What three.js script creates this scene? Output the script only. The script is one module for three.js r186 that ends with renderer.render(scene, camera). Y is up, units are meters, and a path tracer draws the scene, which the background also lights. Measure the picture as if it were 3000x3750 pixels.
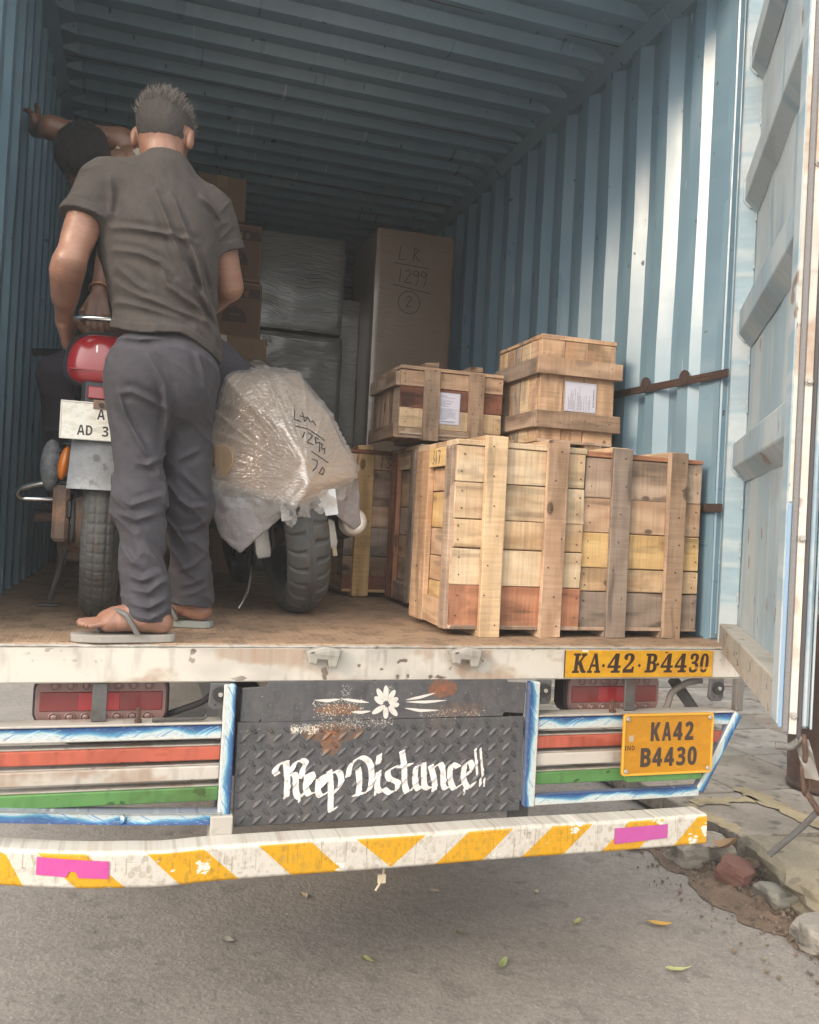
import * as THREE from 'three';
import { mergeGeometries } from 'three/addons/utils/BufferGeometryUtils.js';
import { FontLoader } from 'three/addons/loaders/FontLoader.js';
import { TextGeometry } from 'three/addons/geometries/TextGeometry.js';
import { ConvexGeometry } from 'three/addons/geometries/ConvexGeometry.js';

// ---------------------------------------------------------------- camera, sky, sun, exposure
const scene = new THREE.Scene();
const D2R = Math.PI / 180;
const camera = new THREE.PerspectiveCamera(61.69, 0.8, 0.05, 400);
camera.position.set(-0.731, 1.487, 2.392);
camera.rotation.order = 'YXZ';
camera.rotation.set(0.52 * D2R, -17.594 * D2R, 2.946 * D2R);
{ // bright overcast sky: paler round the hidden sun (behind the viewer, to the left)
  const W = 256, H = 128, a = new Float32Array(W * H * 4);
  const sun = new THREE.Vector3(-0.78, 0.44, 0.46).normalize(), d = new THREE.Vector3();
  for (let j = 0; j < H; j++) for (let i = 0; i < W; i++) {
    const lat = ((j + 0.5) / H - 0.5) * Math.PI, lon = ((i + 0.5) / W) * 2 * Math.PI - Math.PI;
    d.set(Math.cos(lat) * Math.cos(lon), Math.sin(lat), Math.cos(lat) * Math.sin(lon));
    const up = Math.max(d.y, 0), c = Math.max(d.dot(sun), 0);
    const v = 0.78 + 0.3 * up + 0.85 * Math.pow(c, 6);
    const k = (j * W + i) * 4, g = d.y < 0 ? 0.35 : 1;
    a[k] = v * 1.0 * g; a[k + 1] = v * 0.985 * g; a[k + 2] = v * 0.965 * g; a[k + 3] = 1;
  }
  const t = new THREE.DataTexture(a, W, H, THREE.RGBAFormat, THREE.FloatType);
  t.mapping = THREE.EquirectangularReflectionMapping; t.magFilter = THREE.LinearFilter; t.needsUpdate = true;
  scene.background = t; scene.environment = t;
}
const sun = new THREE.DirectionalLight(0xffe6c6, 1.0);
sun.position.set(-9.4, 6.4, 5.0); sun.target.position.set(0, 1.2, -0.5);
sun.castShadow = true; sun.shadow.radius = 26; sun.shadow.mapSize.set(2048, 2048);
Object.assign(sun.shadow.camera, { left: -9, right: 9, top: 9, bottom: -9, near: 0.5, far: 40 });
scene.add(sun, sun.target);
scene.fog = new THREE.FogExp2(0xe6e8ea, 0.007); // thin fog added to imitate lens veil, lifting the dark tones
const renderer = new THREE.WebGLRenderer({ antialias: true });
renderer.toneMapping = THREE.LinearToneMapping;
renderer.toneMappingExposure = 2.75;
renderer.shadowMap.enabled = true;

// ---------------------------------------------------------------- helpers
function rng(s) { return () => { s |= 0; s = s + 0x6D2B79F5 | 0; let t = Math.imul(s ^ s >>> 15, 1 | s); t = t + Math.imul(t ^ t >>> 7, 61 | t) ^ t; return ((t ^ t >>> 14) >>> 0) / 4294967296; }; }
const R0 = rng(7);
const rr = (a, b, r = R0) => a + (b - a) * r();
const clamp = (x, a = 0, b = 1) => Math.min(b, Math.max(a, x));
const mix = (a, b, t) => a + (b - a) * t;
const sst = (a, b, x) => { const t = clamp((x - a) / (b - a)); return t * t * (3 - 2 * t); };
const h2 = (x, y, s) => { let n = Math.imul(x | 0, 374761393) ^ Math.imul(y | 0, 668265263) ^ Math.imul(s | 0, 1274126177); n = Math.imul(n ^ n >>> 13, 1274126177); return ((n ^ n >>> 16) >>> 0) / 4294967296; };
function vn(x, y, px, py, s) { // periodic value noise
  const x0 = Math.floor(x), y0 = Math.floor(y), fx = x - x0, fy = y - y0, u = fx * fx * (3 - 2 * fx), v = fy * fy * (3 - 2 * fy);
  const m = (a, p) => ((a % p) + p) % p;
  const a = h2(m(x0, px), m(y0, py), s), b = h2(m(x0 + 1, px), m(y0, py), s), c = h2(m(x0, px), m(y0 + 1, py), s), d = h2(m(x0 + 1, px), m(y0 + 1, py), s);
  return mix(mix(a, b, u), mix(c, d, u), v);
}
function fb(u, v, fx, fy, oct, s) { let a = 0, w = 0.5, t = 0; for (let o = 0; o < oct; o++) { a += w * vn(u * fx, v * fy, fx, fy, s + o * 17); t += w; fx *= 2; fy *= 2; w *= 0.5; } return a / t; }
function n3(x, y, z, s = 0) { const f = Math.floor, xi = f(x), yi = f(y), zi = f(z), e = t => t * t * (3 - 2 * t), u = e(x - xi), v = e(y - yi), w = e(z - zi);
  const q = (i, j, k) => h2(xi + i + (zi + k) * 131, yi + j, s); return mix(mix(mix(q(0,0,0), q(1,0,0), u), mix(q(0,1,0), q(1,1,0), u), v), mix(mix(q(0,0,1), q(1,0,1), u), mix(q(0,1,1), q(1,1,1), u), v), w) * 2 - 1; }
const lin2s = c => c <= 0.0031308 ? c * 12.92 : 1.055 * Math.pow(c, 1 / 2.4) - 0.055;
function ctex(w, h, fn) { // colour (linear rgb) + height in one pass
  const c = new Uint8Array(w * h * 4), b = new Uint8Array(w * h * 4), o = [0, 0, 0, 0.5, 0.6];
  for (let j = 0; j < h; j++) for (let i = 0; i < w; i++) {
    fn((i + 0.5) / w, (j + 0.5) / h, o); const k = (j * w + i) * 4;
    for (let q = 0; q < 3; q++) c[k + q] = clamp(lin2s(clamp(o[q]))) * 255; c[k + 3] = 255;
    b[k] = clamp(o[3]) * 255; b[k + 1] = clamp(o[4]) * 255; b[k + 2] = 0; b[k + 3] = 255;   // r: height, g: roughness
  }
  const mk = (d, s) => { const t = new THREE.DataTexture(d, w, h); t.wrapS = t.wrapT = THREE.RepeatWrapping; t.magFilter = THREE.LinearFilter; if (s) t.colorSpace = THREE.SRGBColorSpace; t.needsUpdate = true; return t; };
  const bump = mk(b, false);
  // bump reads all channels averaged: keep a grey copy
  const g = new Uint8Array(w * h * 4); for (let k = 0; k < g.length; k += 4) { g[k] = g[k + 1] = g[k + 2] = b[k]; g[k + 3] = 255; }
  return { map: mk(c, true), bump: mk(g, false), rough: bump };
}
function canvasTex(w, h, draw) { const c = document.createElement('canvas'); c.width = w; c.height = h; const x = c.getContext('2d'); draw(x, w, h); const t = new THREE.CanvasTexture(c); t.colorSpace = THREE.SRGBColorSpace; t.wrapS = t.wrapT = THREE.ClampToEdgeWrapping; t.anisotropy = 8; return t; }
const RGB = (r, g, b) => new THREE.Color().setRGB(r, g, b);
const std = o => new THREE.MeshStandardMaterial(o), phy = o => new THREE.MeshPhysicalMaterial(o);
function texMat(t, o = {}, K = THREE.MeshStandardMaterial) { const m = new K({ map: t.map, bumpMap: t.bump, bumpScale: 0.002, roughness: 1, ...o }); if (o.useRough) m.roughnessMap = t.rough; delete m.useRough; return m; }
const names = new Map();
const numbered = n => { const k = names.get(n) || 0; names.set(n, k + 1); return k ? n + '_' + String(k).padStart(3, '0') : n; };
function mesh(name, geo, mat, parent) { const m = new THREE.Mesh(geo, mat); m.name = numbered(name); m.castShadow = m.receiveShadow = true; if (parent) parent.add(m); return m; }
function tag(o, label, category, group, kind) { if (label) o.userData.label = label; if (category) o.userData.category = category; if (group) o.userData.group = group; if (kind) o.userData.kind = kind; return o; }
function thing(name, pos, label, category, group) { const g = new THREE.Group(); g.name = numbered(name); g.position.set(...pos); scene.add(g); return tag(g, label, category, group); }
const structure = (name, geo, mat) => { const m = mesh(name, geo, mat, scene); m.userData.kind = 'structure'; return m; };
// chamfered box, uv in metres with u along the longest side; j: uneven corners
function cbox(sx, sy, sz, b = 0.003, opt = {}) {
  const { uo = 0, vo = 0, j = 0, r = R0, c = [0, 0, 0] } = opt;
  const hx = sx / 2, hy = sy / 2, hz = sz / 2; b = Math.min(b, hx * 0.6, hy * 0.6, hz * 0.6);
  const cj = {}; const key = (x, y, z) => x + ',' + y + ',' + z;
  for (const x of [-1, 1]) for (const y of [-1, 1]) for (const z of [-1, 1]) cj[key(x, y, z)] = [rr(-j, j, r), rr(-j, j, r), rr(-j, j, r)];
  const V = (x, y, z, ax) => { const q = cj[key(x, y, z)]; return [x * (hx - (ax === 0 ? 0 : b)) + q[0] + c[0], y * (hy - (ax === 1 ? 0 : b)) + q[1] + c[1], z * (hz - (ax === 2 ? 0 : b)) + q[2] + c[2]]; };
  const pos = [], tri = (a, d, e) => pos.push(...a, ...d, ...e), quad = (a, d, e, f) => { tri(a, d, e); tri(a, e, f); };
  for (const s of [-1, 1]) {
    const f = (a, d, e, g) => s > 0 ? quad(a, d, e, g) : quad(g, e, d, a);
    f(V(s, -1, -1, 0), V(s, 1, -1, 0), V(s, 1, 1, 0), V(s, -1, 1, 0));
    f(V(-1, s, -1, 1), V(-1, s, 1, 1), V(1, s, 1, 1), V(1, s, -1, 1));
    f(V(-1, -1, s, 2), V(1, -1, s, 2), V(1, 1, s, 2), V(-1, 1, s, 2));
    for (const t of [-1, 1]) {
      const g = (a, d, e, q) => s * t > 0 ? quad(a, d, e, q) : quad(q, e, d, a);
      g(V(s, t, 1, 0), V(s, t, -1, 0), V(s, t, -1, 1), V(s, t, 1, 1));
      g(V(1, s, t, 1), V(-1, s, t, 1), V(-1, s, t, 2), V(1, s, t, 2));
      g(V(s, -1, t, 2), V(s, 1, t, 2), V(s, 1, t, 0), V(s, -1, t, 0));
      for (const u of [-1, 1]) { const a = V(s, t, u, 0), d = V(s, t, u, 1), e = V(s, t, u, 2); s * t * u > 0 ? tri(a, d, e) : tri(e, d, a); }
    }
  }
  const g = new THREE.BufferGeometry(); g.setAttribute('position', new THREE.Float32BufferAttribute(pos, 3)); g.computeVertexNormals();
  return boxUV(g, opt.L ?? (sx >= sy && sx >= sz ? 0 : sy >= sz ? 1 : 2), uo, vo);
}
// uv in metres from the dominant axis of each face; u runs along axis L where it can
function boxUV(g, L = 0, uo = 0, vo = 0) {
  if (g.index) g = g.toNonIndexed(); const p = g.attributes.position, uv = new Float32Array(p.count * 2);
  const A = new THREE.Vector3(), B = new THREE.Vector3(), C = new THREE.Vector3(), n = new THREE.Vector3();
  for (let i = 0; i < p.count; i += 3) {
    A.fromBufferAttribute(p, i); B.fromBufferAttribute(p, i + 1); C.fromBufferAttribute(p, i + 2); n.subVectors(B, A).cross(C.clone().sub(A));
    const a = [Math.abs(n.x), Math.abs(n.y), Math.abs(n.z)], k = a[0] > a[1] && a[0] > a[2] ? 0 : a[1] > a[2] ? 1 : 2;
    const ax = [0, 1, 2].filter(q => q !== k); const u = ax.includes(L) ? L : ax[0], v = ax.find(q => q !== u);
    for (let q = 0; q < 3; q++) { const e = [p.getX(i + q), p.getY(i + q), p.getZ(i + q)]; uv[(i + q) * 2] = e[u] + uo; uv[(i + q) * 2 + 1] = e[v] + vo + (k === 1 ? 0.37 : 0); }
  }
  g.setAttribute('uv', new THREE.BufferAttribute(uv, 2)); return g;
}
const box = (x0, x1, y0, y1, z0, z1, b = 0.003, o = {}) => cbox(x1 - x0, y1 - y0, z1 - z0, b, { ...o, c: [(x0 + x1) / 2, (y0 + y1) / 2, (z0 + z1) / 2] });
const V3 = (x, y, z) => new THREE.Vector3(x, y, z);
function tube(pts, r, seg = 24, rs = 8, closed = false) { return new THREE.TubeGeometry(new THREE.CatmullRomCurve3(pts.map(p => V3(...p)), closed, 'catmullrom', 0.3), seg, r, rs, closed); }
function cyl(r0, r1, h, at, axis = 'y', seg = 24, open = false) { const g = new THREE.CylinderGeometry(r1, r0, h, seg, 1, open); if (axis === 'x') g.rotateZ(-Math.PI / 2); if (axis === 'z') g.rotateX(Math.PI / 2); g.translate(...at); return g; }
function lathe(pts, seg = 32) { return new THREE.LatheGeometry(pts.map(p => new THREE.Vector2(...p)), seg); }
const merge = gs => mergeGeometries(gs.map(g => { const q = g.index ? g.toNonIndexed() : g; for (const k of Object.keys(q.attributes)) if (!['position', 'normal', 'uv'].includes(k)) q.deleteAttribute(k); if (!q.attributes.uv) boxUV(q); return q; }));
function extr(pts, depth, bev = 0.002) { const s = new THREE.Shape(pts.map(p => new THREE.Vector2(...p))); const g = new THREE.ExtrudeGeometry(s, { depth, bevelEnabled: bev > 0, bevelSize: bev, bevelThickness: bev, bevelSegments: 1, curveSegments: 8 }); return g; }
// grid surface from f(u, v) -> [x, y, z, tu, tv]
function sheet(nu, nv, f) {
  const pos = [], uv = [], idx = [];
  for (let j = 0; j <= nv; j++) for (let i = 0; i <= nu; i++) { const q = f(i / nu, j / nv, i, j); pos.push(q[0], q[1], q[2]); uv.push(q[3] ?? i / nu, q[4] ?? j / nv); }
  for (let j = 0; j < nv; j++) for (let i = 0; i < nu; i++) { const a = j * (nu + 1) + i, b = a + 1, c = a + nu + 1, d = c + 1; idx.push(a, b, d, a, d, c); }
  const g = new THREE.BufferGeometry(); g.setAttribute('position', new THREE.Float32BufferAttribute(pos, 3)); g.setAttribute('uv', new THREE.Float32BufferAttribute(uv, 2)); g.setIndex(idx); g.computeVertexNormals(); return g;
}
const flat = g => { const q = g.index ? g.toNonIndexed() : g; q.computeVertexNormals(); return q; };
// ---- implicit surfaces (surface nets)
const smin = (a, b, k) => { const h = Math.max(k - Math.abs(a - b), 0) / k; return Math.min(a, b) - h * h * k * 0.25; };
function cap(p, a, b, ra, rb) { // tapered capsule, any number of components per call kept scalar for speed
  const bx = b[0] - a[0], by = b[1] - a[1], bz = b[2] - a[2], px = p[0] - a[0], py = p[1] - a[1], pz = p[2] - a[2];
  const t = clamp((px * bx + py * by + pz * bz) / (bx * bx + by * by + bz * bz + 1e-12));
  return Math.hypot(px - bx * t, py - by * t, pz - bz * t) - mix(ra, rb, t);
}
function ell(p, c, r) { const x = (p[0] - c[0]) / r[0], y = (p[1] - c[1]) / r[1], z = (p[2] - c[2]) / r[2], k = Math.hypot(x, y, z); return (k - 1) * Math.min(r[0], r[1], r[2]); }
function nets(f, lo, hi, cell, opt = {}) {
  const n = [0, 1, 2].map(i => Math.ceil((hi[i] - lo[i]) / cell) + 1), N = n[0] * n[1] * n[2], val = new Float32Array(N), p = [0, 0, 0];
  for (let k = 0, q = 0; k < n[2]; k++) for (let j = 0; j < n[1]; j++) for (let i = 0; i < n[0]; i++, q++) { p[0] = lo[0] + i * cell; p[1] = lo[1] + j * cell; p[2] = lo[2] + k * cell; val[q] = f(p); }
  const vid = new Int32Array(N).fill(-1), pos = [], idx = [], sx = 1, sy = n[0], sz = n[0] * n[1];
  const off = [0, sx, sy, sx + sy, sz, sx + sz, sy + sz, sx + sy + sz];
  const E = [[0, 1], [0, 2], [0, 4], [1, 3], [1, 5], [2, 3], [2, 6], [3, 7], [4, 5], [4, 6], [5, 7], [6, 7]];
  for (let k = 0; k < n[2] - 1; k++) for (let j = 0; j < n[1] - 1; j++) for (let i = 0; i < n[0] - 1; i++) {
    const q = i + j * sy + k * sz; let m = 0; for (let c = 0; c < 8; c++) if (val[q + off[c]] < 0) m++;
    if (m === 0 || m === 8) continue;
    let x = 0, y = 0, z = 0, c = 0;
    for (const [a, b] of E) { const va = val[q + off[a]], vb = val[q + off[b]]; if ((va < 0) === (vb < 0)) continue; const t = va / (va - vb); x += mix(a & 1, b & 1, t); y += mix(a >> 1 & 1, b >> 1 & 1, t); z += mix(a >> 2, b >> 2, t); c++; }
    vid[q] = pos.length / 3; pos.push(lo[0] + (i + x / c) * cell, lo[1] + (j + y / c) * cell, lo[2] + (k + z / c) * cell);
  }
  const face = (a, b, c, d, flip) => { if (flip) idx.push(a, c, b, a, d, c); else idx.push(a, b, c, a, c, d); };
  for (let k = 1; k < n[2] - 1; k++) for (let j = 1; j < n[1] - 1; j++) for (let i = 1; i < n[0] - 1; i++) {
    const q = i + j * sy + k * sz, s = val[q] < 0;
    if (s !== val[q + sx] < 0) face(vid[q - sy - sz], vid[q - sz], vid[q], vid[q - sy], !s);
    if (s !== val[q + sy] < 0) face(vid[q - sx - sz], vid[q - sx], vid[q], vid[q - sz], !s);
    if (s !== val[q + sz] < 0) face(vid[q - sx - sy], vid[q - sy], vid[q], vid[q - sx], !s);
  }
  const g = new THREE.BufferGeometry(); g.setAttribute('position', new THREE.Float32BufferAttribute(pos, 3)); g.setIndex(idx);
  const nrm = new Float32Array(pos.length), e = cell * 0.4;
  for (let i = 0; i < pos.length; i += 3) { const a = [pos[i], pos[i + 1], pos[i + 2]]; const dx = f([a[0] + e, a[1], a[2]]) - f([a[0] - e, a[1], a[2]]), dy = f([a[0], a[1] + e, a[2]]) - f([a[0], a[1] - e, a[2]]), dz = f([a[0], a[1], a[2] + e]) - f([a[0], a[1], a[2] - e]); const l = Math.hypot(dx, dy, dz) || 1; nrm[i] = dx / l; nrm[i + 1] = dy / l; nrm[i + 2] = dz / l; }
  g.setAttribute('normal', new THREE.BufferAttribute(nrm, 3));
  const cu = opt.center || [(lo[0] + hi[0]) / 2, 0, (lo[2] + hi[2]) / 2], uv = new Float32Array(pos.length / 3 * 2), rad = opt.rad || 0.15;
  for (let i = 0; i < pos.length / 3; i++) { uv[2 * i] = Math.atan2(pos[3 * i] - cu[0], -(pos[3 * i + 2] - cu[2])) * rad; uv[2 * i + 1] = pos[3 * i + 1]; }
  g.setAttribute('uv', new THREE.BufferAttribute(uv, 2)); return g;
}
// painted lettering of the tail plate: brush strokes in millimetres on the plate
const KEEP= [[-321,758,-328,772,-313,789,-296,791],[-298,791,-292,739,-292,693],[-287,760,-272,788,-255,796,-242,787,-250,769,-251,749],[-285,757,-270,753,-266,709,-256,690,-248,700],[-237,754,-238,720,-228,698,-212,705],[-237,754,-224,756,-221,740,-235,724],[-202,743,-203,706,-193,692,-177,701],[-202,743,-189,748,-186,733,-199,716],[-173,762,-166,713,-163,652,-151,655],[-166,755,-148,760,-138,743,-139,720,-160,696],[-117,745,-111,776,-87,797,-64,790,-51,769,-47,728,-56,700,-95,690],[-89,766,-83,730,-84,693],[-27,754,-29,711,-17,696,-8,704],[-27,803,-30,777],[24,766,2,755,6,734,32,720,29,700,9,692,-5,701],[41,812,50,765,55,711,64,692,78,702],[34,767,71,771],[110,771,88,764,86,722,98,697,111,709],[110,769,116,708,131,698],[132,766,146,720,147,692],[139,757,161,770,171,748,176,702,187,696],[219,758,197,766,195,726,209,695,227,703],[240,766,238,724,256,695,273,709],[240,766,256,773,263,753,247,732]] ;
const KEEPT= [[271,809,282,735],[288,811,300,729],[293,720,293,700],[306,719,305,699],[-252,753,-251,748],[243,694,243,677],[-256,691,-255,679],[-34,699,-34,686]] ;
const PETALS= [[-16,963,-18,999],[-23,960,-42,991],[-8,960,8,987],[-27,952,-48,969],[-4,953,18,965],[-1,946,22,948],[-21,943,-52,925],[-15,938,-14,910],[-4,940,18,918]] ;
const LEAVES= [[-150,967,-107,960,-67,955],[-117,929,-89,927,-60,930],[45,961,88,968,135,980],[45,955,107,954,172,958],[43,937,90,929,150,929],[-227,964,-185,962,-152,966]] ;
// ---------------------------------------------------------------- textures and materials
const T = {};
T.asphalt = ctex(1024, 1024, (u, v, o) => {
  const g = fb(u, v, 170, 170, 2, 3), c = fb(u, v, 60, 60, 2, 5), m = fb(u, v, 6, 6, 4, 9), st = h2(Math.floor(u * 380), Math.floor(v * 380), 4);
  let a = 0.172 + 0.06 * (g - 0.5) + 0.04 * (c - 0.5) + 0.07 * (m - 0.45); if (st > 0.965) a += 0.07; if (st < 0.03) a -= 0.05;
  const sp = fb(u, v, 22, 22, 3, 33); a *= 1 - 0.22 * sst(0.68, 0.8, sp);
  o[0] = a * 1.09; o[1] = a * 0.985; o[2] = a * 0.875; o[3] = 0.55 * g + 0.45 * c; });
T.concrete = ctex(512, 512, (u, v, o) => {
  const g = fb(u, v, 90, 90, 2, 13), m = fb(u, v, 5, 5, 5, 19), d = fb(u, v, 14, 14, 4, 29);
  let a = 0.25 + 0.06 * (g - 0.5) + 0.20 * (m - 0.5) - 0.10 * sst(0.55, 0.75, d);
  o[0] = a * 1.06; o[1] = a * 0.98; o[2] = a * 0.86; o[3] = 0.5 * g + 0.5 * d; });
function woodTex(seed, ca, cb, stain, streak) { // u along the grain, 1 m x 1 m
  const kr = rng(seed), kn = []; for (let i = 0; i < 9; i++) kn.push([kr(), kr(), rr(0.006, 0.016, kr)]);
  return ctex(512, 512, (u, v, o) => {
    let kd = 1, bend = 0; for (const k of kn) { let du = Math.abs(u - k[0]), dv = v - k[1]; if (du > 0.5) du = 1 - du; if (dv > 0.5) dv -= 1; if (dv < -0.5) dv += 1; const q = Math.hypot(du * 0.55, dv) / k[2]; if (q < 5) { kd = Math.min(kd, mix(0.32 + 0.12 * Math.sin(q * 16), 1, sst(0.7, 1.25, q))); bend += Math.sign(dv) * 0.02 * Math.exp(-q * 0.7); } }
    v = v + bend; const w = fb(u, v, 2, 5, 3, seed) * 1.1, rg = 0.5 + 0.5 * Math.sin((v * 34 + w * 9 + fb(u, v, 3, 3, 2, seed + 5) * 3) * 2.0);
    const fine = fb(u, v, 10, 170, 2, seed + 9), saw = fb(u, v, 190, 7, 2, seed + 21), bl = fb(u, v, 4, 14, 4, seed + 31), blob = fb(u, v, 9, 9, 4, seed + 41), heart = fb(u, v, 2, 7, 3, seed + 77);
    let t = clamp(0.38 * rg + 0.6 * sst(0.46, 0.6, heart) + 0.5 * (fine - 0.45));
    const s = 0.88 + 0.3 * (saw - 0.42), dk = 1 - stain * sst(0.5, 0.74, bl) * (0.6 + 0.4 * fine) - stain * 0.6 * sst(0.64, 0.74, blob), st2 = 1 - streak * sst(0.62, 0.8, fb(u, v, 5, 40, 3, seed + 61));
    for (let q = 0; q < 3; q++) o[q] = mix(ca[q], cb[q], t) * s * dk * st2 * kd * (0.88 + 0.24 * fine);
    o[3] = 0.45 * saw + 0.4 * fine + 0.15 * rg; });
}
T.woodPale = woodTex(101, [0.68, 0.53, 0.355], [0.50, 0.345, 0.205], 0.34, 0.3);
T.woodTan = woodTex(202, [0.47, 0.335, 0.235], [0.32, 0.21, 0.135], 0.42, 0.35);
T.woodRed = woodTex(303, [0.42, 0.215, 0.125], [0.28, 0.125, 0.07], 0.4, 0.5);
T.woodGrey = woodTex(404, [0.40, 0.32, 0.255], [0.24, 0.18, 0.14], 0.62, 0.45);
T.blue = ctex(1024, 1024, (u, v, o) => { // container paint: chalky, dusty, scuffed (2 m tile)
  const m = fb(u, v, 3, 5, 5, 50), d = fb(u, v, 40, 8, 3, 51), sp = fb(u, v, 70, 44, 3, 52), sc = fb(u, v, 5, 160, 2, 53), wv = fb(u, v, 130, 4, 2, 57), mask = fb(u, v, 7, 9, 3, 58);
  let r = 0.19, g = 0.305, b = 0.385; const k = 0.9 + 0.34 * (m - 0.5) + 0.10 * (d - 0.5); r *= k; g *= k; b *= k;
  const dust = 0.22 * sst(0.5, 0.8, d * 0.5 + m * 0.5); r = mix(r, 0.34, dust); g = mix(g, 0.36, dust); b = mix(b, 0.36, dust);
  const dk = sst(0.86, 0.885, sp) * 0.8; r = mix(r, 0.035, dk); g = mix(g, 0.033, dk); b = mix(b, 0.035, dk);
  const sr = sst(0.80, 0.84, wv) * sst(0.56, 0.7, mask); r = mix(r, 0.42, sr); g = mix(g, 0.47, sr); b = mix(b, 0.5, sr);
  const ru = sst(0.76, 0.85, fb(u, v, 9, 7, 5, 59)) * 0.3; r = mix(r, 0.19, ru); g = mix(g, 0.13, ru); b = mix(b, 0.10, ru);
  o[0] = r; o[1] = g; o[2] = b; o[3] = 0.6 * m + 0.25 * d - 0.3 * dk + 0.2; o[4] = 0.24 + 0.2 * d + 0.3 * dk + 0.15 * dust; });
T.door = ctex(512, 1024, (u, v, o) => { // door inside: worn pale blue-grey with vertical washes (1 m x 2 m)
  const m = fb(u, v, 5, 3, 5, 70), d = fb(u, v, 36, 5, 4, 71), c = fb(u, v, 90, 90, 2, 72), p = fb(u, v, 6, 12, 4, 73);
  let r = 0.27, g = 0.37, b = 0.43; const t = sst(0.42, 0.62, m * 0.6 + d * 0.4); r = mix(r, 0.40, t); g = mix(g, 0.455, t); b = mix(b, 0.48, t);
  const dk = sst(0.58, 0.75, p) * 0.35; r = mix(r, 0.25, dk); g = mix(g, 0.27, dk); b = mix(b, 0.30, dk);
  const ru = sst(0.75, 0.82, fb(u, v, 14, 20, 4, 79)) * 0.8; r = mix(r, 0.2, ru); g = mix(g, 0.11, ru); b = mix(b, 0.07, ru);
  const k = 0.95 + 0.1 * (c - 0.5); o[0] = r * k; o[1] = g * k; o[2] = b * k; o[3] = 0.5 * d + 0.4 * m; o[4] = 0.42 + 0.25 * d; });
T.white = ctex(1024, 256, (u, v, o) => { // chipped dirty white enamel, 2 m x 0.5 m
  const m = fb(u, v, 8, 3, 5, 80), d = fb(u, v, 90, 6, 3, 81), sp = fb(u, v, 60, 20, 3, 82), ru = fb(u, v, 14, 5, 5, 83), st = fb(u, v, 160, 3, 2, 85);
  let r = 0.54, g = 0.515, b = 0.47; let k = 1 - 0.3 * sst(0.42, 0.75, m) - 0.2 * sst(0.55, 0.85, d); 
  r *= k; g *= k * 0.985; b *= k * 0.95;
  const q = sst(0.735, 0.77, sp) * sst(0.4, 0.6, m); r = mix(r, 0.13, q); g = mix(g, 0.10, q); b = mix(b, 0.085, q);
  const w = sst(0.56, 0.72, ru) * 0.85 * (0.5 + 0.5 * st); r = mix(r, 0.30, w); g = mix(g, 0.19, w); b = mix(b, 0.12, w);
  o[0] = r; o[1] = g; o[2] = b; o[3] = 0.7 - 0.5 * q + 0.2 * m - 0.15 * w; o[4] = 0.42 + 0.2 * m + 0.3 * q; });
T.deck = ctex(512, 512, (u, v, o) => { // worn tread floor, rust and dust over small raised bars, 0.6 m tile
  const a = u * 24, b = v * 24, ci = Math.floor(a), cj = Math.floor(b), fx = a - ci - 0.5, fy = b - cj - 0.5, s = (ci + cj) & 1;
  const L = s ? Math.abs(fx) * 3.0 + Math.abs(fy) * 1.15 : Math.abs(fy) * 3.0 + Math.abs(fx) * 1.15, h = sst(0.62, 0.3, L);
  const m = fb(u, v, 5, 5, 5, 90), d = fb(u, v, 18, 18, 3, 91), f = fb(u, v, 100, 100, 2, 92);
  let r = 0.33, g = 0.22, c = 0.14; const k = 0.72 + 0.5 * m + 0.25 * (f - 0.5); r *= k; g *= k; c *= k;
  const wear = h * (0.4 + 0.5 * d); r = mix(r, 0.42, wear * 0.45); g = mix(g, 0.33, wear * 0.45); c = mix(c, 0.26, wear * 0.45);
  const dirt = (1 - h) * sst(0.5, 0.7, d) * 0.35; r *= 1 - dirt; g *= 1 - dirt; c *= 1 - dirt;
  o[0] = r; o[1] = g; o[2] = c; o[3] = h * 0.85 + 0.15 * f; o[4] = 0.62; });
T.rust = ctex(512, 512, (u, v, o) => { const m = fb(u, v, 5, 5, 5, 110), d = fb(u, v, 60, 6, 3, 111), f = fb(u, v, 80, 80, 2, 112); let k = 0.55 + 0.75 * m * (0.6 + 0.6 * d) + 0.2 * (f - 0.5); const t = sst(0.45, 0.7, m);
  o[0] = mix(0.10, 0.155, t) * k; o[1] = mix(0.055, 0.072, t) * k; o[2] = mix(0.038, 0.042, t) * k; o[3] = 0.5 * f + 0.5 * m; o[4] = 0.7; });
T.steel = ctex(256, 256, (u, v, o) => { const m = fb(u, v, 5, 5, 4, 120), f = fb(u, v, 60, 60, 2, 121); const k = 0.7 + 0.5 * m + 0.2 * (f - 0.5), ru = sst(0.6, 0.75, fb(u, v, 8, 8, 4, 122)) * 0.6; o[0] = mix(0.20 * k, 0.17, ru); o[1] = mix(0.195 * k, 0.105, ru); o[2] = mix(0.185 * k, 0.065, ru); o[3] = 0.5 * m + 0.5 * f; o[4] = 0.55; });
T.card = ctex(512, 512, (u, v, o) => { const f = fb(u, v, 4, 150, 2, 130), m = fb(u, v, 4, 4, 4, 131), k = 0.92 + 0.1 * (f - 0.5) + 0.2 * (m - 0.5); o[0] = 0.30 * k; o[1] = 0.205 * k; o[2] = 0.125 * k; o[3] = f; o[4] = 0.6; });
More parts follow.
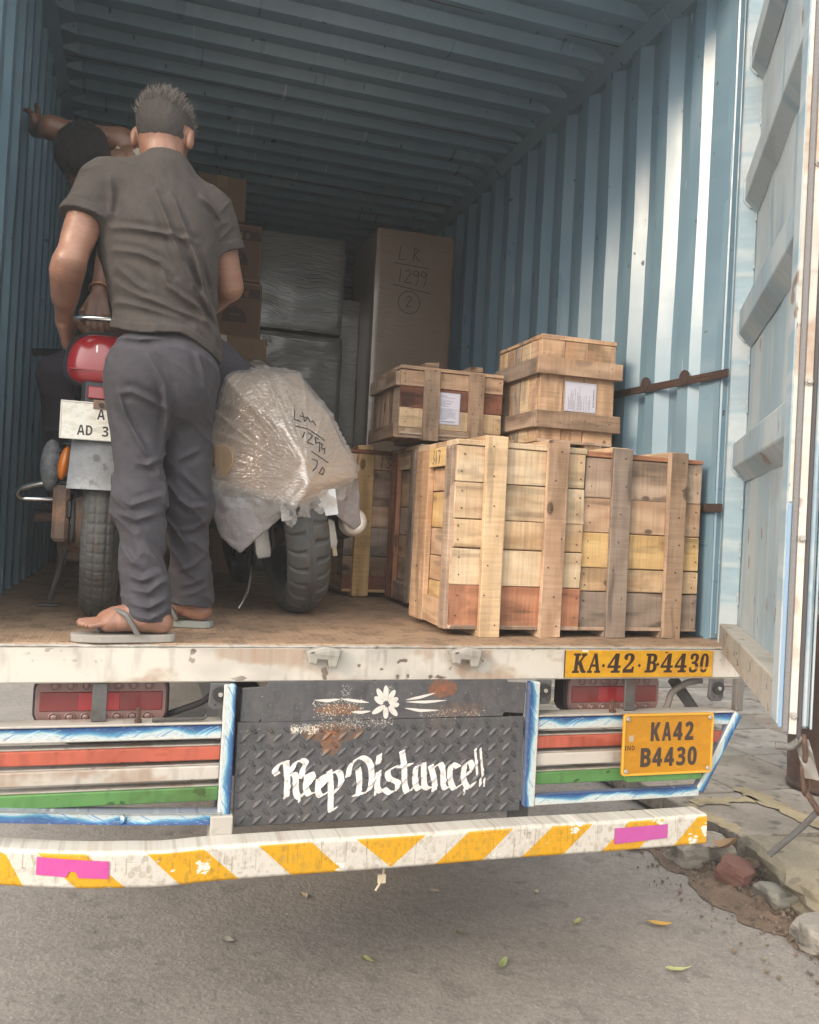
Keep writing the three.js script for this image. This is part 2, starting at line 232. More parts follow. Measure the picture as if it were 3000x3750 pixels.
T.film = ctex(512, 512, (u, v, o) => { // stretch film: creases running along u with fans across
  const w = fb(u, v, 3, 3, 3, 140), a = fb(u, v + 0.25 * w, 6, 60, 3, 141), b = fb(u, v + 0.3 * w, 4, 26, 3, 142), c = fb(u, v, 40, 7, 2, 143), m = fb(u, v, 4, 4, 3, 144);
  const cr = Math.pow(Math.abs(a - 0.5) * 2, 0.5); o[0] = o[1] = o[2] = 0.5; o[3] = clamp(0.45 * (1 - cr) + 0.4 * b + 0.12 * c * m + 0.1 * w); o[4] = 0.2 + 0.25 * m; });
T.cloth = ctex(256, 256, (u, v, o) => { const a = Math.sin(u * 256 * 0.8) * 0.5 + Math.sin(v * 256 * 0.8) * 0.5, m = fb(u, v, 7, 7, 4, 150), k = 0.9 + 0.5 * (m - 0.5) + 0.08 * a; o[0] = o[1] = o[2] = k * 0.9; o[3] = 0.4 + 0.2 * a + 0.3 * m; o[4] = 0.9; });
T.skin = ctex(256, 256, (u, v, o) => { const m = fb(u, v, 6, 6, 4, 160), f = fb(u, v, 60, 60, 2, 161), k = 0.9 + 0.55 * (m - 0.5) + 0.22 * (f - 0.5); o[0] = k; o[1] = k * (0.97 + 0.06 * m); o[2] = k * (0.95 + 0.08 * m); o[3] = f; o[4] = 0.5; });
const rep = (t, s) => { const q = {}; for (const k of ['map', 'bump', 'rough']) { q[k] = t[k].clone(); q[k].repeat.set(s, s2(s)); q[k].needsUpdate = true; } return q; };
const s2 = s => s;
function scaled(t, su, sv = su) { const q = {}; for (const k of ['map', 'bump', 'rough']) { q[k] = t[k].clone(); q[k].repeat.set(su, sv); q[k].needsUpdate = true; } return q; }
const rough = (t, o, K) => { const m = texMat(t, o, K); m.roughnessMap = t.rough; m.roughness = o.roughness ?? 1; return m; };
const M = {};
M.asphalt = texMat(scaled(T.asphalt, 1 / 1.6), { bumpScale: 0.0035, roughness: 0.92 });
M.concrete = texMat(scaled(T.concrete, 1 / 0.9), { bumpScale: 0.004, roughness: 0.95 });
M.slabs = [[1, 1, 1], [0.86, 0.88, 0.84], [1.08, 1.02, 0.95], [0.92, 0.86, 0.8]].map(c => { const m = M.concrete.clone(); m.color.setRGB(...c); return m; });
M.yellowStone = M.concrete.clone(); M.yellowStone.color.setRGB(1.15, 1.0, 0.68);
M.moss = M.concrete.clone(); M.moss.color.setRGB(0.78, 0.74, 0.60);
M.blue = rough(scaled(T.blue, 0.5), { bumpScale: 0.003, ior: 1.7 }, THREE.MeshPhysicalMaterial);
M.blueRoof = M.blue;
M.bluePost = M.blue;
M.door = rough(scaled(T.door, 1, 0.5), { bumpScale: 0.003 });
M.doorBlue = M.door;
M.white = rough(scaled(T.white, 0.5, 2), { bumpScale: 0.002 });
M.greyWhite = rough(scaled(T.white, 0.5, 2), { bumpScale: 0.002, color: RGB(0.72, 0.72, 0.72) });
M.deck = rough(scaled(T.deck, 1 / 0.6), { bumpScale: 0.0025 });
M.rust = rough(scaled(T.rust, 1.2), { bumpScale: 0.003 });
M.barRust = rough(scaled(T.rust, 1.2), { bumpScale: 0.003, color: RGB(0.62, 0.68, 0.8) });
M.steel = rough(scaled(T.steel, 2), { bumpScale: 0.002, metalness: 0.35 });
M.darkSteel = rough(scaled(T.steel, 2), { bumpScale: 0.002, color: RGB(0.4, 0.4, 0.42) });
M.rubber = std({ color: RGB(0.022, 0.022, 0.023), roughness: 0.65, bumpMap: scaled(T.concrete, 4).bump, bumpScale: 0.001 });
M.tyre = texMat(scaled(T.steel, 3), { color: RGB(0.36, 0.37, 0.38), bumpScale: 0.001, roughness: 0.75 });
M.black = std({ color: RGB(0.02, 0.02, 0.022), roughness: 0.5 });
M.chrome = std({ color: RGB(0.75, 0.75, 0.74), metalness: 1, roughness: 0.2 });
M.alloy = rough(scaled(T.steel, 4), { color: RGB(2.6, 2.6, 2.55), metalness: 0.7, bumpScale: 0.001, roughness: 0.8 });
const woods = {};
for (const [k, t, c] of [['pale', T.woodPale, [1, 1, 1]], ['paleb', T.woodPale, [0.95, 0.88, 0.8]], ['yellow', T.woodPale, [1.02, 0.9, 0.62]], ['pink', T.woodPale, [0.92, 0.78, 0.72]], ['tan', T.woodTan, [1, 1, 1]], ['tanl', T.woodTan, [1.3, 1.25, 1.2]], ['tand', T.woodTan, [0.78, 0.72, 0.68]], ['red', T.woodRed, [1.15, 1.05, 1]], ['redd', T.woodRed, [0.62, 0.5, 0.5]], ['grey', T.woodGrey, [1, 1, 1]], ['greyd', T.woodGrey, [0.75, 0.72, 0.72]], ['greyl', T.woodGrey, [1.35, 1.25, 1.15]]]) woods[k] = texMat(t, { color: RGB(...c), bumpScale: 0.0025, roughness: 0.85 });
M.nail = std({ color: RGB(0.03, 0.022, 0.018), roughness: 0.7 });
// ---------------------------------------------------------------- ground, pavement
const F = 1.12, HW = 1.21;
structure('road', sheet(40, 40, (u, v) => { const x = (u - 0.5) * 120, z = (0.5 - v) * 120; return [x, 0, z, x, z]; }), M.asphalt);
{ // raised pavement: bed plus flagstones, kerb edge along x = 1.94
  const pave = structure('pavement', box(1.99, 5.6, -0.03, 0.085, -30, -0.62, 0.004), M.moss); const r = rng(31);
  const xs = [1.945, 2.42, 3.02, 3.68, 4.3, 4.95, 5.58];
  let z = -0.86; const zs = [z]; while (z > -13) { z -= rr(0.42, 0.68, r); zs.push(z); }
  for (let i = 0; i < xs.length - 1; i++) for (let k = 0; k < zs.length - 1; k++) {
    const g = 0.007, top = 0.12 + rr(-0.006, 0.006, r);
    mesh('flagstone', box(xs[i] + g, xs[i + 1] - g, 0.02, top, zs[k + 1] + g, zs[k] - g, 0.006, { uo: r() * 9, vo: r() * 9, r, j: 0.004 }), M.slabs[Math.floor(r() * 4)], pave);
  }
  // worn yellow edging bands painted on the stones
  const band = (x0, x1, z0, z1) => { const n = 26, w = (t, s) => 0.012 * n3(t * 14, s * 5, 3);
    mesh('yellow_band', sheet(n, 4, (u, v) => { const al = Math.abs(z1 - z0) > Math.abs(x1 - x0); const e = w(u, v) * 2.2 * (v < 0.1 || v > 0.9 ? 1 : 0); const x = al ? mix(x0, x1, v) + e : mix(x0, x1, u), zz = al ? mix(z0, z1, u) : mix(z0, z1, v) + e; return [x, 0.1275, zz, x, zz]; }), M.yellowStone, pave); };
  band(1.955, 2.03, -1.3, -0.89); band(2.03, 2.42, -1.27, -1.35); band(2.40, 2.52, -0.89, -1.5); band(2.42, 2.50, -3.2, -3.9); band(2.55, 3.0, -3.45, -3.62);
}
{ const r = rng(77);
  const lump = (sx, sy, sz, seed, det = 3) => { const g = new THREE.IcosahedronGeometry(1, det); const p = g.attributes.position; for (let i = 0; i < p.count; i++) { const x = p.getX(i), y = p.getY(i), z = p.getZ(i), k = Math.max(Math.abs(x), Math.abs(y), Math.abs(z)), b = mix(1, 1 / k, 0.72) * (1 + 0.16 * n3(x * 1.7 + seed, y * 1.7, z * 1.7, 5) + 0.05 * n3(x * 6, y * 6 + seed, z * 6, 6)); p.setXYZ(i, x * b * sx * 0.7, y * b * sy * 0.7, z * b * sz * 0.7); } return flat(boxUV(g)); };
  const slab = mesh('kerb_slab', lump(0.66, 0.17, 0.5, 3, 5), M.moss, scene); slab.position.set(2.27, 0.05, -0.34); slab.rotation.set(0.03, -0.12, -0.03);
  tag(slab, 'large mossy broken kerb slab beside the rubble at lower right', 'slab');
  const st = mesh('stone', lump(0.16, 0.075, 0.13, 9), M.slabs[0], scene); st.position.set(1.76, 0.035, -0.13); tag(st, 'pale rounded stone in the gutter nearest the viewer', 'stone');
  const st2 = mesh('stone', lump(0.15, 0.07, 0.12, 12), M.slabs[1], scene); st2.position.set(1.86, 0.03, -0.46); tag(st2, 'grey rubble stone against the mossy kerb slab', 'stone');
  const st3 = mesh('stone', lump(0.2, 0.085, 0.13, 15), M.slabs[2], scene); st3.position.set(1.79, 0.045, -0.93); tag(st3, 'broken concrete lump under the end of the striped bumper', 'stone');
  const bk = mesh('brick_fragment', lump(0.115, 0.075, 0.10, 21), std({ color: RGB(0.15, 0.068, 0.05), roughness: 0.95, bumpMap: scaled(T.concrete, 3).bump, bumpScale: 0.004 }), scene); bk.position.set(1.775, 0.05, -0.66); bk.rotation.set(0.3, 0.5, -0.25); tag(bk, 'reddish brick fragment in the gutter below a dry leaf', 'brick');
  // soil and grit filling the gutter
  const soilM = texMat(scaled(T.concrete, 2.2), { color: RGB(0.5, 0.37, 0.29), bumpScale: 0.012, roughness: 1 });
  const soil = mesh('gutter_soil', sheet(70, 110, (u, v) => { const z = mix(-1.5, 0.35, v), e = 0.05 * n3(z * 5, 0, 1) + 0.03 * n3(z * 14, 2, 1), x0 = 1.62 + 0.06 * Math.sin(z * 1.3) + e, x = mix(x0, 1.98, u); const h = 0.004 + 0.05 * sst(0, 0.5, u) * (0.5 + 0.5 * n3(x * 9, z * 9, 4)) + 0.02 * n3(x * 30, z * 30, 7) * sst(0, 0.25, u); return [x, Math.max(h, -0.004 + 0.008 * sst(0, 0.1, u)), z, x, z]; }), soilM, scene);
  tag(soil, 'strip of brown soil and grit filling the gutter beside the kerb', 'soil', null, 'stuff');
  const peb = new THREE.InstancedMesh(lump(1, 0.8, 0.9, 2, 1), M.slabs[2], 3200); peb.name = 'grit'; const mt = new THREE.Matrix4(), q = new THREE.Quaternion(), e = new THREE.Euler(), col = new THREE.Color();
  for (let i = 0; i < 3200; i++) { const z = rr(-1.3, 0.3, r), x = 1.66 + Math.pow(r(), 1.4) * 0.3 - (r() < 0.12 ? r() * 0.3 : 0), s = 0.003 + 0.009 * Math.pow(r(), 3); q.setFromEuler(e.set(r() * 6, r() * 6, r() * 6)); mt.compose(V3(x, 0.008 + (x > 1.72 ? 0.025 : 0) + s * 0.2, z), q, V3(s, s, s)); peb.setMatrixAt(i, mt); const k = rr(0.45, 1.0, r); peb.setColorAt(i, col.setRGB(k, k * rr(0.8, 0.98, r), k * rr(0.65, 0.9, r))); }
  peb.castShadow = peb.receiveShadow = true; scene.add(peb); tag(peb, 'scattered gravel and grit along the gutter', 'gravel', null, 'stuff');
}
// ---------------------------------------------------------------- container truck
const truck = thing('container_truck', [0, 0, 0], 'open shipping container truck with blue corrugated inside, white sill and striped rear bumper', 'truck');
const tp = (name, geo, mat, parent = truck) => mesh(name, geo, mat, parent);
function corr(p, f0, s0, d) { // corrugation profile: offset 0 (inner) .. d (outer) at position t
  const f1 = p - f0 - 2 * s0; return t => { let q = ((t % p) + p) % p; if (q < f0) return 0; q -= f0; if (q < s0) return d * q / s0; q -= s0; if (q < f1) return d; q -= f1; return d * (1 - q / s0); }; }
function corrStops(z0, z1, p, f0, s0) { const out = []; const k = [0, f0, f0 + s0, p - s0]; for (let n = Math.floor(z0 / p) - 1; n * p < z1 + p; n++) for (const a of k) { const z = n * p + a; if (z > z0 && z < z1) out.push(z); } return [z0, ...out, z1]; }
function corrWall(side, phase) {
  const p = 0.222, f0 = 0.066, s0 = 0.045, prof = corr(p, f0, s0, 0.04), L = 5.7, st = corrStops(phase, phase + L, p, f0, s0), pos = [], uv = [], NY = 34, y0 = F - 0.02, y1 = 3.57;
  const P = (t, y) => { const z = -0.17 - (t - phase); const dent = 0.004 * n3(z * 2.2, y * 1.8, side * 3, 8) + 0.0014 * n3(z * 7, y * 5, side * 3, 18); return [side * (HW + prof(t) + dent), y, z]; };
  const nY = y => y0 + (y1 - y0) * y / NY;
  for (let i = 0; i < st.length - 1; i++) { const sub = 2; for (let k = 0; k < sub; k++) { const a = mix(st[i], st[i + 1], k / sub), b = mix(st[i], st[i + 1], (k + 1) / sub) - 1e-6;
    for (let j = 0; j < NY; j++) { const A = P(a, nY(j)), B = P(b, nY(j)), C = P(b, nY(j + 1)), Dd = P(a, nY(j + 1)); const w = (q, t) => { pos.push(...q); uv.push(t, q[1] + side * 0.7); };
      const T6 = side > 0 ? [[A, a], [B, b], [C, b], [A, a], [C, b], [Dd, a]] : [[A, a], [C, b], [B, b], [A, a], [Dd, a], [C, b]]; for (const [q, t] of T6) w(q, t); } } }
  const g = new THREE.BufferGeometry(); g.setAttribute('position', new THREE.Float32BufferAttribute(pos, 3)); g.setAttribute('uv', new THREE.Float32BufferAttribute(uv, 2)); g.computeVertexNormals(); return g;
}
tp('side_wall', corrWall(1, 0.035), M.blue); tp('side_wall', corrWall(-1, 0.06), M.blue);
{ // roof: cross corrugations, sagging a little
  const p = 0.175, f0 = 0.058, s0 = 0.034, prof = corr(p, f0, s0, 0.038), st = corrStops(0.02, 5.9, p, f0, s0), g = [], pos = [], uv = [], NX = 24;
  const P = (t, x) => [x, 3.592 + prof(t) * (1 - sst(1.10, 1.16, Math.abs(x))) + 0.004 * n3(x * 1.5, t * 1.2, 0, 3), -t];
  for (let i = 0; i < st.length - 1; i++) for (let k = 0; k < NX; k++) { const a = st[i], b = st[i + 1] - 1e-6, x0 = mix(-1.2, 1.2, k / NX), x1 = mix(-1.2, 1.2, (k + 1) / NX);
    for (const [t, x] of [[a, x0], [b, x1], [a, x1], [a, x0], [b, x0], [b, x1]]) { pos.push(...P(t, x)); uv.push(x, t); } }
  const q = new THREE.BufferGeometry(); q.setAttribute('position', new THREE.Float32BufferAttribute(pos, 3)); q.setAttribute('uv', new THREE.Float32BufferAttribute(uv, 2)); q.computeVertexNormals(); tp('roof', q, M.blueRoof);
  for (const z of [-0.904, -1.954, -3.004]) tp('roof_seam', box(-1.16, 1.16, 3.589, 3.5935, z - 0.004, z + 0.004, 0.001), M.darkSteel);
}
for (const s of [1, -1]) { // slanted top side rail
  const g = extr([[0, 0], [-0.008, 0.0], [-0.052, 0.048], [-0.052, 0.062], [0.03, 0.062], [0.03, 0]], 5.85, 0.002); g.scale(s, 1, -1); if (s > 0) g.index; g.translate(s * 1.222, 3.545, -0.1);
  const q = boxUV(g, 2); if (s > 0) { /* mirrored winding */ } q.computeVertexNormals(); tp('top_rail', q, M.blueRoof);
}
tp('front_wall', box(-1.25, 1.25, F - 0.1, 3.62, -5.92, -5.86, 0.004), M.blue);
tp('deck', box(-1.235, 1.29, F - 0.05, F, -5.86, -0.014, 0.003, { L: 0 }), M.deck);
tp('header', box(-1.33, 1.33, 3.63, 3.76, -0.3, -0.02, 0.006), M.bluePost);
for (const s of [1, -1]) {
  tp('corner_post', box(Math.min(s * 1.2125, s * 1.35), Math.max(s * 1.2125, s * 1.35), F - 0.001, 3.64, -0.30, -0.168, 0.006), M.bluePost);
  tp('post_flange', box(Math.min(s * 1.30, s * 1.348), Math.max(s * 1.30, s * 1.348), F - 0.001, 3.64, -0.167, -0.012, 0.004), M.bluePost);
}
{ const w = [[F + 0.02, 3.5]]; for (const [a, b] of w) tp('post_weld', tube([[1.236, a, -0.163], [1.238, (a + b) / 2, -0.163], [1.235, b, -0.163]], 0.004, 40, 6), M.bluePost); }
// rear sill, rough plate edge, latch keepers
tp('rear_sill', box(-1.24, 1.215, 1.016, 1.112, -0.09, 0.0, 0.004, { L: 0 }), M.white);
tp('sill_lip', boxUV(sheet(300, 6, (u, v) => { const x = mix(-1.24, 1.22, u), a = v * Math.PI * 0.8, n = 0.0016 * n3(x * 40, v * 3, 0, 4) + 0.0012 * n3(x * 120, v * 5, 1, 4); return [x, 1.108 + (0.009 + n) * Math.sin(a), -0.012 + (0.016 + n) * -Math.cos(a) + 0.002]; }), 0), M.greyWhite);
for (const x of [-0.21, 0.22]) {
  const k = tp('latch_keeper', merge([extr([[-0.045, 0.0], [-0.04, -0.03], [-0.022, -0.035], [-0.018, -0.02], [0.012, -0.02], [0.018, -0.04], [0.034, -0.042], [0.04, -0.012], [0.045, 0.004], [0.0, 0.012]], 0.028, 0.004)]), M.greyWhite); k.position.set(x, 1.105, 0.003);
  const n = k.geometry.attributes.position; for (let i = 0; i < n.count; i++) n.setXYZ(i, n.getX(i) + 0.003 * n3(n.getX(i) * 60, n.getY(i) * 60, 1), n.getY(i) + 0.003 * n3(n.getX(i) * 60 + 9, n.getY(i) * 60, 2), n.getZ(i) + 0.004 * n3(n.getX(i) * 50, n.getY(i) * 50, 4)); k.geometry.computeVertexNormals();
}
// ---- painted tail plate with tread lugs
const PX0 = -0.442, PX1 = 0.434, PY0 = 0.617, PY1 = 1.014, PW = PX1 - PX0, PH = PY1 - PY0;
const plateTex = canvasTex(1800, 816, (x, w, h) => {
  const r = rng(5), X = mm => (mm / 1000 - PX0) / PW * w, Y = mm => (PY1 - mm / 1000) / PH * h, k = w / PW / 1000;
  x.fillStyle = '#48484b'; x.fillRect(0, 0, w, h);
  for (let i = 0; i < 5200; i++) { const a = r(); x.fillStyle = a < 0.5 ? `rgba(${r() < 0.5 ? '20,22,26' : '96,94,92'},${0.04 + 0.1 * r()})` : `rgba(120,108,96,${0.03 + 0.06 * r()})`; const s = 2 + 26 * Math.pow(r(), 4); x.beginPath(); x.ellipse(r() * w, r() * h, s, s * rr(0.5, 3, r), 0, 0, 7); x.fill(); }
  for (let i = 0; i < 260; i++) { x.strokeStyle = `rgba(${r() < 0.6 ? '125,120,112' : '30,30,34'},${0.06 + 0.12 * r()})`; x.lineWidth = 1 + 2 * r(); const a = r() * w, b = r() * h; x.beginPath(); x.moveTo(a, b); x.lineTo(a + rr(-14, 14, r), b + rr(10, 90, r)); x.stroke(); }
  const rust = (cx, cy, rx, ry, c, n, spread) => { for (let i = 0; i < n; i++) { const a = r() * 6.283, q = Math.pow(r(), 0.6) * spread; x.fillStyle = `rgba(${c},${0.05 + 0.13 * r()})`; const s = 2 + 9 * r() * r(); x.beginPath(); x.ellipse(X(cx + Math.cos(a) * rx * q), Y(cy + Math.sin(a) * ry * q), s * 1.5, s, r() * 3, 0, 7); x.fill(); } };
  rust(-155, 936, 68, 16, '126,80,50', 1000, 1); rust(158, 992, 45, 26, '150,78,40', 900, 1); rust(215, 930, 70, 20, '132,92,62', 520, 1.15); rust(-170, 872, 88, 26, '126,80,50', 1400, 1.05); rust(-172, 840, 30, 34, '140,84,50', 700, 1); rust(300, 945, 60, 40, '110,98,88', 300, 1.2); rust(150, 900, 40, 40, '120,95,75', 260, 1.2); rust(-330, 700, 160, 50, '98,88,82', 260, 1.3); rust(260, 680, 170, 50, '104,92,84', 300, 1.3);
  const fleck = (x0, x1, y0, y1, n, c) => { for (let i = 0; i < n; i++) { x.fillStyle = `rgba(${c},${0.4 + 0.5 * r()})`; const s = 0.8 + 3.2 * r() * r(); x.beginPath(); x.ellipse(X(rr(x0, x1, r)), Y(rr(y0, y1, r) + rr(-6, 6, r)), s * 1.6, s, r() * 3, 0, 7); x.fill(); } };
  fleck(-230, -80, 915, 965, 420, '205,196,182'); fleck(-290, -210, 872, 892, 520, '212,204,190'); fleck(-210, 10, 884, 910, 520, '190,182,170'); fleck(90, 300, 905, 930, 240, '170,160,150'); fleck(-150, -120, 950, 1005, 120, '160,156,150'); fleck(-20, 10, 950, 1005, 100, '160,156,150'); fleck(-430, 430, 620, 1010, 500, '150,146,140');
  // flower and leaves
  const nib = (pts, wd, ang) => { const dx = Math.cos(ang) * wd / 2, dy = -Math.sin(ang) * wd / 2; const q = []; for (let i = 0; i < pts.length; i += 2) q.push([X(pts[i]), Y(pts[i + 1])]);
    const c = []; const n = q.length; for (let i = 0; i < n - 1; i++) { const a = q[Math.max(i - 1, 0)], b = q[i], d = q[i + 1], e = q[Math.min(i + 2, n - 1)]; for (let s = 0; s < 14; s++) { const t = s / 14, t2 = t * t, t3 = t2 * t; c.push([0, 1].map(m => 0.5 * (2 * b[m] + (d[m] - a[m]) * t + (2 * a[m] - 5 * b[m] + 4 * d[m] - e[m]) * t2 + (3 * b[m] - a[m] - 3 * d[m] + e[m]) * t3))); } } c.push(q[n - 1]);
    for (let i = 0; i < c.length - 1; i++) { const [ax, ay] = c[i], [bx, by] = c[i + 1]; x.beginPath(); x.moveTo(ax - dx, ay - dy); x.lineTo(ax + dx, ay + dy); x.lineTo(bx + dx, by + dy); x.lineTo(bx - dx, by - dy); x.closePath(); x.fill(); x.stroke(); } };
  x.fillStyle = x.strokeStyle = '#c9c3bc'; x.lineJoin = 'round'; x.lineWidth = 3;
  for (const l of LEAVES) { const n = l.length; for (let s = 0; s <= 60; s++) { const t = s / 60, a = t < 0.5 ? [mix(l[0], l[2], t * 2), mix(l[1], l[3], t * 2)] : [mix(l[2], l[4], t * 2 - 1), mix(l[3], l[5], t * 2 - 1)]; x.globalAlpha = 0.85; x.beginPath(); x.arc(X(a[0]), Y(a[1]), 1.5 + 7.5 * Math.sin(Math.PI * t), 0, 7); x.fill(); } } x.globalAlpha = 1;
  for (const p of PETALS) { const a = [X(p[0]), Y(p[1])], b = [X(p[2]), Y(p[3])], an = Math.atan2(b[1] - a[1], b[0] - a[0]), L = Math.hypot(b[0] - a[0], b[1] - a[1]); x.beginPath(); x.ellipse((a[0] + b[0]) / 2, (a[1] + b[1]) / 2, L * 0.62, 17, an, 0, 7); x.fill(); }
  for (let i = 0; i < 70; i++) { x.strokeStyle = `rgba(70,66,64,${0.15 + 0.25 * r()})`; x.lineWidth = 1 + r(); const a = r() * 6.28, q = rr(14, 50, r), cx = X(-6), cy = Y(950); x.beginPath(); x.moveTo(cx + Math.cos(a) * q, cy + Math.sin(a) * q); x.lineTo(cx + Math.cos(a) * (q + 26), cy + Math.sin(a) * (q + 26)); x.stroke(); }
  // lettering
  x.fillStyle = x.strokeStyle = '#d6d1cc'; x.lineWidth = 6; for (const s of KEEP) nib(s, 33, 0.5);
  x.lineWidth = 7; for (const s of KEEPT) nib(s, 12, 0.9);
  for (let i = 0; i < 240; i++) { x.fillStyle = `rgba(60,60,64,${0.25 + 0.5 * r()})`; x.beginPath(); x.ellipse(X(rr(-330, 330, r)), Y(rr(650, 860, r)), 1 + 2.5 * r() * r(), 1 + 1.5 * r(), 0, 0, 7); x.fill(); }
});
M.plate = std({ map: plateTex, roughness: 0.55, metalness: 0, bumpMap: scaled(T.steel, 3).bump, bumpScale: 0.001 });
const plateUV = g => { const p = g.attributes.position, uv = new Float32Array(p.count * 2); for (let i = 0; i < p.count; i++) { uv[2 * i] = (p.getX(i) - PX0) / PW; uv[2 * i + 1] = (p.getY(i) - PY0) / PH; } g.setAttribute('uv', new THREE.BufferAttribute(uv, 2)); return g; };
{
  const lower = tp('tread_plate', plateUV(box(PX0 + 0.004, PX1 - 0.006, PY0, 0.905, -0.006, 0.004, 0.002)), M.plate);
  const upper = tp('smooth_plate', plateUV(extr([[PX0 + 0.012, 0.909], [PX0 + 0.062, 0.906], [PX0 + 0.066, 0.916], [PX0 + 0.07, 0.906], [PX1 - 0.08, 0.909], [PX1 - 0.075, 0.92], [PX1 - 0.01, 0.916], [PX1 - 0.006, 1.006], [PX1 - 0.068, 1.008], [PX1 - 0.07, 1.015], [PX0 + 0.085, 1.015], [PX0 + 0.08, 1.002], [PX0 + 0.014, 0.998]], 0.007, 0.0015)), M.plate); upper.position.z = -0.004;
  // lug: pointed oval ridge
  const lug = (cx, cy, ang, s) => { const N = 8, pos = [], P = []; for (let i = 0; i < N; i++) { const a = i / N * 6.2832, px = Math.cos(a) * 0.0185 * s, py = Math.sin(a) * 0.0068 * s * (0.55 + 0.45 * Math.abs(Math.sin(a))); P.push([px, py]); }
    const rot = (q, z) => [cx + q[0] * Math.cos(ang) - q[1] * Math.sin(ang), cy + q[0] * Math.sin(ang) + q[1] * Math.cos(ang), z];
    for (let i = 0; i < N; i++) { const a = P[i], b = P[(i + 1) % N], k = 0.62, A = rot(a, 0.0035), B = rot(b, 0.0035), a2 = rot([a[0] * k, a[1] * k * 0.5], 0.0088), b2 = rot([b[0] * k, b[1] * k * 0.5], 0.0088), c = rot([0, 0], 0.0095); pos.push(...A, ...B, ...b2, ...A, ...b2, ...a2, ...a2, ...b2, ...c); }
    const g = new THREE.BufferGeometry(); g.setAttribute('position', new THREE.Float32BufferAttribute(pos, 3)); g.computeVertexNormals(); return plateUV(g); };
  const dx = 0.0465, dy = 0.0455; for (let j = 0; j < 13; j++) { const y = PY0 + 0.016 + j * dy / 2; for (let i = 0; i < 19; i++) { const x = PX0 + 0.024 + i * dx + (j & 1) * dx / 2; if (x > PX1 - 0.02 || y > 0.897) continue; mesh('tread_lug', lug(x, y, j & 1 ? -0.75 : 0.75, j & 1 ? 0.92 : 1.05), M.plate, lower); } }
}
// ---- lamp guards: flame-painted bars and coloured slats
const flameTex = canvasTex(1024, 128, (x, w, h) => { const r = rng(12); x.fillStyle = '#c4c0b8'; x.fillRect(0, 0, w, h);
  for (let i = 0; i < w; i++) { const t = i / w, c = 0.42 + 0.20 * Math.sin(t * 6.283 * 4 + Math.sin(t * 6.283 * 2)) + 0.07 * Math.sin(t * 6.283 * 11); const g = x.createLinearGradient(0, 0, 0, h); g.addColorStop(0, '#1b3566'); g.addColorStop(clamp(c * 0.45), '#27507f'); g.addColorStop(clamp(c * 0.85), '#4a86a6'); g.addColorStop(clamp(c + 0.1), '#a8bcc2'); g.addColorStop(1, '#bfbcb4'); x.fillStyle = g; x.fillRect(i, 0, 1.5, h); }
  for (let i = 0; i < 26; i++) { const a = r() * w; x.strokeStyle = r() < 0.5 ? 'rgba(40,90,160,.5)' : 'rgba(190,220,230,.5)'; x.lineWidth = 2 + 5 * r(); x.beginPath(); x.moveTo(a, h * 0.75); x.quadraticCurveTo(a + 14, h * 0.4, a + 40, h * 0.12); x.stroke(); }
  for (let i = 0; i < 1700; i++) { x.fillStyle = `rgba(${r() < 0.7 ? '120,108,96' : '235,232,226'},${0.15 + 0.35 * r()})`; const s = 0.6 + 3 * r() * r(); x.beginPath(); x.ellipse(r() * w, r() * h, s * 2, s, 0, 0, 7); x.fill(); } });
flameTex.wrapS = THREE.RepeatWrapping;
M.flame = std({ map: flameTex, roughness: 0.45 });
const paint = (c, s) => { const m = rough(scaled(T.white, 0.5, 2), { bumpScale: 0.001, color: RGB(c[0] / 0.66, c[1] / 0.63, c[2] / 0.58) }); return m; };
M.slatRed = paint([0.50, 0.115, 0.07]); M.slatGreen = paint([0.10, 0.27, 0.075]); M.slatWhite = paint([0.56, 0.53, 0.49]);
function bar(a, b, wd, dp, z, off = 0) { // bar from a to b in the tail plane; v runs across its width
  const L = Math.hypot(b[0] - a[0], b[1] - a[1]), g = cbox(L, wd, dp, 0.003), p = g.attributes.position, uv = g.attributes.uv; for (let i = 0; i < p.count; i++) { uv.setXY(i, (p.getX(i) + off) / 1.15, clamp((p.getY(i) + wd / 2) / wd)); } g.rotateZ(Math.atan2(b[1] - a[1], b[0] - a[0])); g.translate((a[0] + b[0]) / 2, (a[1] + b[1]) / 2, z - dp / 2); return g; }
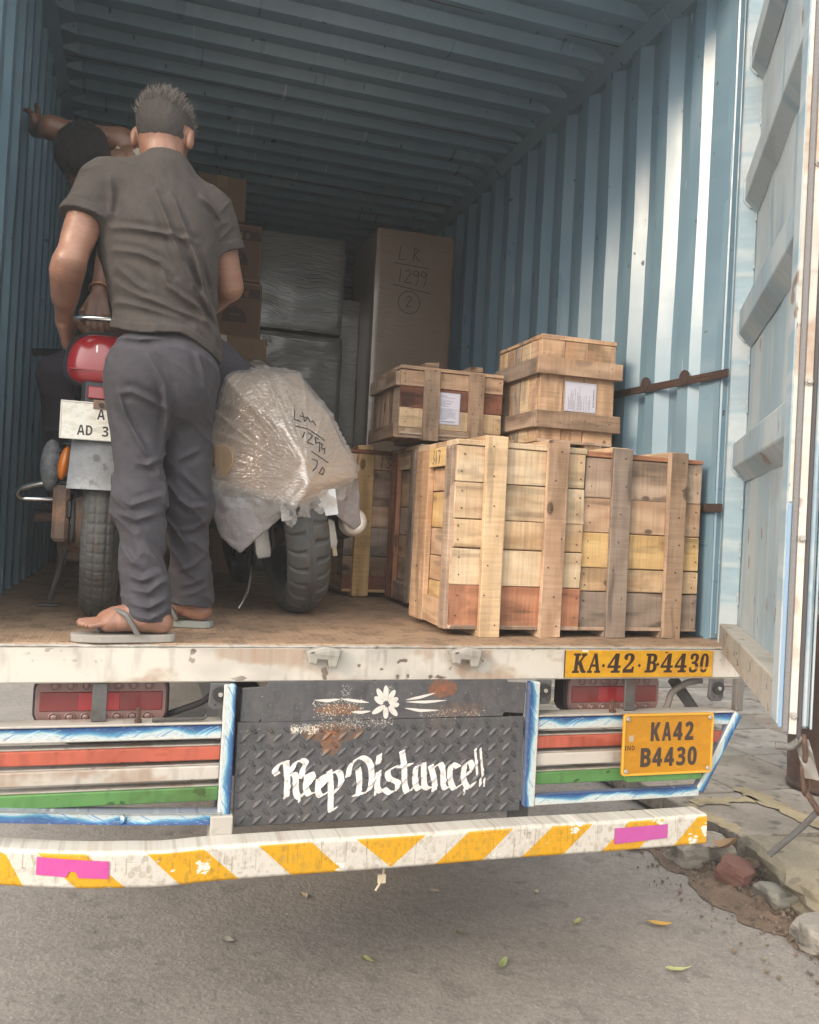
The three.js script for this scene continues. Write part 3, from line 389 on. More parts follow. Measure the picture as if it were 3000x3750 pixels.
for (const s of [1, -1]) {
  const gd = new THREE.Group(); gd.name = numbered('lamp_guard'); truck.add(gd);
  const X = x => s > 0 ? x : -x - 0.012, o = s > 0 ? 0.3 : 0.9, B = (n, a, b, w, d, z, m, f) => mesh(n, bar([X(a[0]), a[1]], [X(b[0]), b[1]], w, d, z, o + (f || 0)), m, gd);
  mesh('upright', bar([X(0.452), s > 0 ? 0.632 : 1.012], [X(0.452), s > 0 ? 1.012 : 0.632], 0.034, 0.03, 0.022, o), M.flame, gd);
  if (s > 0) { B('bottom_bar', [0.47, 0.65], [1.06, 0.652], 0.032, 0.028, 0.020, M.flame, 0.5); B('corner_bar', [1.20, 0.902], [1.062, 0.652], 0.032, 0.028, 0.0215, M.flame, 0.2); }
  else { B('bottom_bar', [0.71, 0.664], [0.47, 0.652], -0.032, 0.028, 0.020, M.flame, 0.5); B('bottom_bar', [1.07, 0.692], [0.71, 0.664], -0.032, 0.028, 0.0185, M.flame, 0.1); B('corner_bar', [1.2, 0.902], [1.07, 0.70], 0.032, 0.028, 0.0215, M.flame, 0.2); }
  B('end_bar', [1.203, 0.91], [1.203, 1.012], 0.03, 0.026, 0.019, M.steel);
  mesh('slat', s > 0 ? bar([0.468, 0.884], [1.19, 0.884], 0.038, 0.03, 0.014, o) : bar([-1.19, 0.884], [-0.48, 0.884], 0.038, 0.03, 0.014, o), M.flame, gd);
  mesh('ledge', box(s > 0 ? 0.468 : -1.18, s > 0 ? 1.18 : -0.48, 0.9045, 0.9105, -0.05, 0.018, 0.002), M.greyWhite, gd);
  for (const [y, m] of [[0.824, M.slatRed], [0.771, M.slatWhite], [0.713, M.slatGreen]]) { const x1 = 1.19 - (0.9 - y) * 0.52; const a = s > 0 ? 0.468 : -x1, b = s > 0 ? x1 : -0.48; mesh('slat', box(a, b, y - 0.0185, y + 0.0185, -0.014, 0.008, 0.003, { uo: y * 7 + s, L: 0 }), m, gd); mesh('slat_back', box(a, b, y + 0.019, y + 0.023, -0.04, 0.0, 0.001, { uo: y, L: 0 }), M.greyWhite, gd); }
  // lamp strap and bolts
  const lx = s > 0 ? 0.805 : -0.80; mesh('strap', box(lx - 0.019, lx + 0.019, 0.9112, 1.015, -0.02, -0.012, 0.002), M.darkSteel, gd);
  const bx = s > 0 ? 0.735 : -0.70; mesh('bolt', merge([cyl(0.0055, 0.0055, 0.042, [bx, 0.93, 0.0], 'y', 10), cyl(0.011, 0.011, 0.008, [bx, 0.9145, 0], 'y', 6)]), M.rust, gd);
  for (const x of s > 0 ? [0.488, 1.12] : [-0.49, -1.13]) { const br = mesh('hinge_bracket', extr([[x - 0.024, 1.012], [x - 0.028, 0.955], [x - 0.018, 0.944], [x + 0.018, 0.944], [x + 0.024, 0.955], [x + 0.024, 1.012]], 0.01, 0.002), M.darkSteel, gd); br.position.z = -0.004; mesh('roller', merge([cyl(0.02, 0.02, 0.012, [x, 0.986, 0.012], 'z', 24)]), M.rubber, gd); mesh('pin', cyl(0.006, 0.006, 0.006, [x, 0.986, 0.02], 'z', 12), M.alloy, gd); for (const q of [-0.012, 0.012]) mesh('hole', cyl(0.0032, 0.0032, 0.004, [x + q, 0.956, 0.007], 'z', 10), M.black, gd); }
  // tail lamp: dark housing, red band between rows of round lenses
  const lamp = new THREE.Group(); lamp.name = numbered('tail_lamp'); truck.add(lamp);
  const c = s > 0 ? 0.785 : -0.795, hw = 0.165, hy = 0.06, cy = 0.953, pl = (w, h2_, rad) => { const sh = []; const N = 6; for (const [qx, qy, a0] of [[1, 1, 0], [-1, 1, 90], [-1, -1, 180], [1, -1, 270]]) for (let i = 0; i <= N; i++) { const a = (a0 + 90 * i / N) * D2R; sh.push([c + qx * (w - rad) + Math.cos(a) * rad, cy + qy * (h2_ - rad) + Math.sin(a) * rad]); } return sh; };
  const hg = mesh('housing', extr(pl(hw + 0.008, hy + 0.006, 0.035), 0.06, 0.003), M.black, lamp); hg.position.z = -0.155;
  const redM = phy({ color: RGB(0.17, 0.022, 0.022), roughness: 0.22, clearcoat: 0.8, clearcoatRoughness: 0.25 }), clM = phy({ color: RGB(0.20, 0.11, 0.10), roughness: 0.3, clearcoat: 0.7, clearcoatRoughness: 0.3 });
  const ln = mesh('lens', extr(pl(hw, hy, 0.032), 0.014, 0.004), clM, lamp); ln.position.z = -0.092;
  mesh('red_band', box(c - hw + 0.008, c + hw - 0.008, cy - 0.026, cy + 0.026, -0.085, -0.0705, 0.002), redM, lamp); mesh('red_reflector', box(c - 0.06, c + 0.045, cy - 0.024, cy + 0.024, -0.071, -0.0685, 0.001), phy({ color: RGB(0.30, 0.025, 0.03), roughness: 0.3, clearcoat: 0.5 }), lamp);
  const rg = new THREE.TorusGeometry(0.0125, 0.0026, 6, 20), dk = new THREE.SphereGeometry(0.0095, 12, 8, 0, 6.3, 0, 1.2).rotateX(Math.PI / 2).scale(1, 1, 0.5);
  for (let i = 0; i < 7; i++) for (const y of [0.042, -0.043]) { const q = new THREE.Vector3(c - hw + 0.045 + i * (2 * hw - 0.09) / 6, cy + y, -0.0735); const a = mesh('lens_ring', rg, clM, lamp); a.position.copy(q); const b = mesh('lens_bull', dk, clM, lamp); b.position.copy(q); }
}
tp('allen_key', tube([[-0.665, 0.917, 0.005], [-0.58, 0.918, 0.005], [-0.535, 0.9185, 0.005], [-0.524, 0.923, 0.005], [-0.523, 0.932, 0.005]], 0.0045, 30, 6), M.darkSteel);
tp('cable', tube([[-0.505, 0.975, -0.05], [-0.53, 0.945, -0.08], [-0.585, 0.92, -0.1], [-0.63, 0.90, -0.12]], 0.009, 20, 8), M.rubber);
tp('conduit', tube([[1.10, 1.0, -0.05], [1.05, 0.99, -0.06], [1.0, 0.955, -0.07], [0.985, 0.91, -0.07], [0.96, 0.88, -0.08]], 0.011, 30, 8), std({ color: RGB(0.16, 0.145, 0.13), roughness: 0.7 }));
tp('brace', bar([1.02, 1.0], [1.19, 0.80], 0.04, 0.005, -0.1), M.darkSteel);
for (const x of [-0.13]) tp('loose_wire', tube([[0.0 + x * 0, 0.57, 0.03], [-0.01, 0.5, 0.05], [-0.015, 0.465, 0.055], [-0.035, 0.435, 0.06]], 0.0035, 20, 6), std({ color: RGB(0.5, 0.42, 0.3), roughness: 0.7 }));
tp('wire_tag', box(-0.028, -0.004, 0.452, 0.478, 0.05, 0.058, 0.002), std({ color: RGB(0.62, 0.52, 0.38), roughness: 0.6 }));
for (const x of [-0.47, 0.44]) { tp('bumper_bracket', box(x - 0.03, x + 0.03, 0.52, x < 0 ? 0.66 : 0.63, -0.05, x < 0 ? 0.036 : -0.02, 0.003), x < 0 ? M.greyWhite : M.darkSteel); tp('bumper_hanger', box(x - 0.012, x + 0.012, 0.60, 0.95, -0.10, -0.052, 0.003), M.darkSteel); }
// ---- striped bumper, bent back at the left end
{
  const st = []; for (let i = 0; i <= 90; i++) { const x = mix(-1.22, 1.02, i / 90); const t = clamp((-0.66 - x) / 0.56); st.push([x, 0.002 * n3(x * 3, 0, 0) - 0.004 * sst(-0.72, -0.62, x) * sst(-0.5, -0.62, x), 0.118 - 0.17 * t * t * (1.2 - 0.2 * t)]); }
  const prof = []; const r = 0.012, y0 = 0.518, y1 = 0.613, dz = 0.085; for (const [cy, cz, a0] of [[y0 + r, -r, -90], [y1 - r, -r, 0], [y1 - r, -dz + r, 90], [y0 + r, -dz + r, 180]]) for (let i = 0; i <= 4; i++) { const a = (a0 + 22.5 * i) * D2R; prof.push([cy + Math.sin(a) * r, cz + Math.cos(a) * r]); } prof.push(prof[0]);
  const bt = canvasTex(2048, 192, (x, w, h) => { const q = rng(9), X = mm => (mm / 1000 + 1.22) / 2.24 * w, Y = mm => (0.622 - mm / 1000) / 0.116 * h;
    x.fillStyle = '#bcb8af'; x.fillRect(0, 0, w, h); x.fillStyle = '#c4910e';
    for (const p of [[-1060,627,-1000,597,-950,518,-1010,518], [-934,614,-818,614,-701,514,-820,514], [-659,606,-521,606,-419,514,-569,514], [-379,606,-239,606,-135,514,-281,514], [-116,609,90,609,-11,525], [222,612,358,612,255,514,108,514], [491,613,621,613,512,514,378,514], [745,613,872,613,770,514,640,514], [993,613,1024,613,1024,514,895,514]]) { x.beginPath(); for (let i = 0; i < p.length; i += 2) x.lineTo(X(p[i]) + rr(-2, 2, q), Y(p[i + 1])); x.closePath(); x.fill(); }
    x.fillStyle = '#bcb8af'; x.fillRect(0, 0, w, Y(607)); for (let i = 0; i < 150; i++) { x.fillStyle = `rgba(200,196,186,${0.5 + 0.5 * q()})`; const s = 0.8 + 5 * Math.pow(q(), 4); const cx = q() * w, cy = q() * h; x.beginPath(); for (let k = 0; k < 7; k++) x.lineTo(cx + Math.cos(k * 0.9) * s * rr(0.5, 1.6, q), cy + Math.sin(k * 0.9) * s * rr(0.5, 1.6, q)); x.fill(); }
    for (const [a, b, n] of [[-520, 560, 22], [560, 600, 20], [970, 540, 16], [1015, 560, 20], [-150, 530, 16], [300, 525, 14], [840, 600, 14]]) for (let i = 0; i < n; i++) { x.fillStyle = '#d8d4cb'; x.beginPath(); x.ellipse(X(a + rr(-14, 14, q)), Y(b + rr(-16, 16, q)), 2 + 6 * q(), 2 + 7 * q(), q() * 3, 0, 7); x.fill(); }
    for (let i = 0; i < 3600; i++) { x.fillStyle = `rgba(${q() < 0.5 ? '92,80,66' : '140,124,102'},${0.04 + 0.18 * q()})`; const s = 1 + 9 * Math.pow(q(), 3); x.beginPath(); x.ellipse(q() * w, q() * h, s * rr(0.5, 1, q), s * rr(0.8, 2.4, q), 0, 0, 7); x.fill(); }
    for (let i = 0; i < 130; i++) { x.strokeStyle = `rgba(104,86,64,${0.1 + 0.25 * q()})`; x.lineWidth = 1 + 3 * q(); const a = q() * w, y0 = 12 + q() * 60; x.beginPath(); x.moveTo(a, y0); x.lineTo(a + rr(-4, 4, q), y0 + rr(20, 110, q)); x.stroke(); } for (let i = 0; i < 420; i++) { x.fillStyle = `rgba(60,40,25,${0.3 + 0.5 * q()})`; x.fillRect(q() * w, h - 3 - 8 * q() * q() * 3, 1 + 6 * q(), 1 + 3 * q()); } });
  const g = sheet(90, prof.length - 1, (u, v, i, j) => { const s = st[i], p = prof[j]; return [s[0], p[0] + s[1], s[2] + p[1], (s[0] + 1.22) / 2.24, (p[0] - 0.506) / 0.116]; });
  const ends = []; for (const i of [0, 90]) { const sh = new THREE.ShapeGeometry(new THREE.Shape(prof.slice(0, -1).map(p => new THREE.Vector2(p[1], p[0])))); const p = sh.attributes.position; for (let k = 0; k < p.count; k++) p.setXYZ(k, st[i][0], p.getY(k) + st[i][1], st[i][2] + p.getX(k)); sh.computeVertexNormals(); const uvp = sh.attributes.uv; for (let k = 0; k < p.count; k++) uvp.setXY(k, (st[i][0] + 1.22) / 2.24, (p.getY(k) - 0.506) / 0.116); ends.push(sh); }
  const bump = tp('rear_bumper', mergeGeometries([g.toNonIndexed(), ...ends.map(e => e.toNonIndexed())]), std({ map: bt, roughness: 0.42, bumpMap: scaled(T.white, 0.5, 2).bump, bumpScale: 0.001 }));
  const zAt = x => { const t = clamp((-0.66 - x) / 0.56); return 0.118 - 0.17 * t * t * (1.2 - 0.2 * t); };
  const tape = (x0, x1, ya, yb, tear, c) => { const g = sheet(24, 6, (u, v) => { const x = mix(x0, x1, u); let y = mix(ya[0], ya[1], u) * (1 - v) + mix(yb[0], yb[1], u) * v; if (tear && Math.abs(u - 0.5) < 0.07) y = mix(y, mix(ya[1], yb[1], 0.5) + 0.004, v < 0.5 ? (1 - v * 2) * 0.75 : 0); return [x, y, zAt(x) + 0.0022 + 0.0012 * Math.max(0, n3(x * 50, y * 60, 2)), u, v]; }); mesh('pink_tape', g, phy({ color: RGB(...c), roughness: 0.3, clearcoat: 0.5, clearcoatRoughness: 0.2, side: THREE.DoubleSide }), bump); };
  tape(-0.925, -0.752, [0.555, 0.546], [0.600, 0.590], true, [0.46, 0.06, 0.26]); tape(0.690, 0.876, [0.541, 0.549], [0.589, 0.591], false, [0.42, 0.07, 0.28]);
}
// ---- number plates
{
  const bt = canvasTex(1092, 170, (x, w, h) => { const q = rng(3); x.fillStyle = '#bf8e0d'; x.fillRect(0, 0, w, h);
    for (let i = 0; i < 300; i++) { x.fillStyle = `rgba(${q() < 0.5 ? '170,110,14' : '215,165,30'},${0.08 + 0.15 * q()})`; const s = 3 + 30 * q() * q(); x.beginPath(); x.ellipse(q() * w, q() * h, s * 1.8, s, 0, 0, 7); x.fill(); }
    x.fillStyle = '#2b1a12'; x.textBaseline = 'alphabetic'; const gl = (t, a, wd, hh = 118) => { x.save(); x.translate(a, 138); x.transform(1, 0, -0.1, 1, 0, 0); x.font = 'bold 150px serif'; const m = x.measureText(t).width; x.scale(wd / m, hh / 108); x.fillText(t, 0, 0); x.lineWidth = 5; x.strokeStyle = '#2b1a12'; x.strokeText(t, 0, 0); x.restore(); };
    gl('K', 52, 96); gl('A', 160, 92); gl('4', 300, 96); gl('2', 410, 88); gl('B', 572, 92); gl('4', 690, 92); gl('4', 795, 92); gl('3', 905, 76); gl('0', 985, 70);
    for (const [a, b] of [[275, 95], [535, 95], [672, 88]]) { x.save(); x.translate(a, b); x.rotate(0.7); x.fillRect(-9, -9, 18, 18); x.restore(); }
    x.strokeStyle = 'rgba(205,150,40,.9)'; for (let i = 0; i < 5; i++) { x.lineWidth = 2 + 2 * q(); x.beginPath(); x.moveTo(930 + 20 * q(), 104 + i * 4); x.lineTo(1080, 108 + i * 3); x.stroke(); }
    x.fillStyle = '#d9d4c8'; x.fillRect(120, 0, 44, 9); x.fillStyle = '#3a2415'; x.beginPath(); x.ellipse(735, 12, 12, 5, -0.2, 0, 7); x.fill(); x.fillRect(0, 0, 6, h); });
  const g = box(0.556, 1.101, 1.0215, 1.107, 0.0, 0.0035, 0.001), p = g.attributes.position, uv = g.attributes.uv; for (let i = 0; i < p.count; i++) uv.setXY(i, (p.getX(i) - 0.556) / 0.545, (p.getY(i) - 1.0215) / 0.0855); tp('painted_number_board', g, std({ map: bt, roughness: 0.5 }));
  const X0 = 0.7475, X1 = 1.077, Y0 = 0.7235, Y1 = 0.9145;
  const pt = canvasTex(1024, 600, (x, w, h) => { const q = rng(4); x.fillStyle = '#b07a0b'; x.fillRect(0, 0, w, h);
    for (let i = 0; i < 260; i++) { x.fillStyle = `rgba(${q() < 0.5 ? '150,92,14' : '208,150,28'},${0.05 + 0.12 * q()})`; const s = 4 + 40 * q() * q(); x.beginPath(); x.ellipse(q() * w, q() * h, s * 1.6, s, 0, 0, 7); x.fill(); }
    const T2 = (t, a, b, wd, fs, dx, dy, c) => { x.save(); x.fillStyle = c; x.translate(a + dx, b + dy); x.font = `bold ${fs}px sans-serif`; const m = x.measureText(t).width; x.scale(wd / m, 1); x.fillText(t, 0, 0); x.restore(); };
    const lines = [['K', 300, 268, 118], ['A', 428, 268, 118], ['4', 556, 268, 118], ['2', 690, 268, 112], ['B', 196, 520, 128], ['4', 330, 520, 124], ['4', 466, 520, 124], ['3', 606, 520, 116], ['0', 734, 520, 118]];
    
    x.fillStyle = '#2c1e0e'; x.font = 'bold 62px sans-serif'; x.fillText('IND', 22, 352); x.fillStyle = '#a9957f'; x.fillRect(66, 206, 54, 62); x.fillStyle = 'rgba(90,72,40,.5)'; x.font = '22px monospace'; });
  const pg = new THREE.Shape(); { const rad = 0.012, a = X0, b = X1, c = Y0, d = Y1; pg.moveTo(a + rad, c); pg.lineTo(b - rad, c); pg.quadraticCurveTo(b, c, b, c + rad); pg.lineTo(b, d - rad); pg.quadraticCurveTo(b, d, b - rad, d); pg.lineTo(a + rad, d); pg.quadraticCurveTo(a, d, a, d - rad); pg.lineTo(a, c + rad); pg.quadraticCurveTo(a, c, a + rad, c); }
  const eg = new THREE.ExtrudeGeometry(pg, { depth: 0.003, bevelEnabled: true, bevelSize: 0.0015, bevelThickness: 0.0015, bevelSegments: 2 }), ep = eg.attributes.position, eu = eg.attributes.uv; for (let i = 0; i < ep.count; i++) eu.setXY(i, clamp((ep.getX(i) - X0) / (X1 - X0), 0.002, 0.998), clamp((ep.getY(i) - Y0) / (Y1 - Y0), 0.002, 0.998));
  const np = tp('number_plate', eg, std({ map: pt, roughness: 0.35 })); np.position.z = 0.046;
  const font = await new FontLoader().loadAsync('fonts/droid/droid_sans_bold.typeface.json'); const chM = std({ color: RGB(0.045, 0.028, 0.02), roughness: 0.45 });
  for (const [t, a, b, wd] of [['K', 300, 268, 118], ['A', 428, 268, 118], ['4', 556, 268, 118], ['2', 690, 268, 112], ['B', 196, 520, 128], ['4', 330, 520, 124], ['4', 466, 520, 124], ['3', 606, 520, 116], ['0', 734, 520, 118]]) { const tg = new TextGeometry(t, { font, size: 0.06, depth: 0.0012, curveSegments: 5, bevelEnabled: true, bevelThickness: 0.0012, bevelSize: 0.0012, bevelSegments: 2 }); tg.computeBoundingBox(); const bb = tg.boundingBox, k = (wd - 14) / 1024 * (X1 - X0) / (bb.max.x - bb.min.x), ky = 0.0595 / (bb.max.y - bb.min.y); tg.translate(-bb.min.x, -bb.min.y, 0); tg.scale(k, ky, 1); tg.translate(X0 + (a + 7) / 1024 * (X1 - X0), Y1 - b / 600 * (Y1 - Y0), 0.0042); mesh('embossed_character', tg, chM, np); }
  const rim = new THREE.Shape(pg.getPoints(6)); const inner = pg.getPoints(6).map(v => new THREE.Vector2(mix(v.x, (X0 + X1) / 2, 0.028), mix(v.y, (Y0 + Y1) / 2, 0.05))); rim.holes.push(new THREE.Path(inner)); mesh('plate_rim', new THREE.ExtrudeGeometry(rim, { depth: 0.003, bevelEnabled: true, bevelSize: 0.0008, bevelThickness: 0.001, bevelSegments: 1 }), std({ color: RGB(0.62, 0.33, 0.03), roughness: 0.4 }), np).position.z = 0.004;
  for (const [a, b] of [[X0 + 0.014, Y0 + 0.014], [X1 - 0.014, Y0 + 0.014], [X0 + 0.014, Y1 - 0.014], [X1 - 0.014, Y1 - 0.014]]) mesh('screw', merge([cyl(0.0075, 0.0055, 0.004, [a, b, 0.0095], 'z', 14)]), M.alloy, np);
  tp('plate_bracket', box(0.775, 1.05, 0.70, 0.73, 0.02, 0.045, 0.002), M.slatGreen);
  for (const x of [0.80, 1.02]) tp('plate_stay', box(x - 0.01, x + 0.01, 0.72, 0.90, 0.009, 0.045, 0.002), M.darkSteel);
}
// ---- chassis, axle and wheels below the deck
for (const s of [1, -1]) tp('chassis_rail', box(Math.min(s * 0.36, s * 0.44), Math.max(s * 0.36, s * 0.44), 0.72, 0.98, -8.2, -0.12, 0.006), M.darkSteel);
for (const z of [-0.25, -1.1, -2.0, -3.0, -4.0, -5.0]) tp('cross_member', box(-1.18, 1.18, 0.985, 1.065, z - 0.03, z + 0.03, 0.004), M.darkSteel);
tp('axle', cyl(0.07, 0.07, 1.9, [0, 0.5, -3.3], 'x', 20), M.darkSteel);
for (const s of [1, -1]) {
  const prof = []; for (let i = 0; i <= 24; i++) { const a = i / 24 * Math.PI * 2; const w = Math.sign(Math.cos(a)) * Math.pow(Math.abs(Math.cos(a)), 0.6) * 0.12, h = 0.38 + Math.sign(Math.sin(a)) * Math.pow(Math.abs(Math.sin(a)), 0.75) * 0.12; prof.push([h, w]); }
  for (const dx of [0.72, 0.99]) { const g = lathe(prof, 40); g.rotateZ(Math.PI / 2); g.translate(s * dx, 0.5, -3.3); const w = tp('truck_wheel', g, M.rubber); mesh('hub', merge([cyl(0.28, 0.28, 0.16, [s * dx, 0.5, -3.3], 'x', 24), cyl(0.1, 0.1, 0.22, [s * dx, 0.5, -3.3], 'x', 16)]), M.greyWhite, w); }
  tp('mud_flap', box(s > 0 ? 0.6 : -1.14, s > 0 ? 1.14 : -0.6, 0.35, 0.98, -2.62, -2.612, 0.002), M.rubber);
}
tp('cab', extr([[-1.15, 0.5], [1.15, 0.5], [1.15, 2.4], [1.0, 2.75], [-1.0, 2.75], [-1.15, 2.4]], 1.7, 0.05), M.slatWhite).position.z = -8.0;
for (const s of [1, -1]) { const g = cyl(0.48, 0.48, 0.26, [s * 0.98, 0.48, -7.0], 'x', 32); tp('truck_wheel', g, M.rubber); }
// ---- open door leaf: local x runs from the hinge to the free edge, local z towards the viewer's side
{
  const door = new THREE.Group(); door.name = 'cargo_door'; truck.add(door); door.position.set(1.19, 0, -0.09); door.rotation.y = Math.atan2(-0.849, -0.529);
  const dp = (n, g, m) => mesh(n, g, m, door), W = 1.20, Y0 = 1.098, Y1 = 3.6;
  dp('panel', boxUV(sheet(40, 80, (u, v) => { const x = u * W, y = mix(Y0, Y1, v); return [x, y, -0.060 + 0.004 * n3(x * 3, y * 2.5, 3) + 0.002 * n3(x * 9, y * 6, 4)]; }), 0), M.door); dp('outer_skin', box(0.0, W, Y0, Y1, -0.068, -0.064, 0.001), M.door);
  dp('hinge_stile', box(-0.05, 0.0, Y0, Y1, -0.062, 0.0, 0.004, { L: 1 }), M.doorBlue);
  dp('free_stile', box(1.12, W, Y0, Y1, -0.062, 0.0, 0.006, { L: 1 }), M.door);
  dp('bottom_rail', box(0.0, 1.12, Y0, 1.187, -0.063, -0.002, 0.004, { L: 0 }), M.greyWhite);
  for (const y of [1.675, 2.135, 2.595, 3.055]) { const g = extr([[-0.059, 0], [-0.02, 0.045], [-0.018, 0.05], [-0.018, 0.125], [-0.02, 0.13], [-0.059, 0.165]], 1.118, 0); g.rotateY(Math.PI / 2); g.scale(1, 1, 1); const p = g.attributes.position; const q = new Float32Array(p.count * 3); g.computeBoundingBox(); g.translate(-g.boundingBox.min.x + 0.001, 0, 0); for (let i = 0; i < p.count; i++) p.setZ(i, -p.getZ(i)); const idx = g.index ? g : g; const g2 = flat(boxUV(g, 0)); const pp = g2.attributes.position; for (let i = 0; i < pp.count; i += 3) { const a = [pp.getX(i), pp.getY(i), pp.getZ(i)]; pp.setXYZ(i, pp.getX(i + 2), pp.getY(i + 2), pp.getZ(i + 2)); pp.setXYZ(i + 2, ...a); } g2.computeVertexNormals(); g2.translate(0, y, 0); dp('rib', boxUV(g2, 0), M.doorBlue);
    dp('weld_bead', tube([[0.004, y + 0.02, -0.04], [0.002, y + 0.05, -0.017], [0.004, y + 0.12, -0.017]], 0.0045, 20, 6), M.doorBlue); }
  for (let i = 0; i < 14; i++) { const y = 1.25 + i * 0.165; dp('weld_bead', tube([[0.003, y, -0.057], [0.003, y + 0.05, -0.056]], 0.004, 6, 5), M.doorBlue); }
  // gasket sandwich on the free edge
  const blueEdge = std({ color: RGB(0.20, 0.30, 0.42), roughness: 0.5 });
  dp('edge_band', box(W + 0.0005, W + 0.003, Y0, 1.56, -0.010, -0.002, 0.001), blueEdge); dp('edge_band', box(W + 0.0005, W + 0.003, 1.565, Y1, -0.010, -0.002, 0.001), M.white);
  dp('gasket', box(W + 0.0005, W + 0.01, Y0 - 0.01, Y1, -0.022, -0.0105, 0.005, { L: 1 }), std({ color: RGB(0.16, 0.155, 0.155), roughness: 0.7, bumpMap: scaled(T.concrete, 3).bump, bumpScale: 0.002 }));
  dp('retainer_strip', box(W + 0.0005, W + 0.006, Y0 - 0.012, Y1, -0.038, -0.0225, 0.001, { L: 1 }), M.white);
  dp('gasket', box(W + 0.0005, W + 0.010, Y0 - 0.03, Y1, -0.047, -0.0385, 0.004, { L: 1 }), std({ color: RGB(0.055, 0.05, 0.052), roughness: 0.7 }));
  
  for (const y of [1.125, 1.49, 1.815, 2.27, 2.7, 3.1]) { dp('bolt', merge([cyl(0.008, 0.008, 0.003, [W + 0.0085, y, -0.030], 'x', 16), cyl(0.006, 0.0045, 0.006, [W + 0.0125, y, -0.030], 'x', 12)]), M.alloy); }
  dp('rust_bolt', merge([cyl(0.012, 0.008, 0.012, [0.95, 1.615, -0.054], 'z', 8)]), M.rust);
  // torn plastic flap, pin and chain hanging from the corner
  dp('torn_flap', sheet(10, 10, (u, v) => [W + 0.004 + 0.01 * n3(u * 3, v * 3, 1) + 0.015 * v, Y0 - 0.02 - 0.075 * v, -0.035 - 0.03 * u - 0.02 * v + 0.006 * Math.sin(u * 7)]), phy({ color: RGB(0.14, 0.125, 0.11), roughness: 0.4, side: THREE.DoubleSide }));
  const link = (a, b, r) => { const d = V3(b[0] - a[0], b[1] - a[1], b[2] - a[2]), L = d.length(), g = tube([[0, -L / 2, 0], [0.011, -L / 2 + 0.012, 0], [0.011, L / 2 - 0.012, 0], [0, L / 2, 0], [-0.011, L / 2 - 0.012, 0], [-0.011, -L / 2 + 0.012, 0]], r, 36, 7, true); g.applyQuaternion(new THREE.Quaternion().setFromUnitVectors(V3(0, 1, 0), d.normalize())); g.translate((a[0] + b[0]) / 2, (a[1] + b[1]) / 2, (a[2] + b[2]) / 2); return g; };
  dp('chain_link', link([W + 0.004, 1.085, -0.052], [W + 0.004, 1.025, -0.055], 0.005), M.rust); dp('chain_link', link([W + 0.004, 1.03, -0.055], [W + 0.006, 0.965, -0.062], 0.005), M.rust); dp('chain_link', link([W + 0.006, 0.973, -0.06], [W + 0.008, 0.93, -0.09], 0.005), M.rust);
  dp('locking_pin', tube([[W + 0.01, 0.938, -0.085], [W + 0.012, 0.90, -0.055], [W + 0.014, 0.835, 0.005]], 0.0065, 12, 8), M.darkSteel);
  dp('hook', tube([[W + 0.004, 1.082, -0.05], [W, 1.06, -0.03], [W, 1.058, 0.0]], 0.008, 12, 8), M.steel);
}
// steel lashing bars on the right wall
for (const [y0, y1] of [[2.087, 2.053], [1.595, 1.583]]) { const g = bar([0, 0], [2.6, 0], 0.03, 0.006, 0); g.rotateY(Math.PI / 2); const b = tp('lashing_bar', g, M.barRust); b.position.set(HW - 0.012, 0, 0); const p = g.attributes.position; for (let i = 0; i < p.count; i++) { const z = p.getZ(i); p.setXYZ(i, p.getX(i), p.getY(i) + mix(y1, y0, clamp(-z / 0.75)) + (z < -0.75 ? 0.02 * Math.min(1, (-z - 0.75)) : 0), z - 0.11); } g.computeVertexNormals(); for (const z of [-0.36, -0.62, -1.3]) { mesh('washer', cyl(0.028, 0.028, 0.008, [-0.006, mix(y1, y0, clamp(-z / 0.86)) + 0.004, z], 'x', 20), M.barRust, b); } }
// ---------------------------------------------------------------- wooden crates
const RC = rng(40);
const inkM = std({ color: RGB(0.03, 0.028, 0.03), roughness: 0.6 });
function ribbon(strokes, wd, z = 0, mx = 0) { // pen strokes as thin raised ink, polyline lists [x, y, x, y ...]
  const gs = []; for (const s0 of strokes) { const s = [s0[0], s0[1]]; for (let i = 0; i + 3 < s0.length; i += 2) { const k = mx ? Math.max(1, Math.ceil(Math.hypot(s0[i + 2] - s0[i], s0[i + 3] - s0[i + 1]) / mx)) : 1; for (let t = 1; t <= k; t++) s.push(mix(s0[i], s0[i + 2], t / k), mix(s0[i + 1], s0[i + 3], t / k)); } for (let i = 0; i + 3 < s.length; i += 2) { const L = Math.hypot(s[i + 2] - s[i], s[i + 3] - s[i + 1]) + wd * 0.6, g = new THREE.BoxGeometry(L, wd, 0.0008); g.rotateZ(Math.atan2(s[i + 3] - s[i + 1], s[i + 2] - s[i])); g.translate((s[i] + s[i + 2]) / 2, (s[i + 1] + s[i + 3]) / 2, z + 0.0004); gs.push(g); } }
  return merge(gs); }
const DIG = { '1': [[0.3, 1, 0.25, 0]], '3': [[0.05, 0.95, 0.5, 1, 0.2, 0.55, 0.5, 0.35, 0.3, 0, 0, 0.1]], '7': [[0, 0.95, 0.55, 1, 0.3, 0]], '2': [[0.05, 0.8, 0.3, 1, 0.5, 0.75, 0.0, 0.02, 0.55, 0.05]], '9': [[0.5, 0.85, 0.2, 1, 0.05, 0.7, 0.3, 0.55, 0.5, 0.85, 0.45, 0.3, 0.3, -0.1]], 'L': [[0.1, 1, 0.0, 0, 0.5, 0.02]], 'R': [[0.1, 0, 0.15, 1, 0.5, 0.85, 0.2, 0.5, 0.55, 0]], '0': [[0.25, 1, 0.02, 0.6, 0.1, 0.05, 0.4, 0.1, 0.5, 0.6, 0.25, 1]], 't': [[0.2, 1, 0.2, 0, 0.45, 0.05], [0, 0.7, 0.5, 0.75]] };
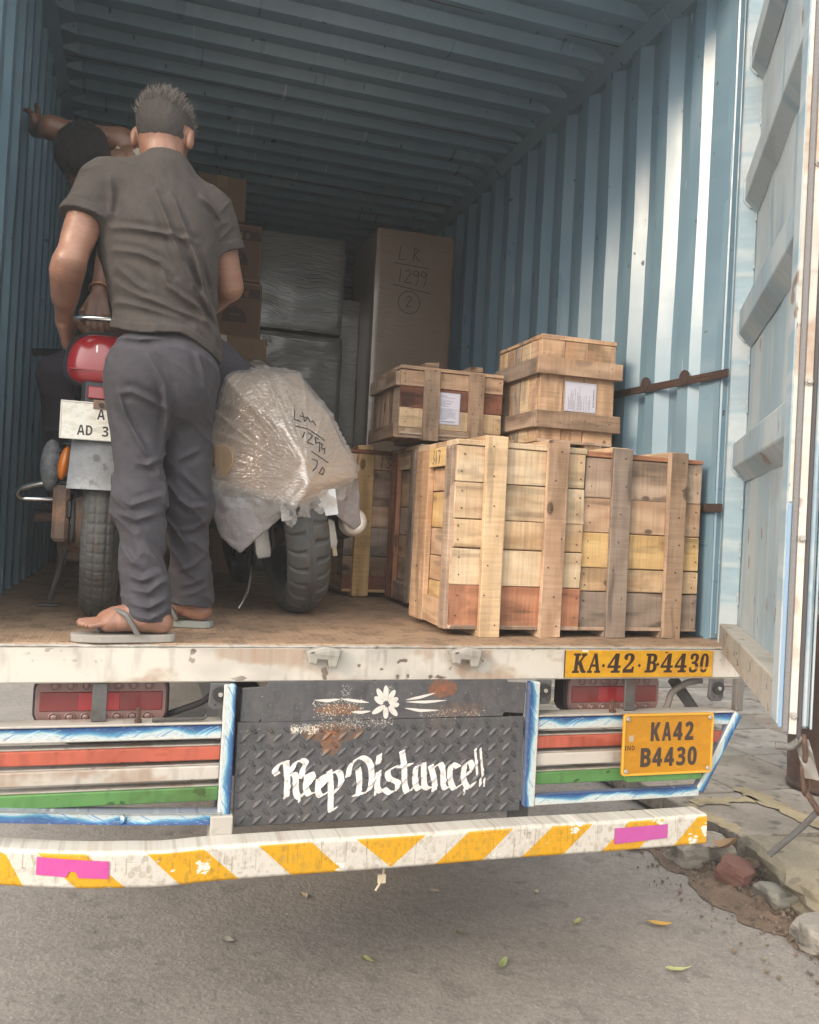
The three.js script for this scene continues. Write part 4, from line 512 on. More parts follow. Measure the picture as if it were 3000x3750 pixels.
const write = (t, x, y, h, sp = 0.62) => { const out = []; [...t].forEach((c, i) => { for (const s of DIG[c] || []) out.push(s.map((v, k) => k & 1 ? y + v * h : x + (i * sp + v) * h)); }); return out; };
function crate(pos, rotY, o, label) {
  const c = thing('wooden_crate', pos, label, 'crate', 'wooden crates in the container'); c.rotation.y = rotY; const { w, h, d } = o, t = 0.018, nails = [];
  const pl = (n, x0, x1, y0, y1, z0, z1, wood, L, j = 0.0022) => mesh(n, box(x0, x1, y0, y1, z0, z1, 0.0022, { uo: RC() * 8, vo: RC() * 8, r: RC, j, L }), woods[wood], c);
  const nail = (x, y, z, ax = 'z') => nails.push(cyl(0.0026, 0.0026, 0.002, [x, y, z], ax, 6));
  const g = 0.0014, b0 = o.b0 ?? 0.028;
  if (!o.vertical) { const R = o.rows; for (let i = 0; i < R.length - 1; i++) { pl('plank', rr(-0.002, 0.002, RC), w + rr(-0.002, 0.002, RC), R[i] + g, R[i + 1] - g, -t, rr(-0.001, 0.0012, RC), o.woods[i], 0); for (const q of [0.02, w - 0.02]) { nail(q + rr(-0.008, 0.008, RC), mix(R[i], R[i + 1], 0.28), 0.0012); nail(q + rr(-0.008, 0.008, RC), mix(R[i], R[i + 1], 0.75), 0.0012); } } }
  else { const R = o.cols; for (let i = 0; i < R.length - 1; i++) pl('plank', R[i] + g, R[i + 1] - g, b0, h, -t, rr(-0.001, 0.001, RC), o.woods[i], 1); }
  for (const [x0, x1, wd, y0 = 0, y1 = h + 0.035, dp = 0.023] of o.battens || []) { pl('batten', x0, x1, y0, y1, 0.0015, dp, wd, 1); pl('top_batten', x0 + 0.004, x1 - 0.003, h + 0.0185, h + 0.038, -d, 0.001, o.topBat || wd, 2); pl('runner', x0, x1, 0, b0 - 0.002, -d, 0.0, wd, 2); for (let q = 0; q < 7; q++) nail(rr(x0 + 0.012, x1 - 0.012, RC), mix(0.04, h, q / 6), dp + 0.0002); }
  if (!o.battens) for (const x of [0.04, w - 0.12]) pl('runner', x, x + 0.08, 0, b0 - 0.002, -d, 0, 'tan', 2);
  for (const [y0, y1, wd, x0 = -0.022, x1 = w + 0.022] of o.hbat || []) { pl('batten', x0, x1, y0, y1, 0.0015, 0.024, wd, 0); for (let q = 0; q < 6; q++) nail(mix(0.03, w - 0.03, q / 5), mix(y0, y1, 0.3 + 0.4 * RC()), 0.0242); }
  // bottom and top boards
  const nb = 4; for (let i = 0; i < nb; i++) { pl('floor_board', w * i / nb + g, w * (i + 1) / nb - g, b0 - 0.001, b0 + t, -d + t, -t - 0.001, 'paleb', 2); }
  const nt = 4; for (let i = 0; i < nt; i++) pl('lid_board', -0.002, w + 0.002, h + 0.0005, h + 0.018, -d + d * i / nt + g, -d + d * (i + 1) / nt - g + (i === nt - 1 ? 0.003 : 0), (o.lid || ['pale', 'tan', 'paleb', 'pale'])[i % 4], 0);
  pl('bottom_edge', 0, w, b0 - 0.004, b0 + 0.008, -t, 0.004, o.edge || 'greyl', 0);
  // left side
  const S = o.left || {}; const rows = S.rows || [b0, h * 0.25, h * 0.45, h * 0.65, h * 0.82, h], zn = -t - 0.001;
  if (S.cols) { for (let i = 0; i < S.cols.length - 1; i++) pl('plank', 0.0, t, b0, h, -S.cols[i + 1] + g, -S.cols[i] - g, S.woods[i % S.woods.length], 1); }
  else for (let i = 0; i < rows.length - 1; i++) pl('plank', 0.012, 0.012 + t, rows[i] + g, rows[i + 1] - g, -d, zn, (S.woods || ['tan'])[i % (S.woods || ['tan']).length], 2);
  for (const [z0, z1, wd] of S.posts || []) { pl('batten', -0.012, 0.0105, b0 - 0.008, h, -z1, -z0, wd, 1, 0.002); for (let q = 0; q < 5; q++) nail(-0.0125, mix(0.08, h - 0.04, q / 4), -(z0 + z1) / 2 + rr(-0.01, 0.01, RC), 'x'); }
  for (const [y0, y1, z0, z1, wd] of S.boards || []) pl('batten', S.cols ? -0.022 : -0.009, S.cols ? -0.0005 : 0.0095, y0, y1, -z1, -z0, wd, 2);
  // right side and back
  for (let i = 0; i < rows.length - 1; i++) { pl('plank', w - t, w - 0.001, rows[i] + g, rows[i + 1] - g, -d, zn, ['tan', 'paleb', 'grey'][i % 3], 2); pl('plank', 0.032, w - t - 0.001, rows[i] + g, rows[i + 1] - g, -d - 0.002, -d + t - 0.002, ['paleb', 'tan', 'pale'][i % 3], 0); }
  if (nails.length) { const n = mesh('nails', merge(nails), M.nail, c); n.userData.kind = 'stuff'; }
  return c;
}
const rel = (a, b) => a.map(v => v - b);
const cF1 = crate([0.24, F, -0.193], -0.012, { w: 0.463, h: 0.618, d: 0.42, rows: [0.028, 0.166, 0.285, 0.381, 0.5, 0.618], woods: ['red', 'pale', 'paleb', 'pale', 'pale'], battens: [[0.095, 0.166, 'paleb'], [0.313, 0.388, 'tanl']], lid: ['pale', 'paleb', 'tanl', 'pale'],
  left: { rows: [0.028, 0.1, 0.165, 0.25, 0.344, 0.47, 0.555, 0.618], woods: ['tanl', 'yellow', 'pink', 'tanl', 'yellow', 'pink', 'pale'], posts: [[0.012, 0.078, 'greyl'], [0.255, 0.40, 'pink']], boards: [[0.554, 0.618, 0.079, 0.254, 'yellow'], [0.022, 0.11, 0.079, 0.254, 'pink']] } }, 'pale yellow wooden crate with red-brown bottom board, left one at the deck edge');
{ const s = mesh('marker_writing', ribbon(write('1317', 0, 0, 0.045), 0.0026), inkM, cF1); s.rotation.y = -Math.PI / 2; s.position.set(-0.0096, 0.562, -0.25); }
crate([0.7075, F, -0.199], -0.012, { w: 0.463, h: 0.613, d: 0.42, rows: [0.03, 0.155, 0.235, 0.356, 0.475, 0.613], woods: ['grey', 'paleb', 'yellow', 'tanl', 'greyl'], battens: [[0.097, 0.17, 'grey'], [0.318, 0.388, 'tan']], lid: ['red', 'red', 'red', 'red'], topBat: 'paleb', left: { woods: ['tan', 'pale'] } }, 'grey-brown wooden crate with a yellow plank, pressed against the right container wall');
crate([0.362, F, -0.925], 0, { w: 0.463, h: 0.66, d: 0.44, rows: [0.028, 0.15, 0.29, 0.42, 0.55, 0.66], woods: ['tan', 'pale', 'grey', 'pale', 'tan'], left: { rows: [0.028, 0.105, 0.2, 0.3, 0.42, 0.58, 0.66], woods: ['greyl', 'tanl', 'pink', 'greyl', 'pink', 'redd'], posts: [[0.055, 0.115, 'greyl'], [0.29, 0.40, 'red']], boards: [[0.58, 0.655, 0.115, 0.29, 'paleb'], [0.022, 0.1, 0.115, 0.29, 'tan']] } }, 'narrow side of the crate behind the pale front crate, with a red corner batten');
const cA = crate([0.172, F, -1.425], 0, { w: 0.47, h: 0.66, d: 0.4, rows: [0.028, 0.098, 0.189, 0.323, 0.422, 0.588, 0.66], woods: ['redd', 'tand', 'grey', 'tanl', 'tan', 'pink'], battens: [[0.042, 0.12, 'yellow', 0.01, 0.655, 0.024]], lid: ['redd', 'redd', 'tan', 'redd'], edge: 'yellow', left: { woods: ['yellow', 'pale'] } }, 'wooden crate with one wide yellow batten, just right of the wrapped motorcycle');
{ const s = mesh('marker_writing', ribbon(write('1317', 0, 0, 0.05), 0.003), inkM, cA); s.position.set(0.148, 0.6, 0.0015); }
crate([0.115, F, -1.87], 0, { w: 0.46, h: 0.62, d: 0.4, rows: [0.028, 0.2, 0.4, 0.62], woods: ['tand', 'tand', 'tan'], left: { woods: ['tand'] } }, 'brown crate mostly hidden behind the yellow-battened crate');
crate([0.728, F, -0.655], 0, { w: 0.46, h: 0.642, d: 0.45, rows: [0.028, 0.15, 0.3, 0.45, 0.642], woods: ['tan', 'pale', 'tan', 'pale'], left: { woods: ['tan', 'pale'] } }, 'hidden lower crate that carries the box-shaped crate beside the right wall');
const paperTex = (seed, land) => canvasTex(256, 352, (x, w, h) => { const q = rng(seed); x.fillStyle = '#e4e2ea'; x.fillRect(0, 0, w, h); x.strokeStyle = '#9a97a6'; x.lineWidth = 2; x.strokeRect(8, 8, w - 16, h - 16); let y = 28; while (y < h - 50) { if (q() < 0.22) { y += 14; continue; } let a = 18; const e = rr(90, w - 30, q); while (a < e) { const l = rr(8, 26, q); x.fillStyle = 'rgba(60,58,80,.62)'; x.fillRect(a, y, Math.min(l, e - a), 4.6); a += l + 5; } y += 12; } x.fillStyle = '#45435c'; x.font = 'bold 19px sans-serif'; x.fillText('DEVELOPMENTAL', 48, h - 22); });
const filmFlat = phy({ color: RGB(0.95, 0.95, 0.96), transmission: 1, thickness: 0, roughness: 0.12, ior: 1.4 });
const cC = crate([0.264, 1.8195, -0.952], 0.0, { w: 0.452, h: 0.281, d: 0.40, rows: [0.002, 0.044, 0.128, 0.212, 0.281], b0: 0.0185, woods: ['tan', 'paleb', 'redd', 'tanl'], battens: [[0.1, 0.165, 'tan', -0.005, 0.29], [0.297, 0.362, 'tan', -0.005, 0.29]], lid: ['tan', 'tanl', 'tan', 'tanl'], left: { cols: [0.019, 0.1, 0.17, 0.24, 0.32, 0.4], woods: ['tan', 'tand', 'tanl', 'tan', 'tand'], boards: [[0.215, 0.272, 0.0, 0.4, 'tan'], [0.002, 0.06, 0.0, 0.4, 'tand']] } }, 'small reddish crate with two upright battens and a paper label, on the stack');
{ const p = mesh('paper_label', new THREE.BoxGeometry(0.098, 0.13, 0.0006), std({ map: paperTex(3), roughness: 0.6 }), cC); p.position.set(0.211, 0.135, 0.0035); const f = mesh('plastic_sleeve', new THREE.BoxGeometry(0.125, 0.155, 0.0004), filmFlat, cC); f.position.set(0.222, 0.128, 0.0048); }
const cD = crate([0.764, 1.801, -0.70], 0.0, { w: 0.336, h: 0.435, d: 0.42, vertical: true, cols: [0, 0.105, 0.2, 0.336], woods: ['pink', 'pink', 'pink'], hbat: [[0.292, 0.36, 'tanl'], [0.078, 0.146, 'tan']], lid: ['tan', 'pink', 'tan', 'pink'], left: { cols: [0.019, 0.1, 0.18, 0.25, 0.33, 0.42], woods: ['tanl', 'pale', 'grey', 'tan', 'paleb'], boards: [[0.292, 0.36, -0.02, 0.42, 'grey'], [0.078, 0.146, -0.02, 0.42, 'greyl']] } }, 'tall pinkish crate bound by two horizontal battens, topmost of the stack by the right wall');
{ const p = mesh('paper_label', new THREE.BoxGeometry(0.118, 0.142, 0.0006), std({ map: paperTex(8), roughness: 0.6 }), cD); p.rotation.z = Math.PI / 2; p.position.set(0.182, 0.214, 0.0025); const f = mesh('plastic_sleeve', new THREE.BoxGeometry(0.155, 0.128, 0.0004), filmFlat, cD); f.position.set(0.178, 0.212, 0.0038); }
crate([-1.16, F, -2.95], 0, { w: 0.5, h: 0.6, d: 0.4, rows: [0.028, 0.08, 0.26, 0.42, 0.6], woods: ['tanl', 'red', 'red', 'red'], battens: [[0.0, 0.05, 'tanl', 0.028, 0.6]], left: { woods: ['red'] } }, 'orange-red wooden crate at the back left, behind the motorcycle wheel');
crate([-0.62, F, -2.95], 0, { w: 0.5, h: 0.6, d: 0.4, rows: [0.028, 0.08, 0.26, 0.42, 0.6], woods: ['tanl', 'red', 'redd', 'red'], left: { woods: ['red'] } }, 'dark red wooden crate low at the back, seen between the standing man\'s legs');
// ---------------------------------------------------------------- cartons and film-wrapped boxes at the back
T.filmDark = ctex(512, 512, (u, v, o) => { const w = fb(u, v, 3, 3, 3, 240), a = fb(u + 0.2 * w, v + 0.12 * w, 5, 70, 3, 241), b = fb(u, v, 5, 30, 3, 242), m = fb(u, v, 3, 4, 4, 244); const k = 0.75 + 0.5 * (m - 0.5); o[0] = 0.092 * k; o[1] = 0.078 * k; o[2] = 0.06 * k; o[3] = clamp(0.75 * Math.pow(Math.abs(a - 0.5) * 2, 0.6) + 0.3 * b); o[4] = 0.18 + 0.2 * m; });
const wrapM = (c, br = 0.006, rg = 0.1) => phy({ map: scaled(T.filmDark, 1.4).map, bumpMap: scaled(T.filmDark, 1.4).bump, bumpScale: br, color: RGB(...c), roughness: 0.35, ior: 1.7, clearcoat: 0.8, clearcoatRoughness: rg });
const cardM = (c) => texMat(scaled(T.card, 1.5), { color: RGB(...c), bumpScale: 0.001, roughness: 0.75 });
function softBox(w, h, d, rad, amp, seed) { const g = new THREE.BoxGeometry(w, h, d, 26, 26, 10), p = g.attributes.position, hw = w / 2 - rad, hh = h / 2 - rad, hd = d / 2 - rad; for (let i = 0; i < p.count; i++) { const a = V3(p.getX(i), p.getY(i), p.getZ(i)), c = V3(clamp(a.x, -hw, hw), clamp(a.y, -hh, hh), clamp(a.z, -hd, hd)), n = a.clone().sub(c).normalize(); const b = n3(a.x * 4 + seed, a.y * 4, a.z * 4, seed) * amp + amp * 0.5 * n3(a.x * 11, a.y * 11 + seed, a.z * 11, seed); c.addScaledVector(n, rad + b); p.setXYZ(i, c.x, Math.max(c.y, -h / 2), c.z); } g.translate(0, h / 2, -d / 2); g.computeVertexNormals(); return boxUV(g); }
function wbox(name, x0, x1, y0, y1, z, d, mat, rad, amp, seed, label, cat = 'box', group = 'wrapped boxes at the back') { const g = thing(name, [(x0 + x1) / 2, y0, z], label, cat, group); mesh('wrapped_body', softBox(x1 - x0, y1 - y0, d, rad, amp, seed), mat, g); return g; }
const lr = wbox('wrapped_carton', 0.585, 1.105, F, 3.29, -2.72, 0.6, phy({ map: scaled(T.card, 1.2).map, bumpMap: scaled(T.filmDark, 1.6).bump, bumpScale: 0.0025, color: RGB(0.8, 0.68, 0.56), roughness: 0.4, ior: 1.8, clearcoat: 0.9, clearcoatRoughness: 0.16 }), 0.02, 0.004, 3, 'tall brown film-wrapped carton marked with black handwriting beside the right wall');
{ const st = [...write('LR', -0.11, 1.98, 0.085, 1.0), [-0.14, 1.955, 0.09, 1.945], ...write('1299', -0.12, 1.84, 0.085, 0.6), [-0.14, 1.82, 0.11, 1.79]]; const c = []; for (let i = 0; i <= 20; i++) c.push(-0.03 + 0.07 * Math.cos(i * 0.314), 1.72 + 0.07 * Math.sin(i * 0.314)); st.push(c, ...write('2', -0.05, 1.69, 0.07)); const m = mesh('marker_writing', ribbon(st, 0.0042), inkM, lr); m.position.z = 0.006; }
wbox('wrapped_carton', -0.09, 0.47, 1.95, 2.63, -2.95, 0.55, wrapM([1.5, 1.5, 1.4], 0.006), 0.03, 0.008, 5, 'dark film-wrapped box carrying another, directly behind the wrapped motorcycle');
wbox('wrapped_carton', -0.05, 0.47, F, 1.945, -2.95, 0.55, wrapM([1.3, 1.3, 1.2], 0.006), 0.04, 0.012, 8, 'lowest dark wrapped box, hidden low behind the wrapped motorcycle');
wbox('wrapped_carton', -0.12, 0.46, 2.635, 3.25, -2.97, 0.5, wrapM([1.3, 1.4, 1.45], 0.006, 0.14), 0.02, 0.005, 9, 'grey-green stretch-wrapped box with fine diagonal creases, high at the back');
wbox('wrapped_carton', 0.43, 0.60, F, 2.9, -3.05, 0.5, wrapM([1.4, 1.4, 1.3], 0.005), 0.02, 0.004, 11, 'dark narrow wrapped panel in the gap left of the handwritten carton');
function carton(x0, x1, y0, y1, z, d, label, c, print) { const g = thing('cardboard_carton', [(x0 + x1) / 2, y0, z], label, 'carton', 'cardboard cartons stacked at the back'); const w = x1 - x0, h = y1 - y0; mesh('carton_body', box(-w / 2, w / 2, 0, h, -d, 0, 0.004), cardM(c), g); mesh('packing_tape', box(-0.03, 0.03, h - 0.07, h + 0.0008, -0.1, 0.0009, 0.0003), phy({ color: RGB(0.32, 0.22, 0.12), roughness: 0.25 }), g);
  if (print) { const t = canvasTex(256, 256, (x, W, H) => { x.clearRect(0, 0, W, H); x.fillStyle = '#6b4a31'; x.fillRect(0, 0, W, H); x.fillStyle = '#3a2519'; x.fillRect(0, 20, W, 46); x.fillStyle = '#7a593f'; for (const [a, b] of [[112, 14], [134, 18], [160, 10], [178, 18], [204, 14]]) x.fillRect(a, 28, b, 30); x.beginPath(); x.fillStyle = '#3a2519'; x.moveTo(175, 110); x.quadraticCurveTo(130, 130, 135, 190); x.lineTo(215, 190); x.quadraticCurveTo(220, 130, 175, 110); x.fill(); x.fillStyle = '#7a593f'; x.fillRect(160, 150, 34, 5); x.fillRect(20, 215, 100, 8); }); const m = mesh('printed_panel', new THREE.BoxGeometry(w - 0.02, h - 0.03, 0.001), std({ map: t, roughness: 0.7 }), g); m.position.set(0, h / 2, 0.0012); }
  return g; }
carton(-0.56, -0.10, 2.86, 3.2, -2.80, 0.45, 'upper printed carton of the column left of the wrapped boxes', [0.8, 0.68, 0.56], true);
carton(-0.57, -0.085, 2.515, 2.855, -2.80, 0.45, 'lower printed carton, just right of the standing man\'s elbow', [0.8, 0.68, 0.56], true);
carton(-0.58, -0.05, 1.95, 2.51, -2.72, 0.5, 'plain brown carton with taped top under the printed cartons', [0.8, 0.68, 0.56]);
carton(-0.58, -0.08, F, 1.945, -2.72, 0.5, 'bottom carton of the stack, hidden behind the motorcycles', [0.8, 0.68, 0.56]);
carton(-0.50, -0.21, 3.205, 3.46, -2.78, 0.4, 'small dark carton on top of the stack near the roof', [0.8, 0.68, 0.56]);
// ---------------------------------------------------------------- motorcycles
const RB = rng(55);
M.redLens = phy({ color: RGB(0.32, 0.012, 0.016), roughness: 0.25, clearcoat: 1, clearcoatRoughness: 0.12 });
M.orange = phy({ color: RGB(0.62, 0.17, 0.01), roughness: 0.25, clearcoat: 0.8 });
M.fender = texMat(scaled(T.concrete, 3), { color: RGB(0.85, 0.95, 1.12), bumpScale: 0.0008, roughness: 0.6 });
M.dusty = rough(scaled(T.rust, 3), { color: RGB(2.4, 3.0, 3.2), bumpScale: 0.002 });
M.plastic = std({ color: RGB(0.03, 0.032, 0.036), roughness: 0.35 });
M.seatM = std({ color: RGB(0.018, 0.018, 0.02), roughness: 0.55, bumpMap: scaled(T.concrete, 6).bump, bumpScale: 0.0008 });
function tyreGeo(R, hw, hgt, groove, NA = 420, NS = 60) { // lathe round the x axis with cut grooves
  return sheet(NA, NS, (u, v) => { const a = u * Math.PI * 2, s = v * 2 - 1, t = s * 2.2, x = hw * Math.sin(t) / (Math.abs(t) > Math.PI / 2 ? 1 + 0.12 * (Math.abs(t) - Math.PI / 2) : 1), rad = R - hgt + hgt * (Math.abs(t) < Math.PI / 2 ? 0.42 + 0.58 * Math.cos(t) : 0.42 - 0.42 * (Math.abs(t) - Math.PI / 2) / 0.63); const g = groove(u, s), r = rad - g; return [x, r * Math.cos(a), -r * Math.sin(a), u * 2 * Math.PI * R, v * 0.3]; }); }
function bikeWheel(parent, R, hw, hgt, groove, M4, name, rimM) {
  const q = g => { g.applyMatrix4(M4); return g; };
  const w = mesh(name, q(tyreGeo(R, hw, hgt, groove)), M.tyre, parent);
  const rr_ = R - hgt * 0.9; mesh('rim', q(lathe([[rr_ + 0.006, -hw * 0.75], [rr_ - 0.004, -hw * 0.72], [rr_ - 0.018, -hw * 0.4], [rr_ - 0.018, hw * 0.4], [rr_ - 0.004, hw * 0.72], [rr_ + 0.006, hw * 0.75]], 48).rotateZ(Math.PI / 2)), rimM, w);
  mesh('wheel_hub', q(merge([cyl(0.055, 0.055, hw * 1.5, [0, 0, 0], 'x', 24), cyl(0.012, 0.012, hw * 3.4, [0, 0, 0], 'x', 12)])), rimM, w);
  const sp = []; for (let i = 0; i < 5; i++) { const g = cbox(0.03, rr_ - 0.06, 0.035, 0.006); g.translate(0, (rr_ + 0.03) / 2, 0); g.rotateX(i * Math.PI * 2 / 5); sp.push(g); } for (const g of sp) mesh('spoke', q(g), rimM, w);
  return w; }
const mat4 = (px, py, pz, rx = 0, ry = 0, rz = 0) => new THREE.Matrix4().compose(V3(px, py, pz), new THREE.Quaternion().setFromEuler(new THREE.Euler(rx, ry, rz, 'YZX')), V3(1, 1, 1));
const blob = (rx, ry, rz, at, seg = 28) => { const g = new THREE.SphereGeometry(1, seg, seg * 0.7 | 0); g.scale(rx, ry, rz); g.translate(...at); return g; };
function bikeBase(b, Mx, o) { // shared mechanical parts; local z+ is the rear, origin at the rear tyre's contact point
  const q = g => { g.applyMatrix4(Mx); return g; }, P = (n, g, m, par = b) => mesh(n, q(g), m, par);
  const wr = bikeWheel(b, o.R, o.hw, o.hgt, o.groove, Mx.clone().multiply(mat4(0, o.R, 0)), 'rear_tyre', o.rim);
  bikeWheel(b, 0.30, 0.05, 0.09, o.groove2 || o.groove, Mx.clone().multiply(mat4(0, 0.30, -1.3)), 'front_tyre', o.rim);
  for (const s of [1, -1]) { P('swing_arm', tube([[s * 0.10, o.R, 0.03], [s * 0.10, o.R + 0.02, -0.25], [s * 0.09, o.R + 0.06, -0.48]], 0.022, 16, 8), o.arm); P('fork_leg', tube([[s * 0.09, 0.30, -1.3], [s * 0.09, 0.62, -1.2], [s * 0.08, 0.95, -1.08]], 0.022, 16, 8), M.chrome); P('frame_tube', tube([[s * 0.09, 0.74, 0.1], [s * 0.1, 0.70, -0.2], [s * 0.11, 0.42, -0.42], [s * 0.10, 0.28, -0.6], [s * 0.06, 0.5, -0.95], [0.03 * s, 0.88, -1.02], [s * 0.05, 0.74, -0.5], [s * 0.08, 0.74, 0.0]], 0.014, 60, 7), M.plastic);
    P('shock_absorber', merge([tube([[s * 0.115, o.R + 0.03, -0.02], [s * 0.11, 0.66, -0.1]], 0.012, 4, 8), ...[0, 1, 2, 3, 4, 5, 6, 7].map(i => new THREE.TorusGeometry(0.026, 0.006, 6, 16).rotateX(Math.PI / 2 - 0.22).translate(s * (0.1145 - i * 0.0003), o.R + 0.09 + i * 0.026, -0.03 - i * 0.0058))]), M.plastic);
    P('foot_peg', tube([[s * 0.12, 0.34, -0.5], [s * 0.24, 0.34, -0.5]], 0.013, 4, 8), M.rubber); P('handle_grip', tube([[s * 0.2, 1.0, -0.97], [s * 0.31, 0.98, -0.92]], 0.016, 6, 8), M.rubber); }
  P('engine', merge([cbox(0.22, 0.22, 0.34, 0.03).translate(0, 0.36, -0.62), cyl(0.09, 0.09, 0.3, [0, 0.34, -0.52], 'x', 24), ...[0, 1, 2, 3, 4].map(i => cbox(0.2, 0.012, 0.2, 0.003).translate(0, 0.5 + i * 0.024, -0.72))]), M.steel);
  P('handlebar', tube([[-0.31, 0.98, -0.92], [-0.2, 1.0, -0.97], [0, 0.95, -1.03], [0.2, 1.0, -0.97], [0.31, 0.98, -0.92]], 0.011, 40, 8), M.chrome);
  P('chain_guard', cbox(0.02, 0.06, 0.5, 0.008).translate(-0.1, o.R + 0.04, -0.22), M.plastic);
  P('drive_chain', tube([[-0.085, o.R + 0.075, 0], [-0.085, o.R + 0.05, 0.06], [-0.085, o.R, 0.08], [-0.085, o.R - 0.06, 0.05], [-0.085, o.R - 0.05, -0.3], [-0.085, o.R + 0.09, -0.4], [-0.085, o.R + 0.085, -0.1]], 0.007, 60, 5, true), M.darkSteel);
  return wr; }
// ---- left motorcycle: red tail lamp, white plate
{
  const b = thing('motorcycle', [-0.838, F, -0.56], 'black motorcycle with large red tail lamp and white number plate, beside the left wall', 'motorcycle'), Mx = mat4(0, 0, 0, 0, 0.03, 0.0), q = g => { g.applyMatrix4(Mx); return g; }, P = (n, g, m, par = b) => mesh(n, q(g), m, par);
  const knob = (u, s) => { const k = Math.abs(s); let g = 0; if (Math.abs(k - 0.13) < 0.025 || Math.abs(k - 0.36) < 0.02) g = 0.004; const c = (u * 64 + (k > 0.36 ? 0.5 : 0)) % 1; if (k < 0.62 && c < 0.16) g = Math.max(g, 0.0035); if (k > 0.5 && k < 0.72 && c < 0.3) g = 0.005; return g; };
  bikeBase(b, Mx, { R: 0.305, hw: 0.056, hgt: 0.085, groove: knob, rim: M.alloy, arm: M.dusty });
  // bulging lamp with a flat lower edge in a dark bezel
  const lens = (sx, sy, sz, cut, at) => { const g = new THREE.SphereGeometry(1, 40, 28), p = g.attributes.position; for (let i = 0; i < p.count; i++) { let x = p.getX(i), y = p.getY(i), z = p.getZ(i); const k = 0.58, e = v => Math.sign(v) * Math.pow(Math.abs(v), k); x = e(x); if (y < 0) y = e(y) * cut; if (y < 0) x *= 1 - 0.12 * Math.abs(y); p.setXYZ(i, x * sx + at[0], y * sy + at[1], z * sz + at[2]); } g.computeVertexNormals(); return g; };
  const tail = P('tail_lamp', lens(0.118, 0.10, 0.05, 0.6, [-0.005, 0.775, 0.205]), M.redLens); mesh('lamp_bezel', q(lens(0.128, 0.112, 0.055, 0.62, [-0.005, 0.776, 0.185])), M.plastic, tail); mesh('lamp_divider', q(box(-0.11, 0.10, 0.758, 0.7615, 0.225, 0.2575, 0.001)), M.redLens, tail);
  P('tail_cowl', lens(0.112, 0.095, 0.24, 0.75, [-0.005, 0.79, -0.045]), M.plastic);
  P('reflector', box(-0.058, 0.015, 0.676, 0.712, 0.246, 0.256, 0.003), M.redLens); P('tail_bracket', box(-0.075, 0.075, 0.60, 0.735, 0.15, 0.245, 0.01), M.plastic);
  const pt = canvasTex(512, 224, (x, w, h) => { const r = rng(2); x.fillStyle = '#e6e3d8'; x.fillRect(0, 0, w, h); for (let i = 0; i < 220; i++) { x.fillStyle = `rgba(150,135,105,${0.05 + 0.12 * r()})`; const s = 2 + 22 * r() * r(); x.beginPath(); x.ellipse(r() * w, r() * h, s * 1.6, s, 0, 0, 7); x.fill(); } x.fillStyle = '#2d2c2b'; const L = (t, a, bq, wd) => { x.save(); x.translate(a, bq); x.font = 'bold 84px sans-serif'; const m = x.measureText(t).width; x.scale(wd / m, 1); x.fillText(t, 0, 0); x.restore(); }; L('A', 208, 98, 46); L('P', 288, 98, 44); L('AD', 98, 198, 92); L('3', 240, 198, 42); });
  const pg = box(-0.128, 0.118, 0.553, 0.663, 0.262, 0.267, 0.002), pp = pg.attributes.position, pu = pg.attributes.uv; for (let i = 0; i < pp.count; i++) pu.setXY(i, (pp.getX(i) + 0.128) / 0.246, (pp.getY(i) - 0.553) / 0.11); const np = P('number_plate', pg, std({ map: pt, roughness: 0.45 })); mesh('plate_clip', q(box(-0.04, 0.012, 0.645, 0.672, 0.2675, 0.2705, 0.001)), M.dusty, np); mesh('plate_screw', q(cyl(0.007, 0.007, 0.004, [-0.018, 0.657, 0.2725], 'z', 12)), M.darkSteel, np);
  const rimB = merge([box(-0.129, 0.119, 0.552, 0.5565, 0.2605, 0.2695, 0.0015), box(-0.129, 0.119, 0.6595, 0.664, 0.2605, 0.2695, 0.0015), box(-0.129, -0.1245, 0.557, 0.659, 0.2605, 0.2695, 0.0015), box(0.1145, 0.119, 0.557, 0.659, 0.2605, 0.2695, 0.0015)]); mesh('plate_edge', q(rimB), std({ color: RGB(0.7, 0.68, 0.6), roughness: 0.5 }), np);
  P('mud_flap', sheet(16, 14, (u, v) => { const x = (u - 0.5) * 0.19 * (1 + 0.06 * v), y = 0.562 - 0.155 * v; return [x, y, 0.245 - 0.05 * (1 - Math.cos((u - 0.5) * 2.2)) + 0.075 * v, x, y]; }), M.fender);
  P('rear_fender', sheet(16, 20, (u, v) => { const a = mix(-0.6, 0.62, v), x = (u - 0.5) * 0.17, rad = 0.355 + 0.02 * (1 - Math.pow(2 * u - 1, 2)) ; return [x, 0.32 + rad * Math.cos(a), rad * Math.sin(a)]; }), M.plastic);
  P('grab_rail', tube([[0.14, 0.84, -0.25], [0.135, 0.91, -0.05], [0.11, 0.932, 0.12], [0.0, 0.934, 0.155], [-0.11, 0.932, 0.12], [-0.14, 0.90, -0.05], [-0.145, 0.83, -0.25]], 0.0085, 60, 9), M.chrome);
  P('seat', merge([blob(0.135, 0.06, 0.38, [0, 0.85, -0.18]), blob(0.13, 0.06, 0.25, [0, 0.80, -0.45])]), M.seatM);
  P('fuel_tank', blob(0.14, 0.12, 0.26, [0, 0.82, -0.78]), M.plastic); P('side_panel', blob(0.15, 0.12, 0.2, [0, 0.66, -0.28]), phy({ color: RGB(0.035, 0.06, 0.075), roughness: 0.3, clearcoat: 0.6 })); P('headlamp', blob(0.09, 0.09, 0.08, [0, 0.86, -1.22]), M.chrome);
